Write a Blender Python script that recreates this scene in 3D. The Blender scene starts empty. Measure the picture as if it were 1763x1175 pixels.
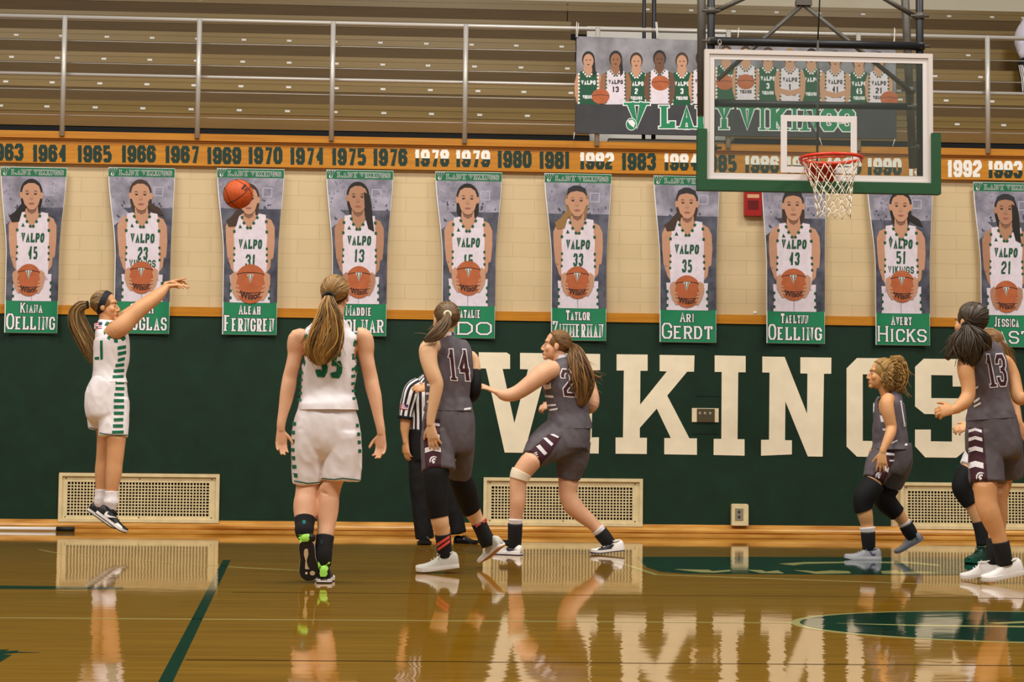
import bpy, bmesh, math, random
import numpy as np
from mathutils import Vector, Matrix, noise
from mathutils.bvhtree import BVHTree
random.seed(7)
C = bpy.context.scene.collection
SC = bpy.context.scene

# ---------------------------------------------------------------- camera
IW, IH = 1763, 1175
FPX, CD, CH = 3070.9, 16.554, 0.7803
YAW, PIT, ROL = 0.04848, 0.06072, 0.01053
fw = Vector((math.sin(YAW)*math.cos(PIT), math.cos(YAW)*math.cos(PIT), math.sin(PIT)))
hh = Vector((math.cos(YAW), -math.sin(YAW), 0)); uu = hh.cross(fw)
RT = math.cos(ROL)*hh + math.sin(ROL)*uu
UP = -math.sin(ROL)*hh + math.cos(ROL)*uu
CP = Vector((0, -CD, CH))
cd = bpy.data.cameras.new('camera'); cam = bpy.data.objects.new('camera', cd); C.objects.link(cam)
cd.sensor_fit = 'HORIZONTAL'; cd.sensor_width = 36.0; cd.lens = 36.0*FPX/IW
cd.clip_end = 200
M = Matrix((RT, UP, -fw)).transposed().to_4x4(); M.translation = CP
cam.matrix_world = M
SC.camera = cam

# ---------------------------------------------------------------- world, lights, exposure
SC.view_settings.view_transform = 'Standard'; SC.view_settings.look = 'None'
SC.view_settings.gamma = 1.0; SC.view_settings.use_curve_mapping = False
SC.view_settings.exposure = 0.02
wd = bpy.data.worlds.new('gym_air'); SC.world = wd; wd.use_nodes = True
wd.node_tree.nodes['Background'].inputs[0].default_value = (1.0, 0.965, 0.91, 1)
wd.node_tree.nodes['Background'].inputs[1].default_value = 0.21
def area(name, loc, tgt, sx, sy, power, col=(1.0, 0.965, 0.90)):
    l = bpy.data.lights.new(name, 'AREA'); l.shape = 'RECTANGLE'; l.size = sx; l.size_y = sy
    l.energy = power; l.color = col
    o = bpy.data.objects.new(name, l); C.objects.link(o); o.location = loc
    d = Vector(tgt) - Vector(loc); o.rotation_euler = d.to_track_quat('-Z', 'Y').to_euler()
    return o
for lx in (-7, 0, 7):
    area('gym_ceiling_lamp', (lx, -5.2, 9.6), (lx, -5.2, 0), 2.6, 1.4, 385)
    area('gym_ceiling_lamp', (lx, -11.5, 9.6), (lx, -9.5, 0), 2.6, 1.4, 470)

# ---------------------------------------------------------------- pixel <-> world
def ray(px, py): return fw + RT*((px-IW/2)/FPX) - UP*((py-IH/2)/FPX)
def W(px, py, Y=0.0):
    d = ray(px, py); return CP + d*((Y-CP.y)/d.y)
def F(px, py, Z=0.0):
    d = ray(px, py); return CP + d*((Z-CP.z)/d.z)
def scale(p): return FPX/((p-CP).dot(fw))

# ---------------------------------------------------------------- materials
def lin(c):
    c = c/255.0
    return c/12.92 if c <= 0.04045 else ((c+0.055)/1.055)**2.4
def rgb(c): return (lin(c[0]), lin(c[1]), lin(c[2]), 1.0)
MATS = {}
def mat(name, c, rough=0.6, metal=0.0, spec=0.4, var=0.0, vscale=30.0, c2=None, stretch=None, bump=0.0, coat=0.0):
    if name in MATS: return MATS[name]
    m = bpy.data.materials.new(name); m.use_nodes = True; MATS[name] = m
    nt = m.node_tree; b = nt.nodes['Principled BSDF']
    b.inputs['Base Color'].default_value = rgb(c); b.inputs['Roughness'].default_value = rough
    b.inputs['Metallic'].default_value = metal; b.inputs['Specular IOR Level'].default_value = spec
    if coat: b.inputs['Coat Weight'].default_value = coat
    if var or c2:
        tc = nt.nodes.new('ShaderNodeTexCoord'); n = nt.nodes.new('ShaderNodeTexNoise')
        n.inputs['Scale'].default_value = vscale; n.inputs['Detail'].default_value = 4
        mp = nt.nodes.new('ShaderNodeMapping')
        if stretch: mp.inputs['Scale'].default_value = stretch
        nt.links.new(tc.outputs['Object'], mp.inputs[0]); nt.links.new(mp.outputs[0], n.inputs['Vector'])
        r = nt.nodes.new('ShaderNodeValToRGB')
        r.color_ramp.elements[0].position = 0.3; r.color_ramp.elements[1].position = 0.7
        if c2 is None:
            a = tuple(max(0, v*(1-var)) for v in c); d = tuple(min(255, v*(1+var)) for v in c)
        else: a, d = c, c2
        r.color_ramp.elements[0].color = rgb(a); r.color_ramp.elements[1].color = rgb(d)
        nt.links.new(n.outputs['Fac'], r.inputs[0]); nt.links.new(r.outputs[0], b.inputs['Base Color'])
        if bump:
            bp = nt.nodes.new('ShaderNodeBump'); bp.inputs['Strength'].default_value = bump; bp.inputs['Distance'].default_value = 0.01
            nt.links.new(n.outputs['Fac'], bp.inputs['Height']); nt.links.new(bp.outputs[0], b.inputs['Normal'])
    return m

# ---------------------------------------------------------------- object helpers
def finish(name, bm, mats, parent=None, smooth=False, recalc=True):
    if recalc: bmesh.ops.recalc_face_normals(bm, faces=bm.faces)
    me = bpy.data.meshes.new(name); bm.to_mesh(me); bm.free()
    if not isinstance(mats, (list, tuple)): mats = [mats]
    for m in mats: me.materials.append(m)
    if smooth: me.polygons.foreach_set('use_smooth', [True]*len(me.polygons))
    o = bpy.data.objects.new(name, me); C.objects.link(o)
    if parent is not None:
        o.parent = parent; o.matrix_parent_inverse = Matrix.Translation(-parent.location)
    return o
def tag(o, label, cat, group=None):
    o['label'] = label; o['category'] = cat
    if group: o['group'] = group
    return o
def struct(o): o['kind'] = 'structure'; return o
def empty(name, loc, label, cat, group=None):
    o = bpy.data.objects.new(name, None); C.objects.link(o); o.location = loc; o.empty_display_size = 0.1
    return tag(o, label, cat, group)
def box(bm, x0, x1, y0, y1, z0, z1, mi=0):
    v = [bm.verts.new((x, y, z)) for z in (z0, z1) for y in (y0, y1) for x in (x0, x1)]
    for q in ((0, 2, 3, 1), (4, 5, 7, 6), (0, 1, 5, 4), (2, 6, 7, 3), (0, 4, 6, 2), (1, 3, 7, 5)):
        f = bm.faces.new([v[i] for i in q]); f.material_index = mi
def slab(bm, pts, thick, direction=Vector((0, -1, 0)), mi=0):
    """polygon extruded by thick along direction"""
    n = len(pts); a = [bm.verts.new(p) for p in pts]; b = [bm.verts.new(Vector(p)+direction*thick) for p in pts]
    fs = [bm.faces.new(a), bm.faces.new(b[::-1])]
    for i in range(n): fs.append(bm.faces.new((a[i], a[(i+1) % n], b[(i+1) % n], b[i])))
    for f in fs: f.material_index = mi
    return fs
def tube(bm, pts, radii, seg=8, mi=0, cap=True, closed=False):
    pts = [Vector(p) for p in pts]; n = len(pts)
    if not isinstance(radii, (list, tuple)): radii = [radii]*n
    t0 = (pts[1]-pts[0]).normalized()
    ref = Vector((0, 0, 1)) if abs(t0.z) < 0.9 else Vector((1, 0, 0))
    nrm = t0.cross(ref).normalized(); rings = []
    for i in range(n):
        if closed: t = (pts[(i+1) % n]-pts[i-1]).normalized()
        else: t = (pts[min(i+1, n-1)]-pts[max(i-1, 0)]).normalized()
        nrm = (nrm - t*nrm.dot(t)).normalized(); bn = t.cross(nrm)
        rings.append([bm.verts.new(pts[i]+(nrm*math.cos(a)+bn*math.sin(a))*radii[i]) for a in [2*math.pi*k/seg for k in range(seg)]])
    m = n if closed else n-1
    for i in range(m):
        A, B = rings[i], rings[(i+1) % n]
        for k in range(seg):
            f = bm.faces.new((A[k], A[(k+1) % seg], B[(k+1) % seg], B[k])); f.material_index = mi; f.smooth = True
    if cap and not closed:
        for rg in (rings[0][::-1], rings[-1]):
            f = bm.faces.new(rg); f.material_index = mi
def cr(P, sub):
    """Catmull-Rom resample of rows"""
    P = np.array(P, float); n = len(P)
    if n < 3 or sub < 2:
        return [P[0]+(P[-1]-P[0])*t for t in np.linspace(0, 1, max(2, (n-1)*sub+1))] if n == 2 else list(P)
    out = []
    for i in range(n-1):
        p0 = P[max(i-1, 0)]; p1 = P[i]; p2 = P[i+1]; p3 = P[min(i+2, n-1)]
        for k in range(sub):
            t = k/sub
            out.append(0.5*((2*p1)+(-p0+p2)*t+(2*p0-5*p1+4*p2-p3)*t*t+(-p0+3*p1-3*p2+p3)*t**3))
    out.append(P[-1]); return out
def ell(bm, c, ax, rad, u=20, v=14, mi=0):
    m = Matrix((ax[0]*rad[0], ax[1]*rad[1], ax[2]*rad[2])).transposed().to_4x4(); m.translation = c
    r = bmesh.ops.create_uvsphere(bm, u_segments=u, v_segments=v, radius=1.0, matrix=m)
    fs = {f for vv in r['verts'] for f in vv.link_faces}
    for f in fs: f.material_index = mi; f.smooth = True
    return r['verts']
AX = (Vector((1, 0, 0)), Vector((0, 1, 0)), Vector((0, 0, 1)))
def smoothstep(a, b, x):
    t = min(1, max(0, (x-a)/(b-a))); return t*t*(3-2*t)

# ---------------------------------------------------------------- lettering
GL = {
'A': ([[(0, 0), (.5, 1), (1, 0)], [(.18, .33), (.82, .33)]], [(0, 0), (1, 0)]),
'B': ([[(0, 0), (0, 1), (.75, 1), (.95, .85), (.95, .65), (.75, .52), (0, .52)], [(.75, .52), (1, .36), (1, .14), (.78, 0), (0, 0)]], []),
'C': ([[(1, .7), (1, .82), (.78, 1), (.22, 1), (0, .8), (0, .2), (.22, 0), (.78, 0), (1, .18), (1, .3)]], []),
'D': ([[(0, 0), (0, 1), (.68, 1), (1, .74), (1, .26), (.68, 0), (0, 0)]], [(0, 0), (0, 1)]),
'E': ([[(1, 1), (0, 1), (0, 0), (1, 0)], [(0, .52), (.7, .52)]], [(0, 0), (0, 1)]),
'F': ([[(1, 1), (0, 1), (0, 0)], [(0, .5), (.7, .5)]], [(0, 0), (0, 1)]),
'G': ([[(1, .7), (1, .82), (.78, 1), (.22, 1), (0, .8), (0, .2), (.22, 0), (.78, 0), (1, .18), (1, .45), (.58, .45)]], []),
'H': ([[(0, 0), (0, 1)], [(1, 0), (1, 1)], [(0, .5), (1, .5)]], [(0, 0), (0, 1), (1, 0), (1, 1)]),
'I': ([[(.5, 0), (.5, 1)]], [(.5, 0), (.5, 1)]),
'J': ([[(.7, 1), (.7, .15), (.5, 0), (.1, 0), (0, .2)]], [(.7, 1)]),
'K': ([[(0, 0), (0, 1)], [(1, 1), (.05, .42)], [(.38, .6), (1, 0)]], [(0, 0), (0, 1), (1, 0), (1, 1)]),
'L': ([[(0, 1), (0, 0), (1, 0), (1, .25)]], [(0, 1), (0, 0)]),
'M': ([[(0, 0), (0, 1), (.5, .25), (1, 1), (1, 0)]], [(0, 0), (1, 0), (0, 1), (1, 1)]),
'N': ([[(0, 0), (0, 1), (1, 0), (1, 1)]], [(0, 0), (0, 1), (1, 1)]),
'O': ([[(.25, 1), (0, .78), (0, .22), (.25, 0), (.75, 0), (1, .22), (1, .78), (.75, 1), (.25, 1)]], []),
'P': ([[(0, 0), (0, 1), (.75, 1), (1, .85), (1, .58), (.75, .43), (0, .43)]], [(0, 0), (0, 1)]),
'R': ([[(0, 0), (0, 1), (.75, 1), (1, .85), (1, .62), (.75, .48), (0, .48)], [(.5, .48), (1, 0)]], [(0, 0), (1, 0), (0, 1)]),
'S': ([[(1, .72), (1, .84), (.78, 1), (.22, 1), (0, .84), (0, .66), (.2, .53), (.8, .47), (1, .34), (1, .16), (.78, 0), (.22, 0), (0, .16), (0, .28)]], []),
'T': ([[(.5, 0), (.5, 1)], [(0, .78), (0, 1), (1, 1), (1, .78)]], [(.5, 0)]),
'U': ([[(0, 1), (0, .2), (.25, 0), (.75, 0), (1, .2), (1, 1)]], [(0, 1), (1, 1)]),
'V': ([[(0, 1), (.5, 0), (1, 1)]], [(0, 1), (1, 1)]),
'W': ([[(0, 1), (.27, 0), (.5, .8), (.73, 0), (1, 1)]], [(0, 1), (1, 1)]),
'Y': ([[(0, 1), (.5, .45), (1, 1)], [(.5, .45), (.5, 0)]], [(0, 1), (1, 1), (.5, 0)]),
'Z': ([[(0, .8), (0, 1), (1, 1), (0, 0), (1, 0), (1, .2)]], []),
'0': ([[(.25, 1), (0, .82), (0, .18), (.25, 0), (.75, 0), (1, .18), (1, .82), (.75, 1), (.25, 1)]], []),
'1': ([[(.5, 0), (.5, 1)], [(.04, .76), (.5, .93)]], [(.5, 0)]),
'2': ([[(0, .72), (0, .82), (.25, 1), (.78, 1), (1, .82), (1, .62), (0, .2), (0, 0), (1, 0)]], []),
'3': ([[(0, .75), (0, .84), (.22, 1), (.78, 1), (1, .84), (1, .66), (.75, .52), (.4, .52)], [(.75, .52), (1, .36), (1, .16), (.78, 0), (.22, 0), (0, .16), (0, .25)]], []),
'4': ([[(.74, 0), (.74, 1)], [(.74, .93), (.06, .34)], [(0, .3), (1, .3)]], [(.74, 0)]),
'6': ([[(1, .72), (1, .84), (.78, 1), (.22, 1), (0, .82), (0, .16), (.22, 0), (.78, 0), (1, .16), (1, .4), (.78, .56), (.1, .56)]], []),
'7': ([[(0, 1), (1, 1), (.4, 0)]], []),
'8': ([[(.22, .53), (0, .68), (0, .85), (.22, 1), (.78, 1), (1, .85), (1, .68), (.78, .53), (.22, .53), (0, .38), (0, .16), (.22, 0), (.78, 0), (1, .16), (1, .38), (.78, .53)]], []),
'9': ([[(0, .28), (0, .16), (.22, 0), (.78, 0), (1, .18), (1, .84), (.78, 1), (.22, 1), (0, .84), (0, .6), (.22, .44), (.9, .44)]], []),
'5': ([[(1, 1), (.08, 1), (.05, .55), (.75, .58), (1, .42), (1, .16), (.78, 0), (.22, 0), (0, .14)]], []),
'!': ([[(.5, 0), (.5, 1)]], []),
}
GK = [1.55]   # thick/thin contrast of the serif letters
def stroke_quads(pl, t, ext=0.0):
    """mitred strip of width t along polyline pl -> list of quads"""
    P = [np.array(p, float) for p in pl]; closed = np.allclose(P[0], P[-1])
    if closed: P = P[:-1]
    n = len(P); L, R = [], []
    def nm(a, b):
        d = b-a; d = d/(np.linalg.norm(d)+1e-9); return np.array([-d[1], d[0]])
    for i in range(n):
        if closed or 0 < i < n-1:
            n1 = nm(P[i-1], P[i]); n2 = nm(P[i], P[(i+1) % n]); m = n1+n2; l = np.linalg.norm(m)
            m = n1 if l < 1e-6 else m/l
            cd_ = m.dot(n1); k = 1/cd_ if cd_ > .66 else 1.08
            off = m*k*t/2; q = P[i]
        else:
            j = 1 if i == 0 else n-2
            d = P[i]-P[j]; d = d/(np.linalg.norm(d)+1e-9); q = P[i]+d*ext
            off = (nm(P[0], P[1]) if i == 0 else nm(P[n-2], P[n-1]))*t/2
        L.append(q+off); R.append(q-off)
    m = n if closed else n-1
    return [(L[i], L[(i+1) % n], R[(i+1) % n], R[i]) for i in range(m)]
def glyph(ch, w, h, t, serif=0.0, out=0.0):
    """quads in a box w x h (origin bottom left)"""
    if ch not in GL: return []
    st, se = GL[ch]; qs = []
    if serif:      # thick uprights, thin bars
        t = min(t, w*0.36); serif = min(serif, w*0.16); k_ = GK[0]
        for q in _glyph(st, se, ch, w, h*k_, t, serif, out): qs.append(tuple(np.array((p[0], p[1]/k_)) for p in q))
        return qs
    return _glyph(st, se, ch, w, h, t, serif, out)
def _glyph(st, se, ch, w, h, t, serif, out):
    qs = []
    ins = t/2 + (serif*0.5 if se else 0)
    if ch == 'I' and w < t*1.2: ins = w/2
    def mp(p): return (ins+p[0]*max(0.0, w-2*ins), t*0.5*0+ (p[1]*(h-t)+t/2))
    for pl in st:
        q = [mp(p) for p in pl]
        # free ends reach the box edge
        q2 = list(q)
        for e, o in ((0, 1), (-1, -2)):
            if pl[0] != pl[-1] and pl[e][1] in (0, 1) and abs(pl[e][1]-pl[o][1]) > 0.3:
                q2[e] = (q[e][0], h if pl[e][1] == 1 else 0)
        qs += stroke_quads(q2, t+2*out, out)
    if serif:
        for (x, y) in se:
            cx, _ = mp((x, y)); ty = max(t*0.33, h*0.07)
            cy = (h-ty/2) if y == 1 else ty/2
            qs += stroke_quads([(cx-t/2-serif, cy), (cx+t/2+serif, cy)], ty+2*out, out)
    return qs
def text_quads(s, width, h, t, serif=0.0, out=0.0, gap=0.18, big=1.0, aspect=None):
    """string fitted to width; first letter big times taller; returns quads with origin at left/bottom"""
    wts = []
    for i, ch in enumerate(s):
        k = {'I': .55, '1': .62, ' ': .55, 'M': 1.3, 'W': 1.3, 'J': .75, '!': .3}.get(ch, 1.0)
        wts.append(k*(big if i == 0 else 1))
    tot = sum(wts)+gap*(len(s)-1); u = width/tot; x = 0; qs = []
    for i, ch in enumerate(s):
        g = glyph(ch, wts[i]*u, h*(big if i == 0 else 1), t, serif, out)
        qs += [tuple(np.array(p)+np.array((x, 0)) for p in q) for q in g]
        x += (wts[i]+gap)*u
    return qs
_tc = {}
def font_mesh(s, bold=0.02):
    """built-in sans face as flat triangles, cap height 1, origin at left baseline"""
    if (s, bold) in _tc: return _tc[(s, bold)]
    cu = bpy.data.curves.new('t', 'FONT'); cu.body = s; cu.offset = bold; cu.resolution_u = 3
    o = bpy.data.objects.new('t', cu); C.objects.link(o)
    dg = bpy.context.evaluated_depsgraph_get(); dg.update()
    me = bpy.data.meshes.new_from_object(o.evaluated_get(dg))
    V = np.array([v.co[:2] for v in me.vertices]); Fs = [tuple(p.vertices) for p in me.polygons]
    bpy.data.objects.remove(o); bpy.data.curves.remove(cu); bpy.data.meshes.remove(me)
    V = V - np.array([V[:, 0].min(), V[:, 1].min()]); V = V/max(1e-6, V[:, 1].max())
    _tc[(s, bold)] = (V, Fs); return V, Fs
def add_polys(bm, polys, fn, mi=0):
    for q in polys:
        try: f = bm.faces.new([bm.verts.new(fn(p)) for p in q]); f.material_index = mi
        except ValueError: pass
# ================================================================= SETTING
XL, XR = -9.0, 12.0
WOOD = mat('orange_wood', (184, 116, 20), 0.35, 0, 0.5, c2=(204, 136, 30), vscale=3, stretch=(0.6, 4, 14))
WOODE = mat('orange_wood_ledge', (178, 112, 26), 0.3, 0, 0.5, c2=(200, 134, 38), vscale=3, stretch=(0.6, 10, 14))
BASEW = mat('base_wood', (164, 98, 20), 0.2, 0, 0.5, c2=(232, 176, 90), vscale=2.6, stretch=(0.7, 6, 9))
CREAM = mat('cream_paint', (236, 216, 180), 0.7, 0, 0.3, var=0.03, vscale=6)
PADG = mat('pad_green', (12, 44, 27), 0.5, 0, 0.35, var=0.10, vscale=5)
LINEG = mat('court_green', (20, 62, 46), 0.12, 0, 0.5)
BLACK = mat('black_gap', (10, 11, 12), 0.8)

def floor_material(name, ca, cb, rough=0.045):
    m = bpy.data.materials.new(name); m.use_nodes = True; nt = m.node_tree; b = nt.nodes['Principled BSDF']
    N = nt.nodes.new; L = nt.links.new
    tc = N('ShaderNodeTexCoord'); sp = N('ShaderNodeSeparateXYZ'); L(tc.outputs['Object'], sp.inputs[0])
    # strip index along Y (boards 57 mm wide, running along X)
    dv = N('ShaderNodeMath'); dv.operation = 'DIVIDE'; dv.inputs[1].default_value = 0.057; L(sp.outputs['Y'], dv.inputs[0])
    fl = N('ShaderNodeMath'); fl.operation = 'FLOOR'; L(dv.outputs[0], fl.inputs[0])
    xs = N('ShaderNodeMath'); xs.operation = 'MULTIPLY'; xs.inputs[1].default_value = 0.7; L(sp.outputs['X'], xs.inputs[0])
    cb1 = N('ShaderNodeCombineXYZ'); L(xs.outputs[0], cb1.inputs[0]); L(fl.outputs[0], cb1.inputs[1])
    n1 = N('ShaderNodeTexNoise'); n1.inputs['Scale'].default_value = 1.0; n1.inputs['Detail'].default_value = 1; L(cb1.outputs[0], n1.inputs['Vector'])
    mp = N('ShaderNodeMapping'); mp.inputs['Scale'].default_value = (1.2, 22, 1); L(tc.outputs['Object'], mp.inputs[0])
    n2 = N('ShaderNodeTexNoise'); n2.inputs['Scale'].default_value = 2.0; n2.inputs['Detail'].default_value = 6; L(mp.outputs[0], n2.inputs['Vector'])
    ad = N('ShaderNodeMath'); ad.operation = 'ADD'; L(n1.outputs['Fac'], ad.inputs[0]); L(n2.outputs['Fac'], ad.inputs[1])
    hf = N('ShaderNodeMath'); hf.operation = 'MULTIPLY'; hf.inputs[1].default_value = 0.5; L(ad.outputs[0], hf.inputs[0])
    r = N('ShaderNodeValToRGB'); r.color_ramp.elements[0].position = 0.35; r.color_ramp.elements[1].position = 0.65
    r.color_ramp.elements[0].color = rgb(ca); r.color_ramp.elements[1].color = rgb(cb); L(hf.outputs[0], r.inputs[0])
    L(r.outputs[0], b.inputs['Base Color']); b.inputs['Roughness'].default_value = rough
    b.inputs['IOR'].default_value = 1.60
    # each board is very slightly cupped / tilted
    g = N('ShaderNodeNewGeometry'); wn = N('ShaderNodeTexNoise'); wn.inputs['Scale'].default_value = 1.7; wn.inputs['Detail'].default_value = 2
    mp3 = N('ShaderNodeMapping'); mp3.inputs['Scale'].default_value = (2.0, 9.0, 1.0); L(tc.outputs['Object'], mp3.inputs[0]); L(mp3.outputs[0], wn.inputs['Vector'])
    sb = N('ShaderNodeVectorMath'); sb.operation = 'SUBTRACT'; sb.inputs[1].default_value = (0.5, 0.5, 0.5); L(wn.outputs['Color'], sb.inputs[0])
    ml = N('ShaderNodeVectorMath'); ml.operation = 'MULTIPLY'; ml.inputs[1].default_value = (0.050, 0.0040, 0); L(sb.outputs[0], ml.inputs[0])
    av = N('ShaderNodeVectorMath'); av.operation = 'ADD'; L(g.outputs['Normal'], av.inputs[0]); L(ml.outputs[0], av.inputs[1])
    nz = N('ShaderNodeVectorMath'); nz.operation = 'NORMALIZE'; L(av.outputs[0], nz.inputs[0]); L(nz.outputs[0], b.inputs['Normal'])
    return m
FLOORM = floor_material('court_wood', (130, 90, 16), (160, 115, 30))
FGREEN = floor_material('court_paint_green', (14, 50, 36), (18, 58, 42), 0.05)
FLIGHT = floor_material('court_paint_pale', (176, 170, 104), (190, 182, 118), 0.05)
FDARK = floor_material('court_seam', (62, 42, 14), (78, 52, 18), 0.05)

bm = bmesh.new(); box(bm, XL, XR, -19.0, 0.0, -0.12, 0.0)
floor = struct(finish('floor', bm, FLOORM))
def paint(name, polys, m, h=0.0012):
    bm = bmesh.new()
    for pl in polys:
        slab(bm, [Vector((p.x, p.y, 0.0002)) for p in pl], h, Vector((0, 0, 1)))
    return struct(finish(name, bm, m, floor))
def fline(a, b, w):
    a, b = F(*a), F(*b); d = (b-a).normalized(); n = Vector((-d.y, d.x, 0))*w/2
    return [a+n, b+n, b-n, a-n]
# green boundary line running towards the camera (measured edges)
paint('court_line', [[F(384, 965), F(397, 965), F(297, 1176), F(272, 1176)]], FGREEN)
paint('court_line', [[F(-10, 1009), F(60, 1010), F(212, 1011.5), F(212, 1015), F(60, 1015), F(-10, 1014.5)]], FGREEN)
paint('court_line', [fline((68, 947), (110, 955), .02), fline((110, 955), (420, 978), .02), fline((420, 978), (560, 985), .02)], FLIGHT)
paint('court_line', [fline((-10, 1064.5), (1770, 1076), .02)], FLIGHT)
paint('court_line', [fline((1060, 968), (1130, 990), .035), fline((1130, 990), (1770, 1012), .02)], FLIGHT)
paint('floor_seam', [fline((400, 1020.5), (1770, 1031), .012), fline((320, 1137), (1770, 1147), .012)], FDARK)
# green lane block near the baseline
paint('lane_paint', [[F(1096, 959.5), F(1300, 959.5), F(1600, 961), F(1690, 963), F(1700, 990), F(1600, 991), F(1400, 990), F(1180, 988.5), F(1136, 985), F(1112, 977)]], FGREEN)
def fpoly(pts): return [F(1060+x/2.938, 930+y/2.938) for x, y in pts]
paint('lane_lettering', [fpoly(p) for p in (
  [(300, 150), (470, 153), (490, 160), (580, 153), (580, 160), (500, 167), (430, 165)],
  [(665, 153), (740, 155), (760, 163), (820, 156), (850, 170), (730, 168)],
  [(905, 155), (980, 158), (1010, 162), (1090, 156), (1180, 160), (1190, 170), (1010, 173), (970, 165)],
  [(830, 122), (960, 114), (1160, 112), (1160, 118), (960, 122), (900, 130)],
  [(1340, 160), (1420, 155), (1440, 165), (1520, 160), (1650, 168), (1500, 174), (1350, 172)],
  [(1340, 112), (1500, 112), (1640, 128), (1640, 134), (1480, 120), (1340, 118)])], FLIGHT, 0.002)
# oval logo at the right: pale rim, green field, wavy pale stripe
oc = F(1775, 1081); a0 = F(1366, 1076)
rx = (oc-a0).length; ryt = abs(F(1700, 1053).y-F(1700, 1108.5).y)/2
cy = (F(1700, 1053).y+F(1700, 1108.5).y)/2
def oval(k, dx=0): return [Vector((oc.x+rx*math.cos(t)*k-dx, cy+ryt*(k if k == 1 else k*0.99)*math.sin(t), 0)) for t in np.linspace(0, 2*math.pi, 72)[:-1]]
paint('oval_logo', [oval(1.0)], FLIGHT, 0.0010)
paint('oval_logo', [oval(0.962)], FGREEN, 0.0018)
paint('oval_logo_stripe', [[F(1440, 1074.5), F(1590, 1077.5), F(1790, 1079.5), F(1790, 1082), F(1590, 1079.5)], [F(1700, 1074), F(1790, 1070), F(1790, 1073), F(1720, 1075.5)]], FLIGHT, 0.0024)
paint('floor_lettering', [[F(-10, 1120), F(16, 1119.5), F(8, 1122.5), F(32, 1121), F(30, 1123.5), F(70, 1124.5), F(30, 1125), F(0, 1127.5), F(20, 1129), F(0, 1141), F(-10, 1143)]], FGREEN)

# ---- back wall of glazed block, green padding, trims
def block_material():
    m = bpy.data.materials.new('cream_block'); m.use_nodes = True; nt = m.node_tree; b = nt.nodes['Principled BSDF']
    N = nt.nodes.new; L = nt.links.new
    tc = N('ShaderNodeTexCoord'); sp = N('ShaderNodeSeparateXYZ'); cb = N('ShaderNodeCombineXYZ'); L(tc.outputs['Object'], sp.inputs[0])
    L(sp.outputs['X'], cb.inputs[0]); L(sp.outputs['Z'], cb.inputs[1])
    br = N('ShaderNodeTexBrick'); L(cb.outputs[0], br.inputs['Vector']); br.inputs['Scale'].default_value = 1.0
    br.inputs['Brick Width'].default_value = 0.4; br.inputs['Row Height'].default_value = 0.1355; br.inputs['Mortar Size'].default_value = 0.0035
    br.inputs['Mortar Smooth'].default_value = 0.4; br.inputs['Bias'].default_value = -0.3
    br.inputs['Color1'].default_value = rgb((220, 196, 154)); br.inputs['Color2'].default_value = rgb((215, 190, 147)); br.inputs['Mortar'].default_value = rgb((200, 176, 134))
    n = N('ShaderNodeTexNoise'); n.inputs['Scale'].default_value = 2.5; L(tc.outputs['Object'], n.inputs['Vector'])
    mx = N('ShaderNodeMixRGB'); mx.blend_type = 'MULTIPLY'; mx.inputs[0].default_value = 0.12
    L(br.outputs['Color'], mx.inputs[1]); L(n.outputs['Fac'], mx.inputs[2]); L(mx.outputs[0], b.inputs['Base Color'])
    b.inputs['Roughness'].default_value = 0.5; b.inputs['Specular IOR Level'].default_value = 0.3
    return m
bm = bmesh.new(); box(bm, XL, XR, 0.0, 0.25, -0.12, 3.56)
struct(finish('wall_back', bm, block_material()))
ZB, ZP = 0.10, 1.975
bm = bmesh.new()
for (x0, x1) in ((XL, -3.34), (-1.865, 0.56), (2.03, 4.36), (5.9, XR)): box(bm, x0, x1, -0.03, -0.001, ZB, ZP)
for (x0, x1, zc) in ((-3.34, -1.865, .532), (0.56, 2.03, .524), (4.36, 5.9, .512)): box(bm, x0, x1, -0.03, -0.001, zc, ZP)
struct(finish('wall_pad', bm, PADG))
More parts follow.
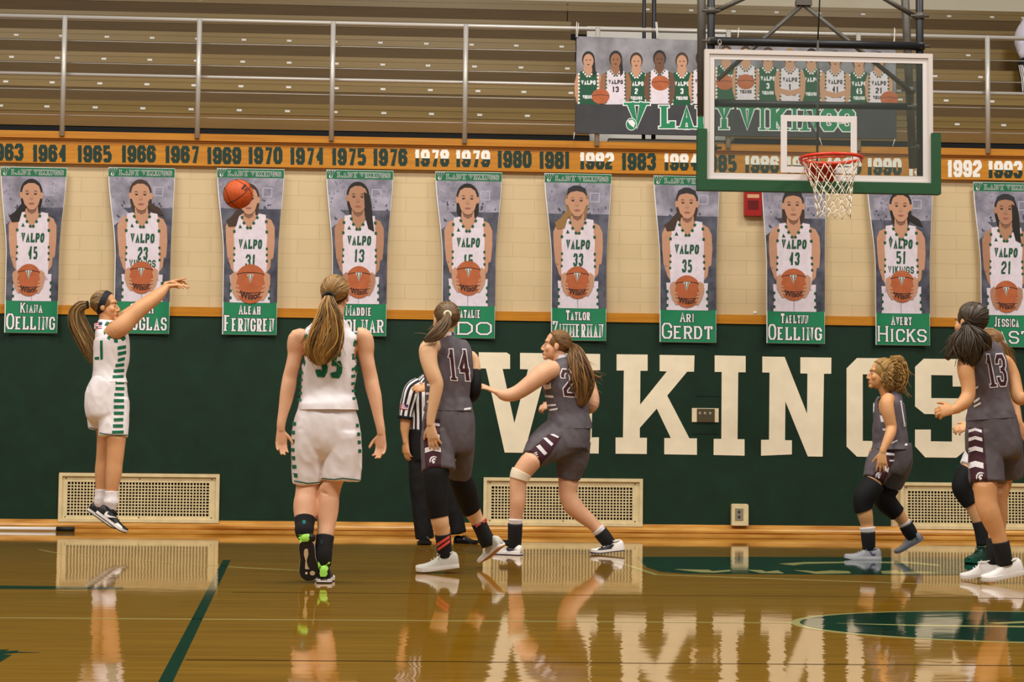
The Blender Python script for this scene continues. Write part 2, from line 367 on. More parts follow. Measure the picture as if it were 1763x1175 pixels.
# VIKINGS, letter outlines read off the wall
def wp(pts, z, o, Y=-0.031): return [W(o[0]+x/z, o[1]+y/z, Y) for x, y in pts]
zA, oA = 4.007, (800, 590); zB, oB = 3.131, (1200, 590)
VIK = {
'V': [wp([(97, 68), (290, 70), (313, 85), (313, 183), (262, 183), (343, 557), (437, 186), (382, 184), (382, 72), (600, 75), (600, 190), (562, 190), (412, 762), (276, 760), (147, 180), (97, 180)], zA, oA)],
'I': [wp([(690, 76), (934, 80), (934, 192), (882, 192), (876, 655), (926, 655), (924, 767), (680, 763), (680, 652), (740, 652), (745, 190), (690, 190)], zA, oA)],
'K': [wp([(1048, 82), (1262, 84), (1262, 196), (1212, 196), (1210, 430), (1395, 200), (1345, 198), (1345, 86), (1585, 90), (1582, 202), (1535, 202), (1397, 367), (1550, 662), (1602, 662), (1602, 776), (1377, 772), (1377, 660), (1422, 660), (1325, 457), (1208, 590), (1208, 658), (1257, 658), (1256, 770), (1041, 768), (1041, 656), (1092, 656), (1098, 194), (1048, 194)], zA, oA)],
'I2': [wp([(95, 70), (262, 73), (262, 161), (222, 161), (218, 522), (256, 522), (256, 611), (89, 607), (90, 520), (131, 520), (133, 159), (95, 159)], zB, oB)],
'N': [wp([(352, 76), (472, 78), (593, 385), (595, 168), (557, 167), (557, 80), (724, 82), (723, 169), (684, 169), (677, 616), (597, 615), (476, 318), (474, 527), (511, 528), (511, 604), (345, 611), (345, 525), (388, 525), (391, 163), (352, 162)], zB, oB)],
'G': [wp([(862, 84), (1070, 86), (1115, 130), (1115, 240), (1030, 240), (1030, 175), (893, 172), (893, 531), (1030, 533), (1030, 440), (985, 440), (985, 350), (1118, 350), (1118, 560), (1060, 620), (862, 616), (806, 562), (806, 140)], zB, oB)],
'S': [wp([(1222, 88), (1440, 90), (1490, 140), (1490, 238), (1378, 238), (1377, 178), (1262, 176), (1262, 300), (1440, 302), (1490, 350), (1490, 545), (1398, 622), (1230, 620), (1175, 560), (1175, 470), (1260, 470), (1260, 533), (1374, 535), (1374, 388), (1226, 386), (1175, 345), (1175, 132)], zB, oB)],
}
LETC = mat('letter_cream', (248, 233, 204), 0.6, 0, 0.3, var=0.02, vscale=8)
wl = empty('wall_lettering', W(1240, 785, -0.03), 'large cream slab letters spelling VIKINGS painted on the green wall padding', 'lettering')
for k, pl in VIK.items():
    bm = bmesh.new()
    for p in pl: slab(bm, p, 0.004)
    finish('letter', bm, LETC, wl)
# wood rail on top of padding, year board, balcony ledge
bm = bmesh.new(); box(bm, XL, XR, -0.045, -0.001, ZP, ZP+0.085)
struct(finish('trim_1', bm, WOOD))
yb = finish('year_board', (lambda b: (box(b, XL, XR, -0.05, -0.001, 3.372, 3.60), b)[1])(bmesh.new()), WOOD)
tag(yb, 'long orange wooden board painted with championship years below the balcony rail', 'sign board')
bm = bmesh.new(); box(bm, XL, XR, -0.085, 0.30, 3.60, 3.665); box(bm, XL, XR, -0.065, -0.001, 3.585, 3.60)
struct(finish('trim_2', bm, WOODE))
bm = bmesh.new(); box(bm, XL, XR, 0.30, 1.32, 3.52, 3.60)
struct(finish('balcony_floor', bm, mat('balcony_grey', (90, 82, 70), 0.7)))
DKG = mat('year_green', (14, 48, 36), 0.5); WHT = mat('year_white', (244, 240, 232), 0.5)
years = [('1963', 11, 262, 'g'), ('1964', 86, 264, 'g'), ('1965', 163, 265, 'g'), ('1966', 239, 265, 'g'), ('1967', 314, 266, 'g'), ('1969', 386, 268, 'g'), ('1970', 457, 268, 'g'), ('1974', 529, 269, 'g'), ('1975', 601, 270, 'g'), ('1976', 672, 271, 'g'), ('1978', 744, 272, 's'), ('1979', 814.5, 273, 's'), ('1980', 886, 274.5, 'g'), ('1981', 958, 276, 'g'), ('1982', 1028, 277, 's'), ('1983', 1100, 278.5, 'g'), ('1984', 1173, 279, 's'), ('1985', 1239, 281.5, 'g'), ('1986', 1312, 283, 's'), ('1987', 1384, 284, 's'), ('1989', 1454, 285.5, 's'), ('1990', 1523, 287, 's'), ('1991', 1594, 289, 'w'), ('1992', 1661, 290.5, 'w'), ('1993', 1731, 292, 's')]
for (s, px, py, c) in years:
    hpx = 29.5; wpx = 60.5
    bm = bmesh.new()
    p0 = W(px-wpx/2, py+hpx/2, -0.0515); p1 = W(px+wpx/2, py+hpx/2, -0.0515); p2 = W(px-wpx/2, py-hpx/2, -0.0515)
    ex, ez = (p1-p0), (p2-p0); x = 0.0
    for ch in s:
        gw = 9.5 if ch == '1' else 15.6
        for iq, q in enumerate(glyph(ch, gw, hpx, 6.4)): bm.faces.new([bm.verts.new(p0+ex*((x+p[0])/wpx)+ez*(p[1]/hpx)+Vector((0, -.00008*iq, 0))) for p in q])
        x += gw+1.1
    bmesh.ops.recalc_face_normals(bm, faces=bm.faces)
    if c == 's':
        mid = p0+ez*0.49
        bmesh.ops.bisect_plane(bm, geom=bm.verts[:]+bm.edges[:]+bm.faces[:], plane_co=mid, plane_no=Vector((0, 0, 1)))
        for f in bm.faces: f.material_index = 1 if f.calc_center_median().z > mid.z else 0
    elif c == 'w':
        for f in bm.faces: f.material_index = 1
    finish('year_number', bm, [DKG, WHT], yb, recalc=False)
# stepped wooden baseboard with round nosing
bm = bmesh.new()
prof = [(0.0, 0.10), (-0.035, 0.10), (-0.04, 0.075), (-0.06, 0.07), (-0.078, 0.062), (-0.088, 0.048), (-0.086, 0.03), (-0.076, 0.022), (-0.074, 0.018), (-0.095, 0.016), (-0.095, 0.0), (0.0, 0.0)]
A = [bm.verts.new((XL, y-.001, z)) for y, z in prof]; B = [bm.verts.new((XR, y-.001, z)) for y, z in prof]
for i in range(len(prof)): bm.faces.new((A[i], A[(i+1) % len(prof)], B[(i+1) % len(prof)], B[i]))
bm.faces.new(A); bm.faces.new(B[::-1])
struct(finish('baseboard_back', bm, BASEW))
# ---- grilles
GRF = mat('grille_paint', (226, 206, 160), 0.5, 0, 0.3, var=0.04, vscale=12)
GRD = mat('grille_dark', (26, 22, 14), 0.9)
def grille(x0, x1, z0, z1, label):
    g = empty('wall_grille', ((x0+x1)/2, -0.02, z0), label, 'vent grille', 'vent grilles along the foot of the wall')
    bm = bmesh.new(); t = 0.03
    for (a, b, c, d) in ((x0, x1, z1-t, z1), (x0, x1, z0, z0+t), (x0, x0+t, z0+t, z1-t), (x1-t, x1, z0+t, z1-t)): box(bm, a, b, -0.055, -0.001, c, d)
    finish('frame', bm, GRF, g)
    bm = bmesh.new(); u0, u1, w0, w1 = x0+t+.045, x1-t-.065, z0+t+.03, z1-t-.052
    for (a, b, c, d) in ((x0+t, x1-t, w1, z1-t), (x0+t, x1-t, z0+t, w0), (x0+t, u0, w0, w1), (u1, x1-t, w0, w1)): box(bm, a, b, -0.035, -0.012, c, d)
    n, m = 44, 11
    for i in range(1, n):
        x = u0+(u1-u0)*i/n; box(bm, x-.0048, x+.0048, -0.033, -0.027, w0, w1)
    for j in range(1, m):
        z = w0+(w1-w0)*j/m; box(bm, u0, u1, -0.032, -0.026, z-.0048, z+.0048)
    finish('perforated_panel', bm, GRF, g)
    bm = bmesh.new(); box(bm, u0-.01, u1+.01, -0.014, -0.004, w0-.01, w1+.01); finish('dark_backing', bm, GRD, g)
    for x in (x0+.06, (x0+x1)/2, x1-.07):
        for z in (z1-.05, z0+.045):
            bm = bmesh.new(); ell(bm, Vector((x, -0.036, z)), AX, (.006, .004, .006), 8, 6); finish('screw', bm, GRD, g)
zt = [W(240, 815.5, 0).z, W(968, 823.5, 0).z, W(1650, 831.5, 0).z]
grille(W(103, 850).x, W(378.5, 850).x, 0.078, zt[0], 'cream vent grille on the wall behind the shooting player')
grille(W(832, 860).x, W(1105.5, 860).x, 0.078, zt[1], 'cream vent grille below the letter V, behind the lunging grey player')
grille(W(1548, 865).x, W(1548, 865).x+1.52, 0.078, zt[2], 'cream vent grille at the right behind player number 13')
# ---- outlets and alarm box
STEEL = mat('outlet_steel', (168, 160, 140), 0.35, 0.5)
o = empty('junction_outlet', W(1213, 727, -0.03), 'steel socket plate with cream edges set into the padding between K and I', 'outlet')
bm = bmesh.new(); p = W(1191, 727, -.031); q = W(1237, 703.5, -.031); box(bm, p.x, q.x, -0.040, -0.031, p.z, q.z); finish('cream_box', bm, CREAM, o)
bm = bmesh.new(); p = W(1199.5, 727, -.031); q = W(1230, 704.5, -.031); box(bm, p.x, q.x, -0.046, -0.040, p.z, q.z); finish('steel_plate', bm, mat('plate_bronze', (120, 110, 88), 0.3, 0.7), o)
for px in (1205, 1214, 1223):
    bm = bmesh.new(); ell(bm, W(px, 712.5, -.047), AX, (.014, .004, .014), 14, 8); finish('socket', bm, STEEL, o)
struct(finish('trim_3', (lambda b: ([box(b, *sorted((W(x0, y, -.031).x, W(x1, y, -.031).x)), -0.034, -0.0305, W(x0, y, -.031).z-.004, W(x0, y, -.031).z) for x0, x1, y in ((1198, 1240, 682), (1192, 1238, 747))], b)[1])(bmesh.new()), mat('pad_seam', (8, 26, 18), 0.8)))
o = empty('floor_outlet', W(1272, 905, -0.03), 'cream outlet box standing on the wooden base below the letter I', 'outlet')
bm = bmesh.new(); p = W(1258, 905, -.03); q = W(1286.5, 868, -.03)
slab(bm, [Vector((p.x, -.02, p.z)), Vector((q.x, -.02, p.z)), Vector((q.x, -.02, q.z-.012)), Vector((q.x-.01, -.02, q.z)), Vector((p.x+.01, -.02, q.z)), Vector((p.x, -.02, q.z-.012))], 0.075)
finish('housing', bm, GRF, o)
bm = bmesh.new(); p2_ = W(1265.5, 896.5, -.095); q2_ = W(1279.5, 876, -.095); box(bm, p2_.x, q2_.x, -.100, -.095, p2_.z, q2_.z); finish('face_plate', bm, STEEL, o)
for py in (882, 890.5):
    bm = bmesh.new(); ell(bm, W(1272.5, py, -.100), AX, (.014, .003, .016), 12, 8); finish('socket', bm, mat('socket_dark', (70, 64, 52), 0.5), o)
RED = mat('alarm_red', (160, 22, 20), 0.4)
o = empty('alarm_box', W(1295, 373, 0), 'red alarm box on the cream wall just below the backboard', 'alarm box')
bm = bmesh.new(); p = W(1280, 373, 0); q = W(1309.5, 322, 0); box(bm, p.x, q.x, -0.07, -0.001, p.z, q.z); bmesh.ops.bevel(bm, geom=bm.edges[:], offset=.006, segments=2); finish('housing', bm, RED, o)
bm = bmesh.new(); p = W(1286.5, 341, -.07); q = W(1307, 335, -.07); box(bm, p.x, q.x, -0.073, -0.0705, p.z, q.z); finish('label_strip', bm, mat('label_tan', (214, 160, 120), 0.5), o)
bm = bmesh.new(); p = W(1287.5, 361, -.07); q = W(1306, 345, -.07)
for k in range(6):
    z = p.z+(q.z-p.z)*(k+.5)/6; box(bm, p.x, q.x, -0.0735, -0.0705, z-.004, z+.004)
finish('slots', bm, mat('alarm_dark', (84, 14, 16), 0.5), o)
bm = bmesh.new(); ell(bm, W(1300, 541, -.03)+Vector((0, 0, .012)), AX, (.018, .012, .014), 12, 8); p = W(1300, 543, -.03)
tag(finish('paper_scrap', bm, mat('paper', (232, 224, 222), 0.7)), 'small white crumpled scrap on the wooden rail under the alarm box', 'paper')
# ---- pole on the floor
pz = F(60, 921.5)
pl = empty('floor_pole', Vector((W(60, 918, -.2).x, -.2, 0)), 'white pole with black grip lying along the base of the wall', 'pole')
bm = bmesh.new(); a = Vector((W(-160, 918, -.2).x, -.2, .02)); b = Vector((W(97, 918, -.2).x, -.2, .02)); c = Vector((W(128, 918, -.2).x, -.2, .02))
tube(bm, [a, b], .017, 12); finish('shaft', bm, mat('pole_white', (232, 226, 220), 0.35), pl)
bm = bmesh.new(); tube(bm, [b, c], .021, 12); finish('grip', bm, mat('grip_black', (20, 20, 20), 0.6), pl)

# ================================================================= BLEACHERS, RAIL
SEAT = mat('bleacher_tan', (138, 110, 48), 0.38, 0, 0.5, c2=(127, 100, 42), vscale=2, stretch=(.5, 8, 8))
RISE = mat('bleacher_brown', (98, 71, 23), 0.55, 0, 0.4, c2=(88, 63, 19), vscale=3, stretch=(.5, 8, 8))  # riser tan darkened: the shadow below each seat is put into the colour
SKIRT = mat('bleacher_skirt', (126, 90, 28), 0.5, 0, 0.4, c2=(116, 82, 24), vscale=3, stretch=(.5, 8, 8))
TAGM = mat('tag_white', (236, 232, 226), 0.5)
ytops = [175, 134, 92, 54.5, 22, -13]
Y0B, DY = 1.30, 0.61
rows = [(Y0B+DY*k, W(300, y, Y0B+DY*k).z) for k, y in enumerate(ytops)]
def bleacher(x0s, x1s, label, tagx):
    b = empty('bleacher_bank', Vector(((x0s[0]+x1s[0])/2, Y0B, 3.6)), label, 'bleachers', 'balcony bleachers')
    tagme = None
    for k, (y, z) in enumerate(rows):
        x0, x1 = x0s[min(k, len(x0s)-1)], x1s[min(k, len(x1s)-1)]
        zp = rows[k-1][1] if k else W(300, 219.5, Y0B).z
        bm = bmesh.new()
        box(bm, x0, x1, y, y+DY+.2, z-.045, z); bmesh.ops.bevel(bm, geom=[e for e in bm.edges if all(abs(v.co.y-y) < 1e-4 for v in e.verts)], offset=.012, segments=3)
        box(bm, x0, x1, y+.004, y+.06, z-.115, z-.045)
        r = finish('seat_row', bm, SEAT, b)
        bm = bmesh.new(); box(bm, x0+.005, x1-.005, y+.010, y+.10, zp+.0, z-.115)
        finish('riser', bm, RISE if k else SKIRT, r)
        for px in tagx[k]:
            p = W(px, ytops[k]+(px-300)*.0185+6.5, y)
            if not (x0 < p.x < x1): continue
            if tagme is None:
                bm = bmesh.new(); box(bm, -.025, .025, -.004, 0, -.011, .011); tagme = finish('number_tag', bm, TAGM); t = tagme
            else: t = tagme.copy(); C.objects.link(t)
            t.parent = r; t.matrix_parent_inverse = Matrix.Identity(4)
            t.location = Vector((p.x, y+.003, z-.075))
    bm = bmesh.new(); box(bm, x0s[0], x1s[0], Y0B+.02, Y0B+.5, 3.6, W(300, 219.5, Y0B).z-.002); finish('kick_base', bm, BLACK, b)  # solid black block standing in for the dark gap under the first row
    return b
xe = W(999, 100, 2.5).x; xs_ = W(1232, 100, 2.5).x
tl = [[-81+k*82.6+i for k in range(14)] for i in (0, 6, 12, 20, 26, 30)]
tl = [[1, 81, 164, 246, 329, 412, 495, 577, 661, 743, 826, 908], [10, 90, 172, 253, 334, 415, 497, 579, 659.5, 741, 823, 902, 983], [20, 99, 179, 258, 338, 418, 498, 579, 659, 737, 817, 897, 977], [28, 106, 184, 262, 340, 420, 498, 577, 655, 734, 812, 889, 967], [35, 112, 189, 266, 343, 420, 498, 574, 652, 729, 806, 882, 959], [40, 116, 192, 268, 345]]
bleacher([-6.5], [xe], 'long tan bleacher bank on the balcony left of the team banner', tl)
tr = [[1565, 1648, 1728], [1550, 1629, 1708, 1790], [1530, 1610, 1688, 1770], [1510, 1589, 1667], [1272, 1348, 1423, 1499, 1574, 1649, 1723], [1115, 1190, 1263, 1337, 1410, 1486, 1561, 1634, 1708, 1762]]
bleacher([xs_, xs_, xs_, xs_, xs_, xe+.002], [10.5], 'tan bleacher bank on the balcony right of and behind the backboard', tr)
# aisle panel between the banks, wall behind everything
bm = bmesh.new(); box(bm, xe+.01, xs_-.01, Y0B+.5, Y0B+.56, 3.6, W(1100, 47, Y0B+.5).z)
struct(finish('aisle_panel', bm, mat('aisle_grey', (206, 200, 192), 0.5)))
bm = bmesh.new(); zt_ = W(1100, 36, Y0B+DY*5).z; zb_ = W(1100, 60, Y0B+DY*5).z; box(bm, xe+.01, xs_-.01, Y0B+DY*5+.02, Y0B+DY*5+.12, zb_-.3, zt_)
struct(finish('aisle_gap', bm, BLACK))
bm = bmesh.new(); box(bm, XL, XR, Y0B+DY*6+.22, Y0B+DY*6+.4, 3.4, 9.0)
struct(finish('wall_upper', bm, mat('upper_cream', (236, 224, 200), 0.6, c2=(230, 217, 190), vscale=2)))
# metal guard rail
MET = mat('rail_metal', (192, 186, 178), 0.32, 0.25, 0.5)
YR = -0.03
rail = empty('guard_rail', W(800, 240, YR), 'silver metal guard rail with posts along the balcony edge', 'railing')
def along(y0, slope=.0185, x0=300): return W(-700, y0+slope*(-1000), YR), W(2500, y0+slope*2200, YR)
zr = W(300, 34, YR).z; zm = W(300, 132, YR).z
bm = bmesh.new(); tube(bm, [Vector((-7, YR, zr)), Vector((10, YR, zr))], .021, 12); finish('top_rail', bm, MET, rail)
bm = bmesh.new(); tube(bm, [Vector((-7, YR, zm)), Vector((10, YR, zm))], .017, 12); finish('middle_rail', bm, MET, rail)
for py in (74, 112, 158, 202):
    z = W(300, py, YR).z
    bm = bmesh.new(); tube(bm, [Vector((-7, YR, z)), Vector((10, YR, z))], .0042, 6); finish('cable', bm, MET, rail)
x0p = W(343, 140, YR).x; stp = (W(1697, 160, YR).x-x0p)/6
post0 = None
for k in range(-4, 11):
    if post0 is None:
        bm = bmesh.new(); tube(bm, [Vector((0, 0, 3.62)), Vector((0, 0, zr))], .023, 12); post0 = finish('post', bm, MET); p = post0
    else: p = post0.copy(); C.objects.link(p)
    p.parent = rail; p.matrix_parent_inverse = Matrix.Translation(-rail.location); p.location = Vector((x0p+stp*k, YR-.062, 0))
bm = bmesh.new(); p = W(1048, 243, -.07); q = W(1255, 238, -.07); box(bm, p.x, q.x, -0.06, 0.05, 3.668, 3.70)
tag(finish('metal_tray', bm, mat('tray', (120, 114, 100), 0.4, .6)), 'grey metal channel lying on the wooden ledge under the team banner', 'metal strip')
# ================================================================= POSTER PRINTS
PSK = {'a': mat('print_skin_fair', (196, 146, 116), .6), 'b': mat('print_skin_tan', (176, 128, 98), .6), 'c': mat('print_skin_brown', (150, 102, 72), .6), 'd': mat('print_skin_deep', (112, 74, 54), .6)}
PSH = mat('print_skin_shade', (132, 92, 72), .6)
PHR = {'k': mat('print_hair_black', (34, 26, 24), .6), 'b': mat('print_hair_brown', (66, 46, 34), .6), 'l': mat('print_hair_blond', (150, 112, 66), .6), 'g': mat('print_headband', (44, 42, 46), .6)}
PW = mat('print_jersey', (224, 212, 222), .6, var=.03, vscale=20); PWS = mat('print_jersey_shade', (186, 172, 186), .6)
PG = mat('print_green', (24, 82, 54), .6); PGB = mat('print_green_bright', (24, 128, 84), .55, var=.03, vscale=8); PGD = mat('print_header_green', (20, 108, 66), .55)
PO = mat('print_ball', (172, 88, 48), .6, c2=(188, 102, 58), vscale=14); PK = mat('print_black', (28, 22, 24), .6); PWT = mat('print_white', (238, 236, 238), .55)
PE = mat('print_eye', (40, 30, 28), .6); PL = mat('print_lip', (158, 92, 84), .6)
PBG = mat('print_backdrop', (112, 110, 122), .6, c2=(174, 168, 184), vscale=7); PBD = mat('print_backdrop_dark', (54, 55, 68), .6, c2=(100, 100, 114), vscale=9)
PBH = mat('print_hoop_grey', (182, 178, 200), .6)
PY = mat('print_yellow', (206, 190, 70), .6)
def ellp(cx, cy, rx, ry, n=28, a0=0, a1=2*math.pi): return [(cx+rx*math.cos(t), cy+ry*math.sin(t)) for t in np.linspace(a0, a1, n, endpoint=(a1-a0 < 6.2))]
PMATS = [PBG, PBD, PSK['a'], PHR['k'], PW, PG, PO, PK, PWT, PE, PL, PSH, PBH, PWS]
LAY = 0.0011
HOLD = {}
def player_banner(px0, px1, pxb0, pxb1, yt0, yb0, num, hair, skin, style, first, last, label, lw=1.0, fw_=0.5, headband=False, ballc=(238, 755), ballr=108, hx=0, hy=0, vy=498, ny=598, viks=None, gapn=0):
    """banner sheet hanging on the wall; art is drawn in a 438 x 1083 sheet space (top-left origin 32,37)"""
    TLc, TRc, BLc, BRc = W(px0, yt0, 0), W(px1, yt0+(px1-px0)*.0165, 0), W(pxb0, yb0, 0), W(pxb1, yb0+(pxb1-pxb0)*.012, 0)
    zt, zb = (TLc.z+TRc.z)/2, (BLc.z+BRc.z)/2; wt = (TRc.x-TLc.x)/2; wb = (BRc.x-BLc.x)/2; ct = (TRc.x+TLc.x)/2; cb = (BRc.x+BLc.x)/2
    def Bp(x, y, lay):
        v = (y-37)/1083.0; u = (x-(251-6*v))/219.0
        pinch = smoothstep(0, .55, v)
        hw = wt+(wb-wt)*pinch; cx = ct+(cb-ct)*pinch
        uu_ = max(-1.0, min(1.0, u))
        curl = 0.035*pinch*(uu_**4)+0.012*v
        yy = -0.052-0.010*(1-v)-curl+0.02*math.sin(v*3.0)*pinch*0
        return Vector((cx+hw*uu_, yy-lay*LAY, zt+(zb-zt)*v))
    b = empty('player_banner', Vector((ct, -0.05, zb)), label, 'banner', 'player portrait banners on the cream wall')
    rng = random.Random(num*7+len(first)); cnt = [0]
    def sheet(name, y0, y1, m, x0=32, x1=470, lay=0, ny_=24):
        bm = bmesh.new(); nx = 16; g = [[bm.verts.new(Bp(x0+(x1-x0)*i/nx, y0+(y1-y0)*j/ny_, lay)) for i in range(nx+1)] for j in range(ny_+1)]
        h = [[bm.verts.new(Bp(x0+(x1-x0)*i/nx, y0+(y1-y0)*j/ny_, lay)+Vector((0, .0008, 0))) for i in range(nx+1)] for j in range(ny_+1)]
        for j in range(ny_):
            for i in range(nx):
                bm.faces.new((g[j][i], g[j][i+1], g[j+1][i+1], g[j+1][i])); bm.faces.new((h[j][i], h[j+1][i], h[j+1][i+1], h[j][i+1]))
        return finish(name, bm, m, b, smooth=True, recalc=False)
    sheet('backing', 37, 1120, PWT, 32, 470, -1, 30)
    # --- portrait print
    pm = [PBG, PBD, PSK[skin], PHR[hair], PW, PG, PO, PK, PWT, PE, PL, PSH, PBH, PWS, PHR['g'], mat('print_blur_light', (128, 124, 146), .6), mat('print_blur_dark', (70, 72, 92), .6), {'a': mat('print_soft_fair', (172, 124, 98), .6), 'b': mat('print_soft_tan', (152, 108, 84), .6)}[skin]]
    bm = bmesh.new()
    def poly(pts, mi, lay, cuts=0):
        # split wide shapes into thin horizontal slices so that they follow the curled sheet
        cnt[0] += 1; lay = lay+.02*(cnt[0] % 9)
        ps = np.array(pts, float); ymin, ymax = ps[:, 1].min(), ps[:, 1].max()
        tb = bmesh.new(); tb.faces.new([tb.verts.new((p[0], p[1], 0)) for p in pts]).normal_update()
        bmesh.ops.triangulate(tb, faces=tb.faces[:])
        for yy in np.arange(math.ceil(ymin/45)*45, ymax, 45): bmesh.ops.bisect_plane(tb, geom=tb.verts[:]+tb.edges[:]+tb.faces[:], plane_co=(0, yy, 0), plane_no=(0, 1, 0))
        for xx in np.arange(math.ceil(ps[:, 0].min()/55)*55, ps[:, 0].max(), 55): bmesh.ops.bisect_plane(tb, geom=tb.verts[:]+tb.edges[:]+tb.faces[:], plane_co=(xx, 0, 0), plane_no=(1, 0, 0))
        mp = {v: bm.verts.new(Bp(v.co.x, v.co.y, lay)) for v in tb.verts}
        for f in tb.faces:
            vs = [mp[v] for v in f.verts]; n = f.normal.z
            ff = bm.faces.new(vs if n < 0 else vs[::-1]); ff.material_index = mi
        tb.free()
    bot = 1120-210*1.0
    R = lambda x0, y0, x1, y1: [(x0, y0), (x1, y0), (x1, y1), (x0, y1)]
    poly(R(38, 97, 466, 300), 0, 1); poly(R(38, 300, 466, 912), 1, 1)
    poly([(38, 250), (110, 300), (160, 340), (38, 420)], 0, 1.5) if rng.random() < .5 else None
    for (x0, y0, x1, y1) in ((330, 160, 396, 166), (330, 216, 396, 222), (330, 160, 336, 222), (390, 160, 396, 222)): poly(R(x0+hx*0, y0, x1, y1), 12, 1.8)
    for _ in range(70):
        x = rng.uniform(46, 450); y = rng.uniform(105, 330); sz = rng.uniform(3, 9)
        poly(ellp(x, y, sz, sz*rng.uniform(.8, 1.6), 8), 15 if y < 240 else 16, 1.3)
    X = 243+hx; Y = hy
    # hair behind, tail
    if style == 'tail_left': poly([(X-60, 270+Y), (X-30, 300+Y), (X-70, 330+Y), (X-95, 395+Y), (X-150, 400+Y), (X-165, 360+Y), (X-120, 330+Y), (X-85, 290+Y)], 3, 6.5)
    if style == 'tail_right': poly([(X+50, 250+Y), (X+75, 270+Y), (X+130, 300+Y), (X+160, 350+Y), (X+120, 340+Y), (X+80, 320+Y), (X+50, 300+Y)], 3, 6.5)
    if style == 'tail_side': poly([(X+40, 180+Y), (X+80, 200+Y), (X+95, 270+Y), (X+105, 360+Y), (X+120, 440+Y), (X+75, 420+Y), (X+50, 340+Y), (X+45, 260+Y)], 3, 7)
    if style == 'short': poly([(X-75, 200+Y), (X-80, 300+Y), (X-60, 350+Y), (X-40, 300+Y), (X+40, 300+Y), (X+62, 345+Y), (X+80, 290+Y), (X+75, 200+Y)], 3, 1.9)
    poly([(X-70, 120+55+Y), (X+70, 120+55+Y), (X+75, 260+Y), (X+60, 330+Y), (X-60, 330+Y), (X-75, 260+Y)], 3, 1.95)
    # neck and shoulders, arms
    poly([(X-42, 270+Y), (X+42, 270+Y), (X+48, 340), (X+110, 352), (400, 372), (428, 420), (436, 520), (430, 610), (400, 690), (345, 745), (300, 760), (190, 760), (140, 745), (92, 690), (62, 610), (56, 520), (62, 420), (90, 372), (X-110, 352), (X-48, 340)], 2, 2.4)
    poly([(X-38, 300+Y), (X+38, 300+Y), (X+30, 330+Y), (X, 345+Y), (X-30, 330+Y)], 11, 2.7)
    # jersey
    poly([(140, 338), (188, 330), (X-50, 372), (X, 440), (X+50, 372), (308, 330), (358, 338), (362, 420), (374, 480), (372, 560), (378, 660), (372, 740), (118, 740), (112, 660), (120, 560), (118, 480), (134, 420)], 4, 3.2)
    poly([(84, 735), (404, 735), (400, 820), (406, 912), (86, 912), (92, 820)], 4, 3.0)
    poly([(236, 860), (242, 800), (248, 860), (246, 912), (240, 912)], 13, 3.3); poly([(118, 745), (372, 745), (380, 775), (110, 775)], 13, 3.3)
    # checked trim at neck, armholes and shorts
    def checks(path, s, mi=5):
        P = [np.array(p, float) for p in path]; segs = []
        for a, c in zip(P[:-1], P[1:]):
            n = max(1, int(np.linalg.norm(c-a)/(2.0*s)))
            for i in range(n):
                q = a+(c-a)*(i+.5)/n; d = (c-a)/np.linalg.norm(c-a); e = np.array((-d[1], d[0]))
                poly([tuple(q+d*s*.5*sx+e*s*.5*sy) for sx, sy in ((-1, -1), (1, -1), (1, 1), (-1, 1))], mi, 3.9)
    checks([(186, 336), (X-48, 378), (X, 440), (X+48, 378), (310, 336)], 19)
    checks([(138, 345), (130, 420), (118, 480)], 19); checks([(360, 345), (366, 420), (374, 480)], 19)
    checks([(120, 540), (114, 660)], 16); checks([(374, 540), (378, 660)], 17)
    checks([(92, 770), (92, 905)], 19); checks([(400, 770), (400, 905)], 19)
    poly([(156, 428), (170, 402), (184, 428)], 5, 3.9)
    # head: hair cap, ears, face, features
    poly(ellp(X, 205+Y, 76, 92, 30), 3, 5.0)
    poly(ellp(X-70, 222+Y, 12, 22, 12), 2, 5.4); poly(ellp(X+70, 222+Y, 12, 22, 12), 2, 5.4)
    poly([(X-62, 190+Y), (X-50, 160+Y), (X-20, 142+Y), (X+20, 142+Y), (X+50, 160+Y), (X+62, 190+Y), (X+62, 240+Y), (X+48, 285+Y), (X+22, 312+Y), (X, 318+Y), (X-22, 312+Y), (X-48, 285+Y), (X-62, 240+Y)], 2, 6.0)
    if headband: poly([(X-68, 180+Y), (X-58, 135+Y), (X-20, 115+Y), (X+20, 115+Y), (X+58, 135+Y), (X+68, 180+Y), (X+40, 158+Y), (X, 150+Y), (X-40, 158+Y)], 14, 7.0)
    for sx in (-1, 1):
        poly(ellp(X+sx*28, 214+Y, 10.5, 4.6, 12), 9, 7.2); poly(ellp(X+sx*28, 206+Y, 15, 5, 12), 17, 6.8)
        poly([(X+sx*13, 197+Y), (X+sx*30, 190+Y), (X+sx*45, 197+Y), (X+sx*30, 195+Y)], 3, 7.2)
    poly([(X-5, 215+Y), (X+5, 215+Y), (X+13, 248+Y), (X, 254+Y), (X-13, 248+Y)], 17, 6.8); poly([(X-3, 200+Y), (X+3, 200+Y), (X+6, 242+Y), (X-6, 242+Y)], 2, 7.1)
    poly([(X-24, 275+Y), (X-8, 270+Y), (X+8, 270+Y), (X+24, 275+Y), (X+10, 283+Y), (X-10, 283+Y)], 10, 7.2)
    # lettering on the jersey
    def tq(s, x0, yb, w, h, t, lay, mi, **k):
        sk = k.pop('skew', 0.0)
        for q in text_quads(s, w, h, t, **k): poly([(x0+p[0]+sk*p[1], yb-p[1]) for p in q], mi, lay)
    tq('VALPO', 150, vy+32, 184, 62, 14, 4.4, 5, skew=.08)
    tq(str(num), 204, ny+42, 78, 84, 14.5, 4.4, 5, skew=.06, gap=.25)
    if viks: tq('VIKINGS', 140, viks, 208, 48, 9.5, 4.4, 5)
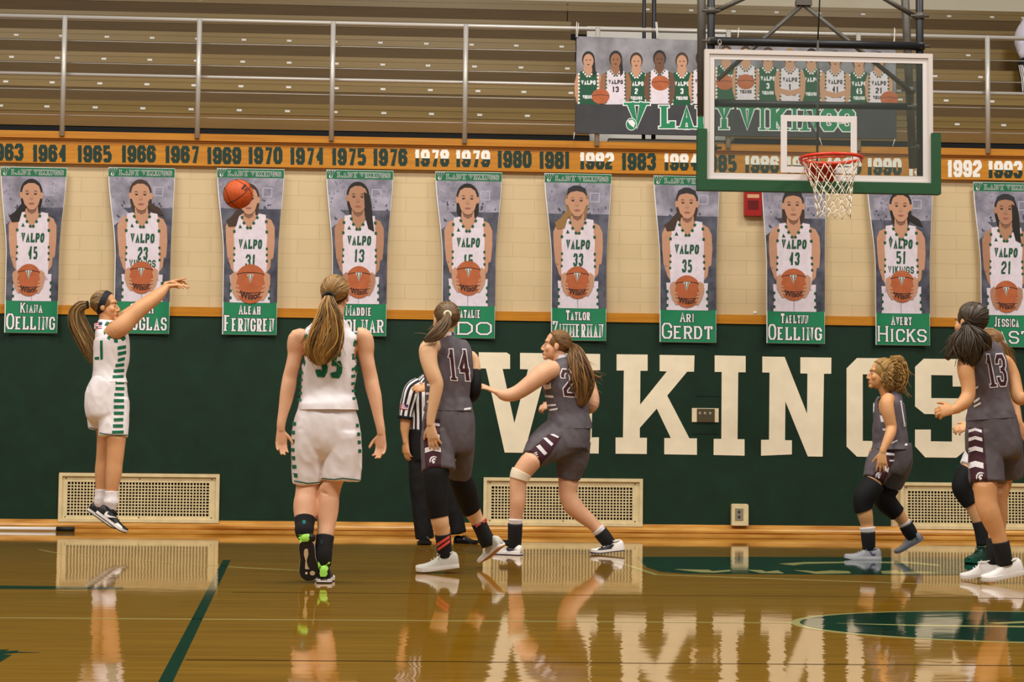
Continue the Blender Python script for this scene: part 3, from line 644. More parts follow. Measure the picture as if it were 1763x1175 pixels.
    # ball and hands
    bx, by = ballc; r = ballr
    poly(ellp(bx, by, r, r*.97, 36), 6, 8.4)
    for (a, c_, o) in ((-.45, .0, 0), (.32, .12, 0)):
        pts = [(bx+r*math.sin(t)*.97*math.sqrt(max(0, 1-a*a)), by+r*a*.9+r*.16*math.cos(t)*(1 if a > 0 else -1)) for t in np.linspace(-1.5, 1.5, 16)]
        for q in stroke_quads(pts, 5): poly([tuple(p) for p in q], 7, 8.7)
    tq('V', bx-20, by-8, 36, 50, 11, 8.9, 8, serif=4, out=4); tq('V', bx-20, by-8, 36, 50, 9, 9.2, 5, serif=3)
    V, Fs = font_mesh('Wilson', .03); w_ = V[:, 0].max()
    for f in Fs: poly([(bx-.62*r+V[i][0]/w_*1.24*r, by+.68*r-V[i][1]*.36*r-.10*r*(1-((V[i][0]/w_-.5)*2)**2)*-1) for i in f], 7, 9.0)
    for sx in (-1, 1):
        poly([(bx+sx*r*1.18, by-r*.45), (bx+sx*r*.9, by-r*.62), (bx+sx*r*.78, by-r*.3), (bx+sx*r*.9, by+r*.1), (bx+sx*r*.82, by+r*.5), (bx+sx*r*.62, by+r*.78), (bx+sx*r*.78, by+r*.8), (bx+sx*r*1.05, by+r*.45), (bx+sx*r*1.2, by)], 2, 9.4)
        for k in range(3): poly([(bx+sx*r*(.95-.06*k), by+r*(.0+.2*k)), (bx+sx*r*(.70-.06*k), by+r*(.08+.22*k)), (bx+sx*r*(.70-.06*k), by+r*(.18+.22*k)), (bx+sx*r*(.95-.06*k), by+r*(.15+.2*k))], 2, 9.6)
    finish('portrait_print', bm, pm, b, recalc=False)
    # --- header strip with lettering
    hs = sheet('header_strip', 40, 97, PGD, 34, 468, 1, 4)
    bm = bmesh.new()
    tq2 = lambda s, x0, yb, w, h, t, lay, mi, **k: [poly([(x0+p[0], yb-p[1]) for p in q], mi, lay) for q in text_quads(s, w, h, t, **k)]
    tq2('LADY', 106, 86, 128, 32, 6.5, 2.2, 8, serif=5, out=2.2, gap=.25); tq2('LADY', 106, 86, 128, 32, 6.5, 2.6, 5, serif=5, gap=.25)
    tq2('VIKINGS', 252, 86, 196, 32, 6.5, 2.2, 8, serif=4, out=2.2, gap=.25); tq2('VIKINGS', 252, 86, 196, 32, 6.5, 2.6, 5, serif=4, gap=.25)
    tq2('V', 40, 90, 48, 46, 11, 2.3, 8, serif=4, out=2); tq2('V', 40, 90, 48, 46, 11, 2.7, 5, serif=4)
    poly(ellp(60, 82, 11, 10, 14), 8, 3.0); poly(ellp(62, 80, 5, 9, 10), 5, 3.2)
    finish('header_lettering', bm, pm, hs, recalc=False)
    # --- name panel
    ns = sheet('name_panel', 910, 1118, PGB, 40, 462, 1.5, 8)
    bm = bmesh.new()
    def name(s, xc, w, yb, h, t, se):
        for (o, mi, l) in ((4.5, 7, 2.6), (0, 8, 3.2)):
            for q in text_quads(s, w, h, t, serif=se, out=o, gap=.16, big=1.22): poly([(xc-w/2+p[0], yb-p[1]) for p in q], mi, l)
    name(first, 245, fw_*400, 988, 52, 10.5, 3.5)
    name(last, 245+gapn, lw*400, 1098, 84, 16, 5)
    finish('name_lettering', bm, pm, ns, recalc=False)
    return b
LB = 'wall portrait banner of a white player '
player_banner(4, 117.5, 10, 102, 289, 574, 45, 'k', 'a', 'tail_left', 'KIANA', 'OELLING', LB+'numbered 45, lettered KIANA OELLING', 1.0, .46, hx=-6, ballc=(218, 775))
player_banner(188.5, 303, 197, 293.5, 290, 575, 23, 'b', 'a', 'tail_right', 'S  AH', 'DOUGLAS', LB+'numbered 23, partly behind the shooting arm', 1.0, .46, viks=688)
player_banner(375, 490.5, 383, 477.5, 291.5, 577, 31, 'b', 'a', 'tail_left', 'ALEAH', 'FERNGREN', LB+'numbered 31, partly behind the flying ball', 1.0, .44, ballc=(250, 790), ballr=132, hx=-8, hy=20, vy=530, ny=640)
player_banner(562.5, 677.5, 570, 665, 294, 579, 13, 'k', 'b', 'tail_side', 'MADDIE', 'MOLNAR', LB+'numbered 13, above the player 35 in white', 1.0, .52, ballc=(245, 770), hx=-5)
player_banner(749.5, 864, 759, 851, 297, 583, 15, 'k', 'a', 'short', 'NATALIE', ' DO', LB+'numbered 15, dark hair pulled back, behind player 14', .98, .52, ballc=(248, 730), ballr=116, ny=618)
player_banner(936.5, 1051.5, 946, 1041.5, 300, 587, 33, 'l', 'a', 'tail_left', 'TAYLOR', 'ZIMMERMAN', LB+'numbered 33 with a blond tail and dark headband', 1.0, .48, headband=True, ballc=(240, 745))
player_banner(1124, 1237, 1132, 1230, 304, 590, 35, 'b', 'a', 'tail_left', 'ARI', 'GERDT', LB+'numbered 35, lettered ARI GERDT', .98, .28, headband=True, ballc=(244, 790), hx=8, vy=515, ny=625)
player_banner(1309, 1420, 1315, 1416, 308, 592, 43, 'b', 'a', 'short', 'TAELYNN', 'OELLING', LB+'numbered 43, right behind the hoop net', 1.0, .52, headband=True, ballc=(238, 735), vy=470, ny=566)
player_banner(1490, 1603, 1502, 1596, 312, 595, 51, 'k', 'a', 'tail_right', 'AVERY', 'HICKS', LB+'numbered 51, lettered AVERY HICKS', .98, .42, ballc=(250, 735), hx=8, hy=-8, vy=455, ny=545, viks=650)
player_banner(1672, 1786, 1683, 1776, 315, 598, 21, 'k', 'b', 'tail_side', 'JESSICA', 'EAST', LB+'numbered 21 at the right edge above player 13', .98, .5, headband=True, ballc=(245, 790), vy=500, ny=600)

# ---------------------------------------------------------------- team banner on the rail
YT = -0.128
tb_ = empty('team_banner', W(1265, 240, YT), 'wide dark team banner lettered LADY VIKINGS tied to the guard rail', 'banner')
def grad_material():
    m = bpy.data.materials.new('banner_print'); m.use_nodes = True; nt = m.node_tree; b = nt.nodes['Principled BSDF']; N = nt.nodes.new; L = nt.links.new
    tc = N('ShaderNodeTexCoord'); n = N('ShaderNodeTexNoise'); n.inputs['Scale'].default_value = 5; n.inputs['Detail'].default_value = 5; L(tc.outputs['Object'], n.inputs['Vector'])
    r = N('ShaderNodeValToRGB'); r.color_ramp.elements[0].position = .3; r.color_ramp.elements[1].position = .72
    r.color_ramp.elements[0].color = rgb((96, 94, 98)); r.color_ramp.elements[1].color = rgb((158, 154, 162)); L(n.outputs['Fac'], r.inputs[0]); L(r.outputs[0], b.inputs['Base Color'])
    b.inputs['Roughness'].default_value = .55; return m
TBG = grad_material(); TBM = mat('banner_mid', (88, 86, 90), .55, c2=(108, 106, 110), vscale=6); TBD = mat('banner_dark', (52, 51, 54), .55, c2=(64, 62, 66), vscale=6)
def px(p, l): return W(p[0], p[1], YT-l*.0011)
c4 = [(992, 62.5), (1543.5, 80), (1543.5, 240), (989.5, 230)]
def edge(t, v): # banner local -> pixel
    a = np.array(c4[0])*(1-t)+np.array(c4[1])*t; c_ = np.array(c4[3])*(1-t)+np.array(c4[2])*t
    return tuple(a*(1-v)+c_*v)
bm = bmesh.new(); slab(bm, [px(edge(0, 0), 0), px(edge(1, 0), 0), px(edge(1, 1), 0), px(edge(0, 1), 0)], .002, Vector((0, 1, 0)))
finish('sheet', bm, TBD, tb_)
bm = bmesh.new(); tm = [TBG, TBM, TBD, PSK['a'], PHR['k'], PW, PG, PO, PK, PWT, PE, PSK['d'], PSK['c'], PHR['l'], PGB, PY, mat('print_fade', (120, 116, 122), .6), PHR['b']]
tpc = [0]
def tp(pts, mi, lay):
    tpc[0] += 1; lay = lay+.008*(tpc[0] % 9)
    vs = [bm.verts.new(px(p, lay)) for p in pts]; f = bm.faces.new(vs); f.material_index = mi
    f.normal_update()
    if f.normal.y > 0: f.normal_flip()
for (v0, v1, mi) in ((0, .56, 0), (.56, .68, 1)):
    tp([edge(.002, v0), edge(.998, v0), edge(.998, v1), edge(.002, v1)], mi, .6)
figs = [(1013, 103, 4, 3, 'g', '', 0, None), (1095.5, 105, 17, 3, 'g', '2', 0, None), (1174, 105, 17, 3, 'g', '3', 0, None), (1060, 102, 4, 12, 'w', '13', 1, (1034, 166)), (1135.5, 101, 4, 11, 'w', '', 1, (1137, 143)), (1209, 101, 4, 3, 'w', '', 0, None),
        (1250, 93, 17, 3, 'g', '', 1, (1248, 142)), (1322, 96, 17, 3, 'g', '3', 0, None), (1397, 98, 4, 3, 'g', '', 0, None), (1284, 94, 17, 3, 'w', '31', 0, (1284, 141)), (1360, 98, 13, 3, 'w', '1', 2, None), (1479, 105, 17, 3, 'g', '45', 0, None), (1438, 102, 17, 3, 'w', '41', 2, None), (1513, 104, 4, 3, 'w', '21', 0, (1531, 170))]
for i, (x, y, hr, sk, jc, nm, pose, ball) in enumerate(figs):
    l = 1.0+i*.9; w = 27 if pose else 24; s = .0185
    tp([(x-7, y+8), (x+7, y+8), (x+9, y+20), (x+w-4, y+25), (x+w, y+40), (x+w-1, y+62), (x+w-6, y+78), (x-w+6, y+78), (x-w+1, y+62), (x-w, y+40), (x-w+4, y+25), (x-9, y+20)], sk, l)
    jm = 5 if jc == 'w' else 6
    tp([(x-15, y+21), (x-8, y+18), (x, y+30), (x+8, y+18), (x+15, y+21), (x+16, y+40), (x+17, y+78), (x-17, y+78), (x-16, y+40)], jm, l+.2)
    for k in range(9):
        for sx in (-1, 1):
            yy = y+23+k*6.2; tp([(x+sx*16.4-1.6, yy), (x+sx*16.4+1.6, yy), (x+sx*16.4+1.6, yy+3), (x+sx*16.4-1.6, yy+3)], 6 if jc == 'w' else 9, l+.35)
    for k in range(3):
        for sx in (-1, 1): tp([(x+sx*(2.5+k*3)-1.3, y+27-k*3.6), (x+sx*(2.5+k*3)+1.3, y+27-k*3.6), (x+sx*(2.5+k*3)+1.3, y+30-k*3.6), (x+sx*(2.5+k*3)-1.3, y+30-k*3.6)], 6 if jc == 'w' else 9, l+.35)
    tc_ = 8 if jc == 'w' else 9
    for q in text_quads('VALPO', 25, 7.5, 1.8): tp([(x-12.5+p[0], y+43-p[1]) for p in q], tc_, l+.35)
    if nm:
        for q in text_quads(nm, 5.5*len(nm), 10, 2.2, gap=.25): tp([(x-2.75*len(nm)+p[0], y+57-p[1]) for p in q], tc_, l+.35)
    if pose != 1:
        for q in text_quads('VIKINGS', 20, 6, 1.5): tp([(x-10+p[0], y+67-p[1]) for p in q], tc_, l+.35)
    if pose == 2: tp([(x-w+2, y+52), (x, y+58), (x+w-2, y+52), (x+w-4, y+62), (x, y+67), (x-w+4, y+62)], sk, l+.45)
    tp(ellp(x, y-1, 11, 14, 20), hr, l+.3); tp(ellp(x, y+2, 8.8, 12.2, 20), sk, l+.5)
    if i in (0, 3, 5): tp([(x+5, y-8), (x+11, y), (x+13, y+24), (x+8, y+30), (x+6, y+12)], hr, l+.4)
    for sx in (-1, 1): tp(ellp(x+sx*3.3, y+.5, 1.6, .9, 8), 10, l+.65)
    tp(ellp(x, y+8.2, 2.6, .9, 8), 10, l+.65)
    if ball:
        tp(ellp(ball[0], ball[1], 15.5, 13, 22), 7, l+.6)
        for q in stroke_quads([(ball[0]-15, ball[1]-1), (ball[0], ball[1]-3), (ball[0]+15, ball[1]-1)], .9): tp([tuple(p) for p in q], 8, l+.75)
finish('team_print', bm, tm, tb_, recalc=False)
# lower dark fade and lettering
bm = bmesh.new()
tp([edge(.002, .70), edge(.998, .66), edge(.998, .995), edge(.002, .995)], 2, 15)
GK[0] = 1.12
boxes = [('L', 1136.5, 1164), ('A', 1168.5, 1196), ('D', 1199.5, 1227), ('Y', 1233.5, 1260), ('V', 1272, 1301), ('I', 1304.5, 1321), ('K', 1325, 1357), ('I', 1359, 1377), ('N', 1379.5, 1410), ('G', 1413, 1441), ('S', 1444.5, 1472)]
for (ch, x0, x1) in boxes:
    yb_ = 221+(x0-1136)*.0165; h = 39
    for (o, mi, l) in ((2.0, 9, 16), (0, 14, 16.6)):
        for q in glyph(ch, x1-x0, h, 9.6, 3.6, o): tp([(x0+p[0], yb_-p[1]) for p in q], mi, l)
for (o, mi, l) in ((2.0, 9, 16), (0, 14, 16.6)):
    for q in glyph('V', 40, 43, 12.5, 5, o): tp([(1076.5+p[0], 220-p[1]) for p in q], mi, l)
tp(ellp(1087, 214, 9.5, 11, 24), 9, 17.2)
tp(ellp(1087, 214, 8.3, 9.8, 24), 14, 17.6); tp([(1080, 208), (1089, 206), (1094, 212), (1091, 220), (1084, 214)], 9, 18); 
finish('banner_lettering', bm, tm, tb_, recalc=False)
RP = mat('rope_white', (222, 218, 208), .7)
bm = bmesh.new()
for (a, b_) in (((992, 64), (993, 38)), ((994, 64), (996, 40)), ((1131, 66), (1129, 38)), ((1133, 66), (1131, 38)), ((1270, 70), (1272, 48)), ((1540, 80), (1540, 48)), ((1538, 80), (1541, 52)), ((989, 228), (987.5, 240)), ((1410, 234), (1416, 254)), ((1541, 238), (1537, 252)), ((1129.5, 231), (1129.5, 226)), ((1270, 233), (1270, 229))):
    tube(bm, [W(a[0], a[1], YT-.012), W(b_[0], b_[1], YR-.05 if b_[1] < 100 else YT-.01)], .0042, 6)
finish('tie_cord', bm, RP, tb_)
# ================================================================= BASKET
BX, BY = 3.094, -2.654
ZL, ZH = 2.902, 3.966
PIPE = mat('pipe_black', (30, 30, 32), 0.45, 0.2, 0.5); PIPEG = mat('pipe_grey', (88, 82, 74), 0.5, 0.3, 0.5)
FRW = mat('board_white', (204, 194, 188), 0.45); BPAD = mat('board_pad_green', (24, 74, 40), 0.65)
RIMM = mat('rim_orange', (212, 52, 22), 0.35, 0, 0.5); RIMD = mat('rim_bracket_red', (176, 30, 20), 0.4)
NETM = mat('net_cord', (232, 220, 200), 0.8)
hoop = empty('basketball_hoop', Vector((BX, BY, ZL)), 'glass backboard with white border, green padding, orange rim and net hung on black pipes', 'basketball hoop')
def glass_mat():
    m = bpy.data.materials.new('board_glass'); m.use_nodes = True; nt = m.node_tree; N = nt.nodes.new; L = nt.links.new
    nt.nodes.remove(nt.nodes['Principled BSDF']); out = nt.nodes['Material Output']
    t = N('ShaderNodeBsdfTransparent'); t.inputs[0].default_value = (.90, .93, .91, 1)
    g = N('ShaderNodeBsdfGlossy'); g.inputs['Roughness'].default_value = .02
    d = N('ShaderNodeBsdfDiffuse'); d.inputs[0].default_value = rgb((150, 160, 150))
    fr = N('ShaderNodeFresnel'); fr.inputs[0].default_value = 1.35
    m1 = N('ShaderNodeMixShader'); m1.inputs[0].default_value = .07; L(t.outputs[0], m1.inputs[1]); L(d.outputs[0], m1.inputs[2])
    m2 = N('ShaderNodeMixShader'); L(fr.outputs[0], m2.inputs[0]); L(m1.outputs[0], m2.inputs[1]); L(g.outputs[0], m2.inputs[2]); L(m2.outputs[0], out.inputs[0])
    return m
bm = bmesh.new(); box(bm, BX-.86, BX+.86, BY-.006, BY+.006, ZL+.05, ZH-.05); finish('glass', bm, glass_mat(), hoop)
def ring_boxes(bm, x0, x1, z0, z1, t, y0, y1):
    for (a, b, c, d) in ((x0, x1, z1-t, z1), (x0, x1, z0, z0+t), (x0, x0+t, z0+t, z1-t), (x1-t, x1, z0+t, z1-t)): box(bm, a, b, y0, y1, c, d)
bm = bmesh.new(); ring_boxes(bm, BX-.9144, BX+.9144, ZL, ZH, .036, BY-.022, BY+.03); bmesh.ops.bevel(bm, geom=bm.edges[:], offset=.004, segments=1)
fr = finish('frame', bm, FRW, hoop)
bm = bmesh.new(); ring_boxes(bm, BX-.879, BX+.879, ZL+.035, ZH-.035, .043, BY-.011, BY-.0065); finish('painted_border', bm, mat('border_white', (214, 206, 202), .5), hoop)
bm = bmesh.new(); ring_boxes(bm, BX-.305, BX+.305, 2.992, 3.452, .05, BY-.011, BY-.0065); finish('target_square', bm, MATS['border_white'], hoop)
# U-shaped padding
bm = bmesh.new()
x0, x1, x2, x3 = BX-.972, BX-.897, BX+.897, BX+.972
zb0, zb1, zt0, zt1 = ZL-.065, ZL+.022, 3.325, 3.325
for (a, b, c, d) in ((x0, x3, zb0, zb1), (x0, x1, zb1, zt0), (x2, x3, zb1, zt1)): box(bm, a, b, BY-.042, BY+.035, c, d)
bmesh.ops.remove_doubles(bm, verts=bm.verts, dist=1e-5)
finish('edge_padding', bm, BPAD, hoop)
# rim, bracket, net
RC = Vector((BX+.012, BY-.381, 3.048))
rimpts = [RC+Vector((.236*math.cos(t), .236*math.sin(t), 0)) for t in np.linspace(0, 2*math.pi, 49)[:-1]]
bm = bmesh.new(); tube(bm, rimpts, .0135, 10, closed=True)
tube(bm, [p+Vector((0, 0, -.026)) for p in rimpts[10:39]], .0065, 6)
for k in range(12):
    p = rimpts[k*4]; tube(bm, [p+Vector((0, 0, -.006)), p+Vector((0, 0, -.03))], .004, 6)
rim = finish('rim', bm, RIMM, hoop)
bm = bmesh.new(); slab(bm, [Vector((RC.x+a, BY-.012, 3.06+b)) for a, b in ((-.12, .0), (.12, .0), (.10, -.14), (-.10, -.14))], .02)
box(bm, RC.x-.11, RC.x+.11, BY-.15, BY-.03, 3.035, 3.05); 
slab(bm, [Vector((RC.x-.1, BY-.03, 3.04)), Vector((RC.x-.1, BY-.145, 3.04)), Vector((RC.x-.1, BY-.03, 2.93))], .2, Vector((1, 0, 0)))
finish('rim_bracket', bm, RIMD, rim)
levels = [(0, .228, 0), (-.085, .198, 0), (-.165, .166, .004), (-.225, .150, .010), (-.285, .138, .016), (-.345, .132, .02), (-.405, .130, .022), (-.45, .131, .022)]
bm = bmesh.new(); rn = random.Random(3)
def node(l, k):
    z, r, dx = levels[l]; a = 2*math.pi*(k+.5*(l % 2))/12
    j = .006*l/4
    rr = random.Random(l*31+(k % 12)*7)
    return RC+Vector((r*math.cos(a)+dx+rr.uniform(-j, j), r*math.sin(a)+rr.uniform(-j, j), z+rr.uniform(-j, j)))
for l in range(len(levels)-1):
    for k in range(12):
        a = node(l, k)
        for kk in ((k, k-1) if l % 2 == 0 else (k, k+1)):
            b = node(l+1, kk); m_ = (a+b)/2+Vector((rn.uniform(-.004, .004), rn.uniform(-.004, .004), -.004))
            tube(bm, [a, m_, b], .0036, 5)
for k in range(12): ell(bm, node(2, k), AX, (.010, .010, .011), 8, 6)
finish('net', bm, NETM, hoop)
# carrying frame: pipes behind the board, rising to the roof
def pipe(name, a, b, r, m, y0=-2.35, y1=None):
    bm = bmesh.new(); y1 = y0 if y1 is None else y1
    tube(bm, [W(a[0], a[1], y0), W(b[0], b[1], y1)], r, 14); return finish(name, bm, m, hoop)
pipe('mast_pipe', (1224, -160), (1224.5, 300), .031, PIPE); pipe('mast_pipe', (1582, -160), (1585, 325), .031, PIPE)
pipe('rear_pipe', (1207.5, -160), (1208, 200), .036, PIPEG, -2.0); pipe('rear_pipe', (1551, -160), (1572, 290), .034, PIPEG, -2.0)
pipe('cross_pipe', (1222, 70.5), (1590, 80), .034, PIPE, -2.38); pipe('cross_pipe', (1224, 178), (1578, 184), .029, PIPE, -2.3)
pipe('brace', (1384, 6), (1236, 137), .019, PIPEG, -2.15); pipe('brace', (1381, 6), (1566, 156), .019, PIPEG, -2.15)
pipe('brace', (1228, 21), (1300, -12), .020, PIPEG, -2.3); pipe('brace', (1578, 30), (1490, -22), .020, PIPEG, -2.3); pipe('brace', (1384, 6), (1372, -40), .02, PIPEG, -2.15)
pipe('hoist_cable', (1415, -80), (1408, 70), .006, PIPE, -2.3); pipe('hoist_cable', (1408, 70), (1407, 286), .009, PIPEG, -2.42)
def clamp(p, y, r, w=.05):
    bm = bmesh.new(); c = W(p[0], p[1], y); tube(bm, [c-Vector((0, 0, w/2)), c+Vector((0, 0, w/2))], r, 14)
    tube(bm, [c+Vector((-.075, -.01, 0)), c+Vector((.075, -.01, 0))], .012, 8); finish('clamp', bm, PIPEG, hoop)
for p, y in (((1224, 19), -2.35), ((1583, 28), -2.35), ((1225, 71), -2.37), ((1584, 80), -2.37), ((1567, 156), -2.1), ((1577, 184), -2.32), ((1584, 255), -2.34), ((1226, 255), -2.34)): clamp(p, y, .04)
bm = bmesh.new(); box(bm, W(1370, 6, -2.15).x, W(1397, 6, -2.15).x, -2.18, -2.12, W(1384, 10, -2.15).z, W(1384, 1, -2.15).z); finish('gusset', bm, PIPEG, hoop)
bm = bmesh.new()
for k in range(3):
    c = W(1239+k*.3, 73+k*6, -2.45); tube(bm, [c+Vector((.014*math.cos(t)*(1 if k % 2 == 0 else .3), .014*math.cos(t)*(.3 if k % 2 == 0 else 1), .022*math.sin(t))) for t in np.linspace(0, 2*math.pi, 13)[:-1]], .0035, 6, closed=True)
finish('chain', bm, STEEL, hoop)
bm = bmesh.new(); 
for x in (BX-.80, BX+.80): box(bm, x-.10, x+.10, BY+.008, BY+.03, ZL+.05, ZL+.085)
finish('mounting_plate', bm, FRW, hoop)
# pair of black posts behind the team banner
for x, w, lb in ((1109, .03, 'thin black upright pipe behind the team banner, left one of the pair'), (1126, .036, 'thicker black upright pipe behind the team banner, right one of the pair')):
    bm = bmesh.new(); tube(bm, [Vector((W(x, 60, .9).x, .9, 3.60)), Vector((W(x, 0, .9).x, .9, 6.2))], w*.62, 12)
    tag(finish('support_pipe', bm, PIPE), lb, 'pipe')

# ================================================================= BALL IN THE AIR
BALLM = mat('ball_orange', (196, 84, 36), 0.6, 0, 0.3, var=.08, vscale=60, bump=.15)
bc = W(410, 334.3, -2.8); br = 25.4/scale(bc)
bm = bmesh.new(); bmesh.ops.create_uvsphere(bm, u_segments=48, v_segments=32, radius=br); bmesh.ops.translate(bm, vec=bc, verts=bm.verts)
ball = finish('basketball', bm, BALLM, smooth=True); tag(ball, 'orange basketball with black seams flying in front of the banner numbered 31', 'ball')
Rb = Matrix.Rotation(.5, 3, 'X') @ Matrix.Rotation(-.6, 3, 'Y') @ Matrix.Rotation(.35, 3, 'Z')
bm = bmesh.new(); T = np.linspace(0, 2*math.pi, 49)[:-1]
cv = [[Vector((math.cos(t), math.sin(t), 0)) for t in T], [Vector((math.cos(t), 0, math.sin(t))) for t in T]]
for s in (-1, 1): cv.append([Vector((s*(.62+.22*math.cos(2*t)), .78*math.cos(t), .78*math.sin(t))).normalized() for t in T])
for c_ in cv: tube(bm, [bc+Rb @ p*(br*1.0005) for p in c_], .0026, 6, closed=True)
finish('seams', bm, mat('seam_black', (34, 24, 22), .7), ball)
bm = bmesh.new(); cen = (W(424, 322, -2.9)-bc).normalized(); ex = (RT*.55+UP*.55).normalized(); ex = (ex-cen*ex.dot(cen)).normalized(); ey = cen.cross(ex)
for row, (w_, h_) in enumerate(((.060, .020), (.046, .014))):
    for k in range(5 if row == 0 else 4):
        for (a, b_) in ((0, .6), (.65, .85)) if k % 2 else ((.0, .35), (.4, .85)):
            x0_, x1_ = -w_/2+w_*(k+a)/5, -w_/2+w_*(k+b_)/5; y0_ = .004-row*.022; y1_ = y0_+h_*.8
            bm.faces.new([bm.verts.new(bc+(cen*br+ex*x+ey*y).normalized()*(br+.001)) for x, y in ((x0_, y0_), (x1_, y0_), (x1_, y1_), (x0_, y1_))])
finish('maker_print', bm, MATS['seam_black'], ball)
# ================================================================= PEOPLE
def remeshed(bm, voxel, smooth_it=2, name='t'):
    me = bpy.data.meshes.new(name); bmesh.ops.recalc_face_normals(bm, faces=bm.faces); bm.to_mesh(me); bm.free()
    o = bpy.data.objects.new(name, me); C.objects.link(o)
    m = o.modifiers.new('r', 'REMESH'); m.mode = 'VOXEL'; m.voxel_size = voxel; m.use_smooth_shade = True
    if smooth_it:
        s = o.modifiers.new('s', 'SMOOTH'); s.factor = 0.5; s.iterations = smooth_it
    dg = bpy.context.evaluated_depsgraph_get(); dg.update()
    nm = bpy.data.meshes.new_from_object(o.evaluated_get(dg))
    bpy.data.objects.remove(o); bpy.data.meshes.remove(me)
    b2 = bmesh.new(); b2.from_mesh(nm); bpy.data.meshes.remove(nm)
    # keep the largest connected piece only
    b2.verts.ensure_lookup_table(); seen = set(); best = []
    for v in b2.verts:
        if v in seen: continue
        st = [v]; seen.add(v); comp = []
        while st:
            q = st.pop(); comp.append(q)
            for e in q.link_edges:
                w = e.other_vert(q)
                if w not in seen: seen.add(w); st.append(w)
        if len(comp) > len(best): best = comp
    keep = set(best); bmesh.ops.delete(b2, geom=[v for v in b2.verts if v not in keep], context='VERTS')
    for f in b2.faces: f.smooth = True
    return b2
def loft_rings(bm, rings, seg=24, sub=4, cap=True, pw=2.0, mi=0, grow=0.0, scale_=1.0):
    """rings: (center, half width across the view, half depth) -> grid of verts"""
    R = cr([(r[0].x, r[0].y, r[0].z, r[1], r[2]) for r in rings], sub)
    n = len(R); out = []
    cen = [Vector(r[:3]) for r in R]
    for i in range(n):
        t = (cen[min(i+1, n-1)]-cen[max(i-1, 0)]).normalized(); v = (cen[i]-CP).normalized()
        L = t.cross(v).normalized(); D = L.cross(t).normalized()
        if L.dot(RT) < 0 and abs(t.z) > .5: pass
        a = R[i][3]*scale_+grow; b = R[i][4]*scale_+grow; ring = []
        for k in range(seg):
            an = 2*math.pi*k/seg; cx, sx = math.cos(an), math.sin(an)
            ring.append(bm.verts.new(cen[i]+L*a*math.copysign(abs(cx)**(2/pw), cx)+D*b*math.copysign(abs(sx)**(2/pw), sx)))
        out.append(ring)
    for i in range(n-1):
        for k in range(seg):
            f = bm.faces.new((out[i][k], out[i][(k+1) % seg], out[i+1][(k+1) % seg], out[i+1][k])); f.material_index = mi; f.smooth = True
    if cap:
        for rg in (out[0][::-1], out[-1]):
            f = bm.faces.new(rg); f.material_index = mi
    return out
class Fig:
    def __init__(s, Y, base, label, name='person'):
        s.Y = Y; s.root = empty(name, base, label, 'person')
    def J(s, p): return W(p[0], p[1], s.Y+(p[2] if len(p) > 2 else 0))
    def rings(s, rs):
        o = []
        for r in rs:
            c = s.J(r); sc = scale(c); a = r[3]/sc; o.append((c, a, a*(r[4] if len(r) > 4 else 1.0)))
        return o
    def limb(s, bm, rs, **k): return loft_rings(bm, s.rings(rs), **k)
    def obj(s, name, bm, m, parent=None, **k): return finish(name, bm, m, parent or s.root, **k)

def hand(bm, wrist, d, n, side, curl=(.3, .35, .4, .5), spread=.06, size=1.0, thumb=.6, vs=None):
    """palm, four separate bent fingers and a thumb; d = towards fingertips, n = way the palm faces, side = thumb side (+1: lateral = d x n)"""
    d = d.normalized(); n = (n-d*n.dot(d)).normalized(); lat = d.cross(n)*side
    k = size
    def oring(c, a, b, seg=14): return [bm.verts.new(c+lat*a*math.cos(t)+n*b*math.sin(t)) for t in [2*math.pi*i/seg for i in range(seg)]]
    prev = None
    for (x, a, b, o) in ((-.03, .0245, .0215, 0), (0, .027, .0195, 0), (.03, .034, .018, .002), (.06, .039, .016, .002), (.085, .040, .013, .001), (.095, .036, .009, 0)):
        rg = oring(wrist+d*x*k+lat*o*k, a*k, b*k)
        if prev:
            for i in range(14): bm.faces.new((prev[i], prev[(i+1) % 14], rg[(i+1) % 14], rg[i]))
        else: bm.faces.new(rg[::-1])
        prev = rg
    bm.faces.new(prev)
    Ls = ((.040, .024, .019), (.044, .028, .020), (.041, .026, .019), (.032, .019, .017))
    for i in range(4):
        off = (.029-.0195*i)*k; p = wrist+d*(.086-(.006 if i in (0,) else .012 if i == 3 else 0))*k+lat*off
        ang = spread*(1.5-i); dd = (d*math.cos(ang)+lat*math.sin(ang)).normalized(); pts = [p]; c = curl[i]
        for j, l in enumerate(Ls[i]):
            dd = (Matrix.Rotation(c*(1.0 if j else .7), 3, dd.cross(n).normalized()) @ dd).normalized()
            p = p+dd*l*k; pts.append(p)
        tube(bm, cr([tuple(q) for q in pts], 2), [r*k for r in (.0092, .0092, .0088, .0084, .0080, .0074, .0062)], 8)
    p = wrist+d*.022*k+lat*.024*k; dd = (d*.72+lat*.75+n*.25).normalized(); pts = [p]
    for l, c in ((.035, 0), (.03, thumb*.5), (.024, thumb*.4)):
        dd = (dd*math.cos(c)+(d*.8+n*.5-lat*.25)*math.sin(c)).normalized(); p = p+dd*l*k; pts.append(p)
    tube(bm, cr([tuple(q) for q in pts], 2), [r*k for r in (.0135, .013, .0115, .0105, .010, .009, .007)], 8)

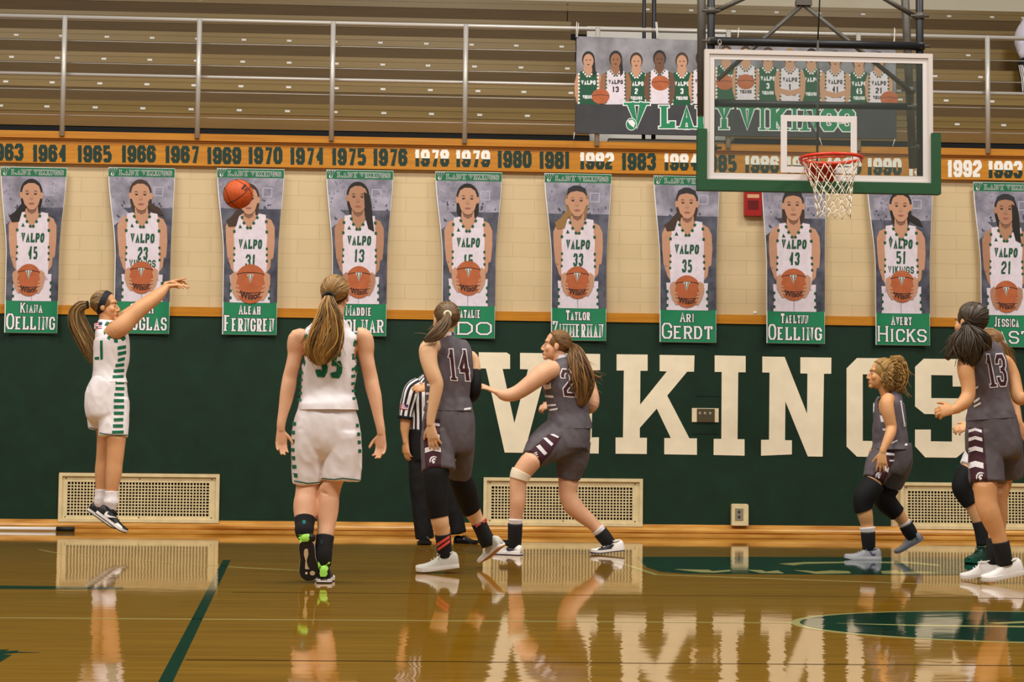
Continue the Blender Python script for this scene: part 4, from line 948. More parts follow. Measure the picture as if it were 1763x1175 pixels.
class Head:
    def __init__(s, c, f, u, k=1.0):
        s.c = c; s.f = f.normalized(); s.u = (u-s.f*u.dot(s.f)).normalized(); s.l = s.f.cross(s.u); s.k = k
    def P(s, x, y, z): return s.c+(s.l*x+s.f*y+s.u*z)*s.k
    def E(s, bm, c, r, **k): return ell(bm, s.P(*c), (s.l, s.f, s.u), [q*s.k for q in r], **k)
    def shape(s, bm):
        s.E(bm, (0, -.012, .035), (.074, .092, .084)); s.E(bm, (0, .025, -.03), (.060, .062, .078)); s.E(bm, (0, .035, -.055), (.047, .052, .052))
        s.E(bm, (0, .070, -.096), (.021, .020, .017)); s.E(bm, (0, .064, .028), (.052, .024, .022))
        for sx in (-1, 1):
            s.E(bm, (sx*.036, .058, -.028), (.025, .022, .026)); s.E(bm, (sx*.074, -.006, -.008), (.010, .019, .030)); s.E(bm, (sx*.011, .090, -.040), (.009, .011, .008))
            s.E(bm, (sx*.030, .074, .002), (.014, .011, .010))
        tube(bm, [s.P(0, .078, .012), s.P(0, .092, -.008), s.P(0, .103, -.028), s.P(0, .106, -.034), s.P(0, .092, -.042)], [q*s.k for q in (.0085, .009, .010, .0105, .008)], 10)
        s.E(bm, (0, .083, -.064), (.022, .012, .0065)); s.E(bm, (0, .081, -.076), (.019, .012, .0075))
    def face(s, fig, hair_m, sides=(-1, 1), lips=True):
        for sx in sides:
            bm = bmesh.new(); s.E(bm, (sx*.030, .0815, .0015), (.0118, .0045, .0052), u=12, v=8); e = fig.obj('eye', bm, EYEW)
            bm = bmesh.new(); s.E(bm, (sx*.030, .0850, .0015), (.0056, .0022, .0052), u=12, v=8); fig.obj('iris', bm, EYED, e)
            bm = bmesh.new(); tube(bm, [s.P(sx*.014, .0885, .018), s.P(sx*.03, .087, .0235), s.P(sx*.047, .076, .019)], [.0028*s.k, .0034*s.k, .0016*s.k], 6); fig.obj('eyebrow', bm, hair_m)
        if lips:
            bm = bmesh.new(); s.E(bm, (0, .089, -.0645), (.019, .0085, .0042), u=12, v=8); s.E(bm, (0, .088, -.0745), (.017, .0085, .005), u=12, v=8); fig.obj('lips', bm, LIPM)
EYEW = mat('eye_white', (214, 204, 198), .3); EYED = mat('eye_dark', (40, 28, 22), .3); LIPM = mat('lip_red', (176, 92, 84), .5)

def hair_mats(n, c, spread=.28):
    return [mat(n+'_mid', c, .45, 0, .5), mat(n+'_light', tuple(min(255, v*(1+spread)) for v in c), .42, 0, .5), mat(n+'_dark', tuple(v*(1-spread) for v in c), .5, 0, .4)]
def strand(bm, pts, r, mi, sub=3, seg=5):
    P = [Vector(p) for p in cr([tuple(p) for p in pts], sub)]; n = len(P)
    tube(bm, P, [max(.0008, r*(0.75+.25*math.sin(math.pi*min(1, i/(n-1)*1.1)))*(1-.75*(i/(n-1))**4)) for i in range(n)], seg, mi)
def cap_hair(fig, h, tie, mats, n=150, seed=1, grow=1.0, part='hair', front=.055, curly=0.0):
    """skull cap plus combed strands running from the hairline to the tie"""
    rng = random.Random(seed); bm = bmesh.new()
    h.E(bm, (0, -.020, .032), (.080*grow, .094*grow, .089*grow), u=32, v=20, mi=0)
    C0 = np.array((0, -.020, .032)); R0 = np.array((.0815, .0955, .0905))*grow
    tl = np.array(((tie-h.c).dot(h.l), (tie-h.c).dot(h.f), (tie-h.c).dot(h.u)))/h.k; tdir = (tl-C0)/R0; tdir /= np.linalg.norm(tdir)
    for i in range(int(n*1.4)):
        a = rng.uniform(-2.6, 2.6)   # around the hairline: 0 = forehead, +-pi = nape
        z = float(np.interp(abs(a), [0, .6, 1.0, 1.35, 1.7, 2.2, 2.8], [.80, .68, .40, 0, -.2, -.42, -.62]))
        d0 = np.array((math.sin(a), math.cos(a)*.95, z)); d0 /= np.linalg.norm(d0); pts = []
        md = d0+tdir+np.array((rng.gauss(0, .22), 0, .55*(1+math.cos(a))*rng.uniform(.4, 1.5))); md /= np.linalg.norm(md); j = np.array([rng.gauss(0, .05) for _ in range(3)])
        for t in np.linspace(0, 1, 8):
            d = d0*(1-t)**2+md*2*t*(1-t)*1.25+tdir*t*t+j*math.sin(math.pi*t)*.6; d /= np.linalg.norm(d)
            q = C0+d*R0*(1.0+rng.uniform(-.004, .012)+curly*rng.uniform(-.02, .12)); pts.append(h.P(*q))
        strand(bm, pts, .0036*h.k, rng.choice((0, 0, 1, 2)), 2)
    return fig.obj(part, bm, mats, smooth=True)
def tail_hair(fig, path, mats, n=90, seed=2, parent=None, name='ponytail', rough=.25, r=.0042, flyaway=6, core=True, pw=1.0, curl=0.0):
    """path: (px,py,dy,half width px, depth ratio)"""
    rng = random.Random(seed); bm = bmesh.new(); R = fig.rings(path)
    if core: loft_rings(bm, [(c, a*.80, b*.80) for c, a, b in R], seg=14, sub=3, mi=0)
    cen = [r_[0] for r_ in R]; m = len(R); fr = []
    for i in range(m):
        t = (cen[min(i+1, m-1)]-cen[max(i-1, 0)]).normalized(); v = (cen[i]-CP).normalized(); L = t.cross(v).normalized(); fr.append((L, L.cross(t).normalized()))
    for k in range(n):
        an = rng.uniform(0, 2*math.pi); rad = rng.uniform(.55, 1.02); end = rng.uniform(m*.62, m-1) if k > n*.35 else m-1
        u, w = math.cos(an)*rad, math.sin(an)*rad; ju, jw = 0, 0; pts = []
        for i in range(m):
            if i > end+.5: break
            ju += rng.gauss(0, rough*.35); jw += rng.gauss(0, rough*.35)
            cl = lambda q: max(-1.08, min(1.08, q))
            c, a, b = R[i]; pts.append(c+fr[i][0]*a*cl(u+ju)+fr[i][1]*b*cl(w+jw))
        if curl and len(pts) > 2:
            P = [Vector(q) for q in cr([tuple(q) for q in pts], 7)]; ph = rng.uniform(0, 6.3); w_ = rng.uniform(.8, 1.25)
            pts = [q+(fr[0][0]*math.cos(ph+i*w_)+fr[0][1]*math.sin(ph+i*w_))*curl*rng.uniform(.7, 1.2) for i, q in enumerate(P)]
        if len(pts) > 2: strand(bm, pts, r*rng.uniform(.7, 1.2), rng.choice((0, 0, 1, 1, 2, 2)), 1 if curl else 3, 4 if curl else 5)
    for k in range(flyaway):
        i0 = rng.randint(m//3, m-2); c, a, b = R[i0]; p = c+fr[i0][0]*a*rng.choice((-1, 1))
        dv = (cen[i0+1]-cen[i0]).normalized()*.05+fr[i0][0]*rng.uniform(-.05, .05)
        strand(bm, [p, p+dv*.6+Vector((0, 0, rng.uniform(-.01, .015))), p+dv*1.4], .0016, 1)
    return fig.obj(name, bm, mats, parent, smooth=True)
def tie_ring(fig, p, r, m, name='hair_tie', parent=None, axis=None):
    bm = bmesh.new(); c = fig.J(p); ax = (axis or Vector((0, -1, .3))).normalized(); a = ax.cross(Vector((0, 0, 1))).normalized(); b = ax.cross(a)
    tube(bm, [c+(a*math.cos(t)+b*math.sin(t))*r for t in np.linspace(0, 2*math.pi, 17)[:-1]], r*.45, 8, closed=True)
    return fig.obj(name, bm, m, parent)

def wrinkle(bm, amp, sc=9.0, seed=0, stretch=(1, 1, .45)):
    bm.normal_update()
    for v in bm.verts:
        p = v.co; q = Vector((p.x*sc*stretch[0]+seed*3.1, p.y*sc*stretch[1], p.z*sc*stretch[2]+p.x*sc*.35))
        r_ = 1-abs(noise.noise(Vector((q.x*1.3+q.z*1.1, q.y*1.3, q.z*2.2-q.x*.9))))*2.2
        v.co = p+v.normal*(noise.noise(q)*amp*1.2+max(-.2, r_)*amp*.75+noise.noise(q*2.3)*amp*.5)
def jersey(fig, rings, holes, mats, trim=None, seg=120, sub=10, amp=.004, pw=2.3, seed=1, solid=.004, checks=14, tw=1.28):
    """shell lofted round the torso with arm holes; holes: (px,py,dy,rx px,ry px,rdepth m)"""
    bm = bmesh.new(); loft_rings(bm, fig.rings(rings), seg=seg, sub=sub, cap=False, pw=pw)
    H = []
    for hle in holes:
        c = fig.J(hle); sc = scale(c); H.append((c, hle[3]/sc, hle[4]/sc, hle[5], hle[6] if len(hle) > 6 else 0.0))
    dele = []
    for f in bm.faces:
        p = f.calc_center_median()
        for (c, a, b, d, rot) in H:
            v = p-c; x, z, y = v.dot(RT), v.dot(UP), v.dot(fw)
            x, z = x*math.cos(rot)+z*math.sin(rot), -x*math.sin(rot)+z*math.cos(rot)
            q = math.sqrt((x/a)**2+(z/b)**2+(y/d)**2)
            if q < 1: dele.append(f); break
            if trim is not None and q < tw:
                an = math.atan2(z/b, x/a)
                f.material_index = trim if int((an+math.pi)/(2*math.pi)*checks*2) % 2 else 0
    bmesh.ops.delete(bm, geom=dele, context='FACES')
    wrinkle(bm, amp, seed=seed)
    return fig_cloth(fig, 'jersey', bm, mats, solid)
def fig_cloth(fig, name, bm, mats, solid=.004):
    bmesh.ops.recalc_face_normals(bm, faces=bm.faces)
    o = fig.obj(name, bm, mats, smooth=True, recalc=False)
    if solid:
        m = o.modifiers.new('thick', 'SOLIDIFY'); m.thickness = solid; m.offset = -1
    return o
def shorts(fig, lofts, mats, voxel=.008, amp=.004, seed=3, name='shorts', smooth_it=5, sc=9.0):
    if getattr(fig, 'pending', None):
        legs = [rs for rs, k in fig.pending[0] if len(rs) > 4 and rs[0][1] > lofts[0][0][1]+5]
        def near(leg, r):
            best = None
            for p, q in zip(leg[:-1], leg[1:]):
                a, d = np.array(p[:2], float), np.array(q[:2], float)-np.array(p[:2], float); t = float(np.clip(np.dot(np.array(r[:2])-a, d)/(d@d), 0, 1))
                e = np.linalg.norm(a+d*t-np.array(r[:2])); dy = p[2]+(q[2]-p[2])*t
                if best is None or e < best[0]: best = (e, dy)
            return best
        new = [lofts[0]]
        for lf in lofts[1:]:
            if not legs: new.append(lf); continue
            lg = min(legs, key=lambda g: near(g, lf[-1])[0]/60+abs(near(g, lf[-1])[1]-lf[-1][2])*8)
            new.append([tuple(r[:2])+(near(lg, r)[1]*min(1, .55+.45*i/(len(lf)-1)),)+tuple(r[3:]) for i, r in enumerate(lf)])
        lofts = new; build_body(fig, lofts); fig.lofts = lofts
    bm = bmesh.new()
    for rs in lofts: fig.limb(bm, rs, seg=28, sub=4, pw=2.3)
    b2 = remeshed(bm, voxel, smooth_it); wrinkle(b2, amp, sc, seed)
    return fig.obj(name, b2, mats, smooth=True, recalc=False)
def bvh_of(o):
    me = o.data; off = o.matrix_parent_inverse.translation+(o.parent.location if o.parent and o.parent.type == 'EMPTY' else Vector())
    return BVHTree.FromPolygons([v.co.copy() for v in me.vertices], [tuple(p.vertices) for p in me.polygons])
def decal(fig, name, polys, target, m, lift=.003, step=.012, parent=None, bv=None):
    """flat outline given on the picture, wrapped on the garment it is printed on"""
    bv = bv or bvh_of(target); bm = bmesh.new()
    for ip, (pl, mi) in enumerate(polys):
        tb = bmesh.new(); f = tb.faces.new([tb.verts.new((p[0], p[1], 0)) for p in pl]); f.normal_update(); bmesh.ops.triangulate(tb, faces=[f])
        xs = [p[0] for p in pl]; ys = [p[1] for p in pl]; st = step*FPX/(fig.Y-CP.y)
        for (lo, hi, no) in ((min(xs), max(xs), (1, 0, 0)), (min(ys), max(ys), (0, 1, 0))):
            n = int((hi-lo)/st)
            for i in range(1, n+1):
                q = lo+(hi-lo)*i/(n+1); bmesh.ops.bisect_plane(tb, geom=tb.verts[:]+tb.edges[:]+tb.faces[:], plane_co=(q, q, 0), plane_no=no)
        mp = {}; last = None
        for v in tb.verts:
            d = ray(v.co.x, v.co.y).normalized(); hit = bv.ray_cast(CP, d, 60)
            mp[v] = (hit[0], d) if hit[0] is not None else (None, d)
        good = [(CP-h[0]).length for h in mp.values() if h[0] is not None]
        if not good: tb.free(); continue
        md = sorted(good)[len(good)//2]; vm = {}
        for v, (h, d) in mp.items():
            dist = (h-CP).length if h is not None else None
            if dist is None or abs(dist-md) > .25: dist = md
            vm[v] = bm.verts.new(CP+d*(dist-lift-.00012*(ip % 12)))
        for f in tb.faces:
            vs = [vm[v] for v in f.verts]
            try: ff = bm.faces.new(vs)
            except ValueError: continue
            ff.material_index = mi; ff.smooth = True
            ff.normal_update()
            if ff.normal.dot(fw) > 0: ff.normal_flip()
        tb.free()
    return fig.obj(name, bm, m, parent or target, recalc=False)
def quad_text(s, c4, t, gap=.2, out=0, serif=0.0, wd=1.0, ht=1.3):
    """letters mapped in a picture quad TL,TR,BR,BL; returns polys"""
    c = [np.array(p, float) for p in c4]; o = []
    for q in text_quads(s, wd, ht, t, serif=serif, out=out, gap=gap):
        pl = []
        for p in q:
            u, v = p[0]/wd, 1-p[1]/ht; pl.append(tuple((c[0]*(1-u)+c[1]*u)*(1-v)+(c[3]*(1-u)+c[2]*u)*v))
        o.append(pl)
    return o
def tubewear(fig, name, rs, m, grow=.004, parent=None, seg=24, sub=4, amp=0.0, cap=True):
    if 'sock' in name: rs = [tuple(r[:4])+(1.0,) for r in rs[:-1]]+[tuple(rs[-1][:3])+(rs[-1][3]*.86, .84)]
    bm = bmesh.new(); loft_rings(bm, fig.rings(rs), seg=seg, sub=sub, grow=grow, cap=cap)
    if name in ('legging', 'knee_pad') and getattr(fig, 'lofts', None): clamp(fig, bm.verts, fig.lofts, .93)
    if amp: wrinkle(bm, amp, 22)
    return fig.obj(name, bm, m, parent, smooth=True)

def shoe(fig, heel, toe, up, upper_m, sole_m, L=None, width=.047, h=.10, lace_m=None, name='shoe', out_m=None, spring=.012, tongue=True, collar=True, yto=None):
    """heel/toe = ends of the sole (px,py,dy); builds midsole, outsole, upper, collar and laces"""
    a, b = fig.J(heel), fig.J(toe)
    if yto is not None:     # bring the foot under its ankle: slide both ends along their sight lines on the floor
        def at(p, Y):
            k_ = (Y-CP.y)/(p.y-CP.y); return Vector((CP.x+(p.x-CP.x)*k_, Y, p.z))
        sg = 1 if b.y >= a.y else -1; Y0 = fig.Y+yto; a0, b0 = at(a, Y0), at(b, Y0); L0 = (b0-a0).length
        dl = sg*math.sqrt(max(0.0, .262**2-L0**2)); a, b = at(a, Y0-dl*.28), at(b, Y0+dl*.72)
    x = (b-a)
    L = x.length; x.normalize(); u = (up-x*up.dot(x)).normalized(); l = x.cross(u); k = L/.27
    prof = [(0, .018, 0, .062), (.03, .029, 0, .078), (.10, .034, 0, .086), (.20, .036, 0, .083), (.30, .036, 0, .080), (.40, .036, 0, .083), (.47, .037, 0, .073), (.56, .040, 0, .059), (.70, .0445, 0, .047), (.82, .043, 0, .041), (.92, .034, 0, .036), (.98, .020, 0, .030), (1.0, .010, 0, .024)]
    s_h = .024*k; bm = bmesh.new()
    def P(t, y, z): return a+x*(t*L)+l*y+u*(z+spring*max(0, (t-.7)/.3)**2)
    rings = []
    for (t, w, _, hh_) in [tuple(r) for r in cr(prof, 2)]:
        w *= width/.047*k; hh_ *= h/.10*k; ring = []
        for i in range(16):
            an = math.pi*i/15; c_, s_ = math.cos(an), math.sin(an)
            ring.append(bm.verts.new(P(t, w*math.copysign(abs(c_)**.75, c_), s_h*.7+max(.006, (hh_-s_h*.7))*s_**.85)))
        rings.append(ring)
    for i in range(len(rings)-1):
        for j in range(15): bm.faces.new((rings[i][j], rings[i][j+1], rings[i+1][j+1], rings[i+1][j])).smooth = True
        bm.faces.new((rings[i][15], rings[i][0], rings[i+1][0], rings[i+1][15]))
    bm.faces.new(rings[0]); bm.faces.new(rings[-1][::-1])
    up_o = fig.obj(name, bm, upper_m, smooth=True)
    def outline(g, n=40):
        o = []
        for t in np.linspace(0, 1, 22):
            w = np.interp(t, [0, .04, .12, .25, .42, .58, .72, .85, .94, 1], [.018, .030, .036, .036, .034, .041, .047, .044, .032, .010])*width/.047*k+g; o.append((t, w))
        return [(t, w) for t, w in o]+[(t, -w) for t, w in o[::-1]]
    for nm, z0, z1, g, m in (('midsole', .007*k, s_h*1.05, .0065, sole_m), ('outsole', 0, .0075*k, .005, out_m or sole_m)):
        bm = bmesh.new(); ol = outline(g)
        lo = [bm.verts.new(P(t, w, z0)) for t, w in ol]; hi = [bm.verts.new(P(t, w, z1)) for t, w in ol]; n = len(ol)
        for i in range(n): bm.faces.new((lo[i], lo[(i+1) % n], hi[(i+1) % n], hi[i]))
        h_ = n//2
        for s_ in (lo, hi):
            for i in range(h_-1): bm.faces.new((s_[i], s_[i+1], s_[n-2-i], s_[n-1-i]))
        fig.obj(nm, bm, m, up_o)
    if lace_m:
        bm = bmesh.new()
        for t in (.40, .47, .54, .61):
            zt_ = np.interp(t, [.34, .44, .56, .70], [.081, .075, .061, .049])*h/.10*k; w = .022*k
            tube(bm, [P(t, -w, zt_-.010*k), P(t+.01, 0, zt_+.003), P(t, w, zt_-.010*k)], .0032, 6)
        for s_ in (-1, 1): tube(bm, [P(.40, 0, .082*h/.10*k), P(.38, s_*.016, .092*h/.10*k), P(.41, s_*.030, .080*h/.10*k), P(.45, s_*.036, .066*k)], .0024, 6)
        fig.obj('laces', bm, lace_m, up_o)
    if collar:
        bm = bmesh.new(); c0 = P(.28, 0, .080*h/.10*k)
        tube(bm, [c0+x*.050*k*math.cos(t)+l*.031*k*math.sin(t)+u*(.004*abs(math.cos(t))) for t in np.linspace(0, 2*math.pi, 21)[:-1]], .0055*k, 8, closed=True)
        fig.obj('collar', bm, upper_m if not isinstance(upper_m, list) else upper_m[0], up_o)
    up_o['_'] = 0; del up_o['_']
    return up_o
def swoosh(cx, cy, w, h, rot=0.0, flip=1):
    pts = [(-.5, .05), (-.44, .34), (-.30, .42), (-.05, .30), (.5, -.5), (-.08, .02), (-.26, .10), (-.36, .02), (-.36, -.16)]
    return [(cx+flip*(x*w*math.cos(rot)-y*h*math.sin(rot)), cy+(x*w*math.sin(rot)+y*h*math.cos(rot))) for x, y in pts]
def helmet(cx, cy, s, rot=0):
    """small plumed helmet crest"""
    P = [[(-.5, .45), (-.55, 0), (-.35, -.42), (.05, -.6), (.5, -.5), (.55, -.38), (.1, -.42), (-.2, -.22), (-.36, .05), (-.36, .5)],
         [(-.2, .05), (0, -.25), (.3, -.3), (.42, -.1), (.42, .0), (.1, .02), (.05, .15), (.28, .2), (.36, .35), (.2, .55), (0, .6), (-.05, .35), (-.22, .3)]]
    return [[(cx+s*(x*math.cos(rot)-y*math.sin(rot)), cy+s*(x*math.sin(rot)+y*math.cos(rot))) for x, y in pl] for pl in P]
def flag(c4):
    c = [np.array(p, float) for p in c4]
    m = lambda u, v: tuple((c[0]*(1-u)+c[1]*u)*(1-v)+(c[3]*(1-u)+c[2]*u)*v)
    o = [([m(0, i/7), m(1, i/7), m(1, (i+1)/7), m(0, (i+1)/7)], 0 if i % 2 == 0 else 1) for i in range(7)]
    return o, [([m(.55, 0), m(1, 0), m(1, .55), m(.55, .55)], 2)]
def V3(x, y, z): return Vector((x, y, z))
def FP(px_, Y):
    """point on the floor at depth Y seen in picture column px_"""
    a, b = W(px_, 900, Y), W(px_, 1000, Y); return W(px_, 900+100*a.z/(a.z-b.z), Y)
_J = Fig.J
Fig.J = lambda s, p: p.copy() if isinstance(p, Vector) else _J(s, p)
SKIN = {'tan': mat('skin_tan', (214, 156, 108), .5, 0, .35, c2=(222, 166, 120), vscale=14), 'rose': mat('skin_rose', (222, 166, 128), .5, 0, .35, c2=(230, 176, 140), vscale=14),
        'fair': mat('skin_fair', (226, 178, 134), .5, 0, .35, c2=(232, 186, 144), vscale=14), 'warm': mat('skin_warm', (212, 152, 100), .5, 0, .35, c2=(220, 162, 112), vscale=14), 'brown': mat('skin_brown', (170, 112, 76), .5, 0, .35)}
WCL = mat('jersey_white', (240, 232, 234), .75, 0, .2, var=.015, vscale=25); GCL = mat('jersey_green', (8, 104, 70), .7)
TCL = mat('shorts_hem_teal', (14, 96, 84), .7)
GRY = mat('jersey_grey', (96, 88, 94), .6, 0, .3, var=.05, vscale=25); GRS = mat('shorts_grey', (92, 84, 88), .6, 0, .3, var=.05, vscale=25)
MAR = mat('jersey_maroon', (64, 22, 34), .65); WTR = mat('trim_white', (240, 234, 238), .7)
BLK = mat('cloth_black', (16, 15, 17), .75, 0, .3); SOCKW = mat('sock_white', (238, 230, 232), .85, 0, .2, var=.03, vscale=60); SOCKB = mat('sock_black', (22, 20, 22), .85)
SHW = mat('shoe_white', (238, 232, 228), .5); SHB = mat('shoe_black', (20, 19, 22), .45); SHG = mat('shoe_grey', (150, 148, 154), .55); SHC = mat('shoe_pale_grey', (206, 202, 190), .55); GUM = mat('gum_sole', (186, 122, 66), .5)
LIME = mat('lime_green', (170, 236, 90), .5); SHGR = mat('shoe_green', (10, 66, 50), .5); TEAL = mat('sock_teal', (10, 120, 108), .7); REDS = mat('sock_red', (232, 84, 76), .7); NAVY = mat('logo_navy', (44, 44, 84), .5)
FLAGM = [mat('flag_red', (178, 44, 56), .7), WTR, mat('flag_blue', (44, 48, 100), .7)]
def band(fig, h, nrm, off, width, m, name='headband', grow=1.045):
    bm = bmesh.new(); nrm = Vector(nrm).normalized()
    C0 = Vector((0, -.020, .032)); R0 = Vector((.080, .094, .089))*grow
    v = bmesh.ops.create_uvsphere(bm, u_segments=72, v_segments=48, radius=1)['verts']
    for q in bm.verts: q.co = Vector((C0.x+q.co.x*R0.x, C0.y+q.co.y*R0.y, C0.z+q.co.z*R0.z))
    bmesh.ops.bisect_plane(bm, geom=bm.verts[:]+bm.edges[:]+bm.faces[:], plane_co=nrm*(off-width/2), plane_no=nrm, clear_inner=True)
    bmesh.ops.bisect_plane(bm, geom=bm.verts[:]+bm.edges[:]+bm.faces[:], plane_co=nrm*(off+width/2), plane_no=nrm, clear_outer=True)
    for q in bm.verts: q.co = h.P(*q.co)
    o = fig_cloth(fig, name, bm, m, .004); return o
def body(fig, parts, head, skin, hands=(), vox=.0048):
    """the skin is built together with the shorts so that the thighs stay inside the cloth"""
    fig.pending = (parts, head, skin, hands, vox)
def clamp(fig, verts, lofts, q_max=.80):
    segs = []
    for rs in lofts:
        R = [(Vector(r[:3]), r[3], r[4]) for r in cr([(c.x, c.y, c.z, a, b) for c, a, b in fig.rings(rs)], 3)]
        for (c0, a0, b0), (c1, a1, b1) in zip(R[:-1], R[1:]):
            t = (c1-c0); ln = t.length; t = t/ln; v = ((c0+c1)/2-CP).normalized(); L = t.cross(v).normalized(); segs.append((c0, t, ln, L, L.cross(t), a0, a1, b0, b1, 0 if rs is lofts[0] else 1))
        if rs is not lofts[0]: segs[-1] = segs[-1][:9]+(2,)
    for vt in verts:
        best = None
        for (c0, t, ln, L, D, a0, a1, b0, b1, last) in segs:
            d = vt.co-c0; s_ = d.dot(t)/ln
            if not -.02 <= s_ <= (1+.05/ln if last == 2 else 1.0): continue
            ease = max(0.0, (s_-1)*ln/.05)*.5; s_c = min(s_, 1.0)
            a_, b_ = (a0+(a1-a0)*s_c)*(1+ease), (b0+(b1-b0)*s_c)*(1+ease); x, y = d.dot(L), d.dot(D); q = math.hypot(x/a_, y/b_)
            if q > (1.7, 1.4, 1.4 if s_ <= 1 else 1.25)[last]: continue
            if best is None or q < best[0]: best = (q, c0+t*(s_*ln), L*x+D*y)
        if best and q_max < best[0]: vt.co = best[1]+best[2]*(q_max/best[0])
def build_body(fig, lofts):
    parts, head, skin, hands, vox = fig.pending; fig.pending = None
    bm = bmesh.new(); top = lofts[0][0][1]-12
    for rs, k in parts:
        for h in hands:
            if (fig.J(rs[-1])-h['wrist']).length < .035:
                sc = scale(h['wrist']); rs = list(rs); z = h.get('size', 1.0)
                rs[-1] = rs[-1][:3]+(.0250*z*sc,); rs[-2] = rs[-2][:3]+(min(rs[-2][3], .0285*z*sc),)
        if rs[0][1] > top and len(rs) > 4:
            rs = list(rs); rs[-1] = tuple(rs[-1][:3])+(rs[-1][3]*.80, .8); rs[-2] = tuple(rs[-2][:3])+(rs[-2][3]*.95, .92)
        n0 = len(bm.verts); fig.limb(bm, rs, seg=20, sub=4, **k)
        bm.verts.ensure_lookup_table()
        if rs[0][1] > top: clamp(fig, bm.verts[n0:], lofts)
    if head: head.shape(bm)
    for h in hands: hand(bm, **h)
    b2 = remeshed(bm, vox, 2)
    if head:   # eye hollows
        for v in b2.verts:
            for sx in (-1, 1):
                d = (v.co-head.P(sx*.030, .080, .002)).length
                if d < .02: v.co -= head.f*.005*(1-d/.02)
    return fig.obj('body', b2, SKIN[skin], smooth=True, recalc=False)
def T(rs, k=.875): return [tuple([r[0], r[1], r[2], r[3]*k]+list(r[4:])) for r in rs]
def bars(lst): return [([(x0, y0), (x1, y1), (x1, y1+h), (x0, y0+h)], 0) for (x0, y0, x1, y1, h) in lst]

# ----------------------------------------------------------------- shooting player in white
f = Fig(0, V3(W(190, 944, -2.79).x, -2.79, 0), 'female player in white jumping at left, both arms stretched after the shot, ponytail flying'); f.Y = -2.79
hd = Head(f.J((181.5, 528, 0)), V3(1, -.06, .06), V3(-.04, 0, 1))
JR = [(188, 660, 0, 31.2, 1.25), (188, 648, 0, 28.5, 1.25), (189.5, 635, 0, 29, 1.2), (191.5, 615, 0, 30.8, 1.2), (192, 595, 0, 31, 1.3), (191, 581, 0, 29, 1.35), (187, 569, 0, 24, 1.3), (184, 558, 0, 16.5, 1.1), (184, 552, 0, 13, 1.0)]
armn = [(190, 576, -.10, 14), (200, 569, -.14, 15.5), (212, 560, -.14, 16.3), (226, 547, -.13, 14.3), (240, 534, -.12, 13.5), (252, 525, -.11, 12.2), (264, 516.5, -.09, 11.2), (275, 507, -.07, 9.8), (285, 497, -.05, 8), (290, 492.5, -.04, 7.5)]
armf = [(196, 568, .10, 15), (208, 556, .13, 16), (228, 540, .12, 13.5), (248, 525, .11, 12), (266, 511, .10, 10.5), (281, 497, .08, 8), (290, 488, .07, 7.2)]
legn = [(191, 690, -.09, 27), (195, 720, -.08, 25), (199, 745, -.08, 19.5), (199.5, 762, -.08, 16.3), (198.5, 786, -.08, 14.5), (197, 800, -.08, 14), (196, 815, -.08, 13.8), (194, 832, -.08, 12), (192, 850, -.08, 10), (191.5, 868, -.08, 9.5)]
legf = [(184, 690, .09, 25), (182, 715, .1, 22), (182, 745, .1, 16), (180, 765, .1, 13.3), (178, 790, .1, 12.5), (176, 810, .1, 12.5), (174.5, 830, .1, 10.4), (173.5, 850, .1, 8.7), (173, 864, .1, 8.5)]
nk = [(183, 563, 0, 12), (182.5, 552, 0, 12), (183, 542, 0, 12), (182, 532, 0, 11.5)]
wr = f.J((289, 493, -.04)); wr2 = f.J((289, 488.5, .07))
body(f, [(T(JR), {'pw': 2.3}), ([(188, 655, 0, 27, 1.2), (185, 680, 0, 33, 1.05), (185, 705, 0, 33, 1.0), (186, 720, 0, 26, 1)], {}), (nk, {}), (armn, {}), (armf, {}), (legn, {}), (legf, {})], hd, 'tan',
     [dict(wrist=wr, d=V3(1, 0, .12), n=V3(.15, .1, -1), side=1, curl=(.16, .26, .34, .40), spread=.12, thumb=.5, size=.95), dict(wrist=wr2, d=V3(1, -.05, .30), n=V3(.3, 0, -1), side=-1, curl=(.05, .5, .65, .8), spread=.09, size=.95)])
hm = hair_mats('hair_blond', (128, 98, 56)); tie = f.J((151.5, 525, 0))
hd.face(f, hm[2], (1, -1))
h0 = cap_hair(f, hd, tie, hm, 210, 11)
tail_hair(f, [(152, 525, 0, 5, 1), (141, 527, 0, 8.5, 1), (132, 538, 0, 12, .8), (134, 558, 0, 15, .7), (145, 580, 0, 15.5, .7), (155, 601, 0, 14, .7), (159.5, 616, 0, 10, .7), (160, 626, 0, 5, .7)], hm, 130, 5, h0)
tie_ring(f, (150.5, 525, 0), .022, BLK, axis=V3(1, 0, .1))
band(f, hd, (0, .92, -.39), -.012, .046, mat('headband_black', (22, 22, 34), .7), grow=1.10)
j = jersey(f, JR, [(201, 561, -.14, 19.5, 24.5, .14), (203, 561, .16, 19.5, 23, .13)], [WCL, GCL], trim=1, tw=1.22, checks=11, seed=1)
decal(f, 'stripe_pattern', bars([(202.5, 597, 217, 594.5, 6), (203, 607, 217.5, 604, 6), (203, 618, 215, 615, 5.5), (199, 627, 214, 625.5, 5.5), (196, 636.5, 214, 635.5, 5.5), (194, 646.5, 213, 646, 5)]), j, GCL)
decal(f, 'number', [([(172, 587), (176.5, 586), (177, 619), (172.5, 619.5)], 0), ([(163, 615), (170.5, 614.5), (170.5, 619.5), (163, 620)], 0)], j, GCL)
fl = flag([(162, 556.5), (176, 554.5), (175.5, 566), (162, 567)]); decal(f, 'flag_patch', fl[0], j, FLAGM, lift=.003); decal(f, 'flag_canton', [([(170, 555.4), (176, 554.6), (175.8, 560), (170, 560.6)], 2)], j, FLAGM, lift=.0045)
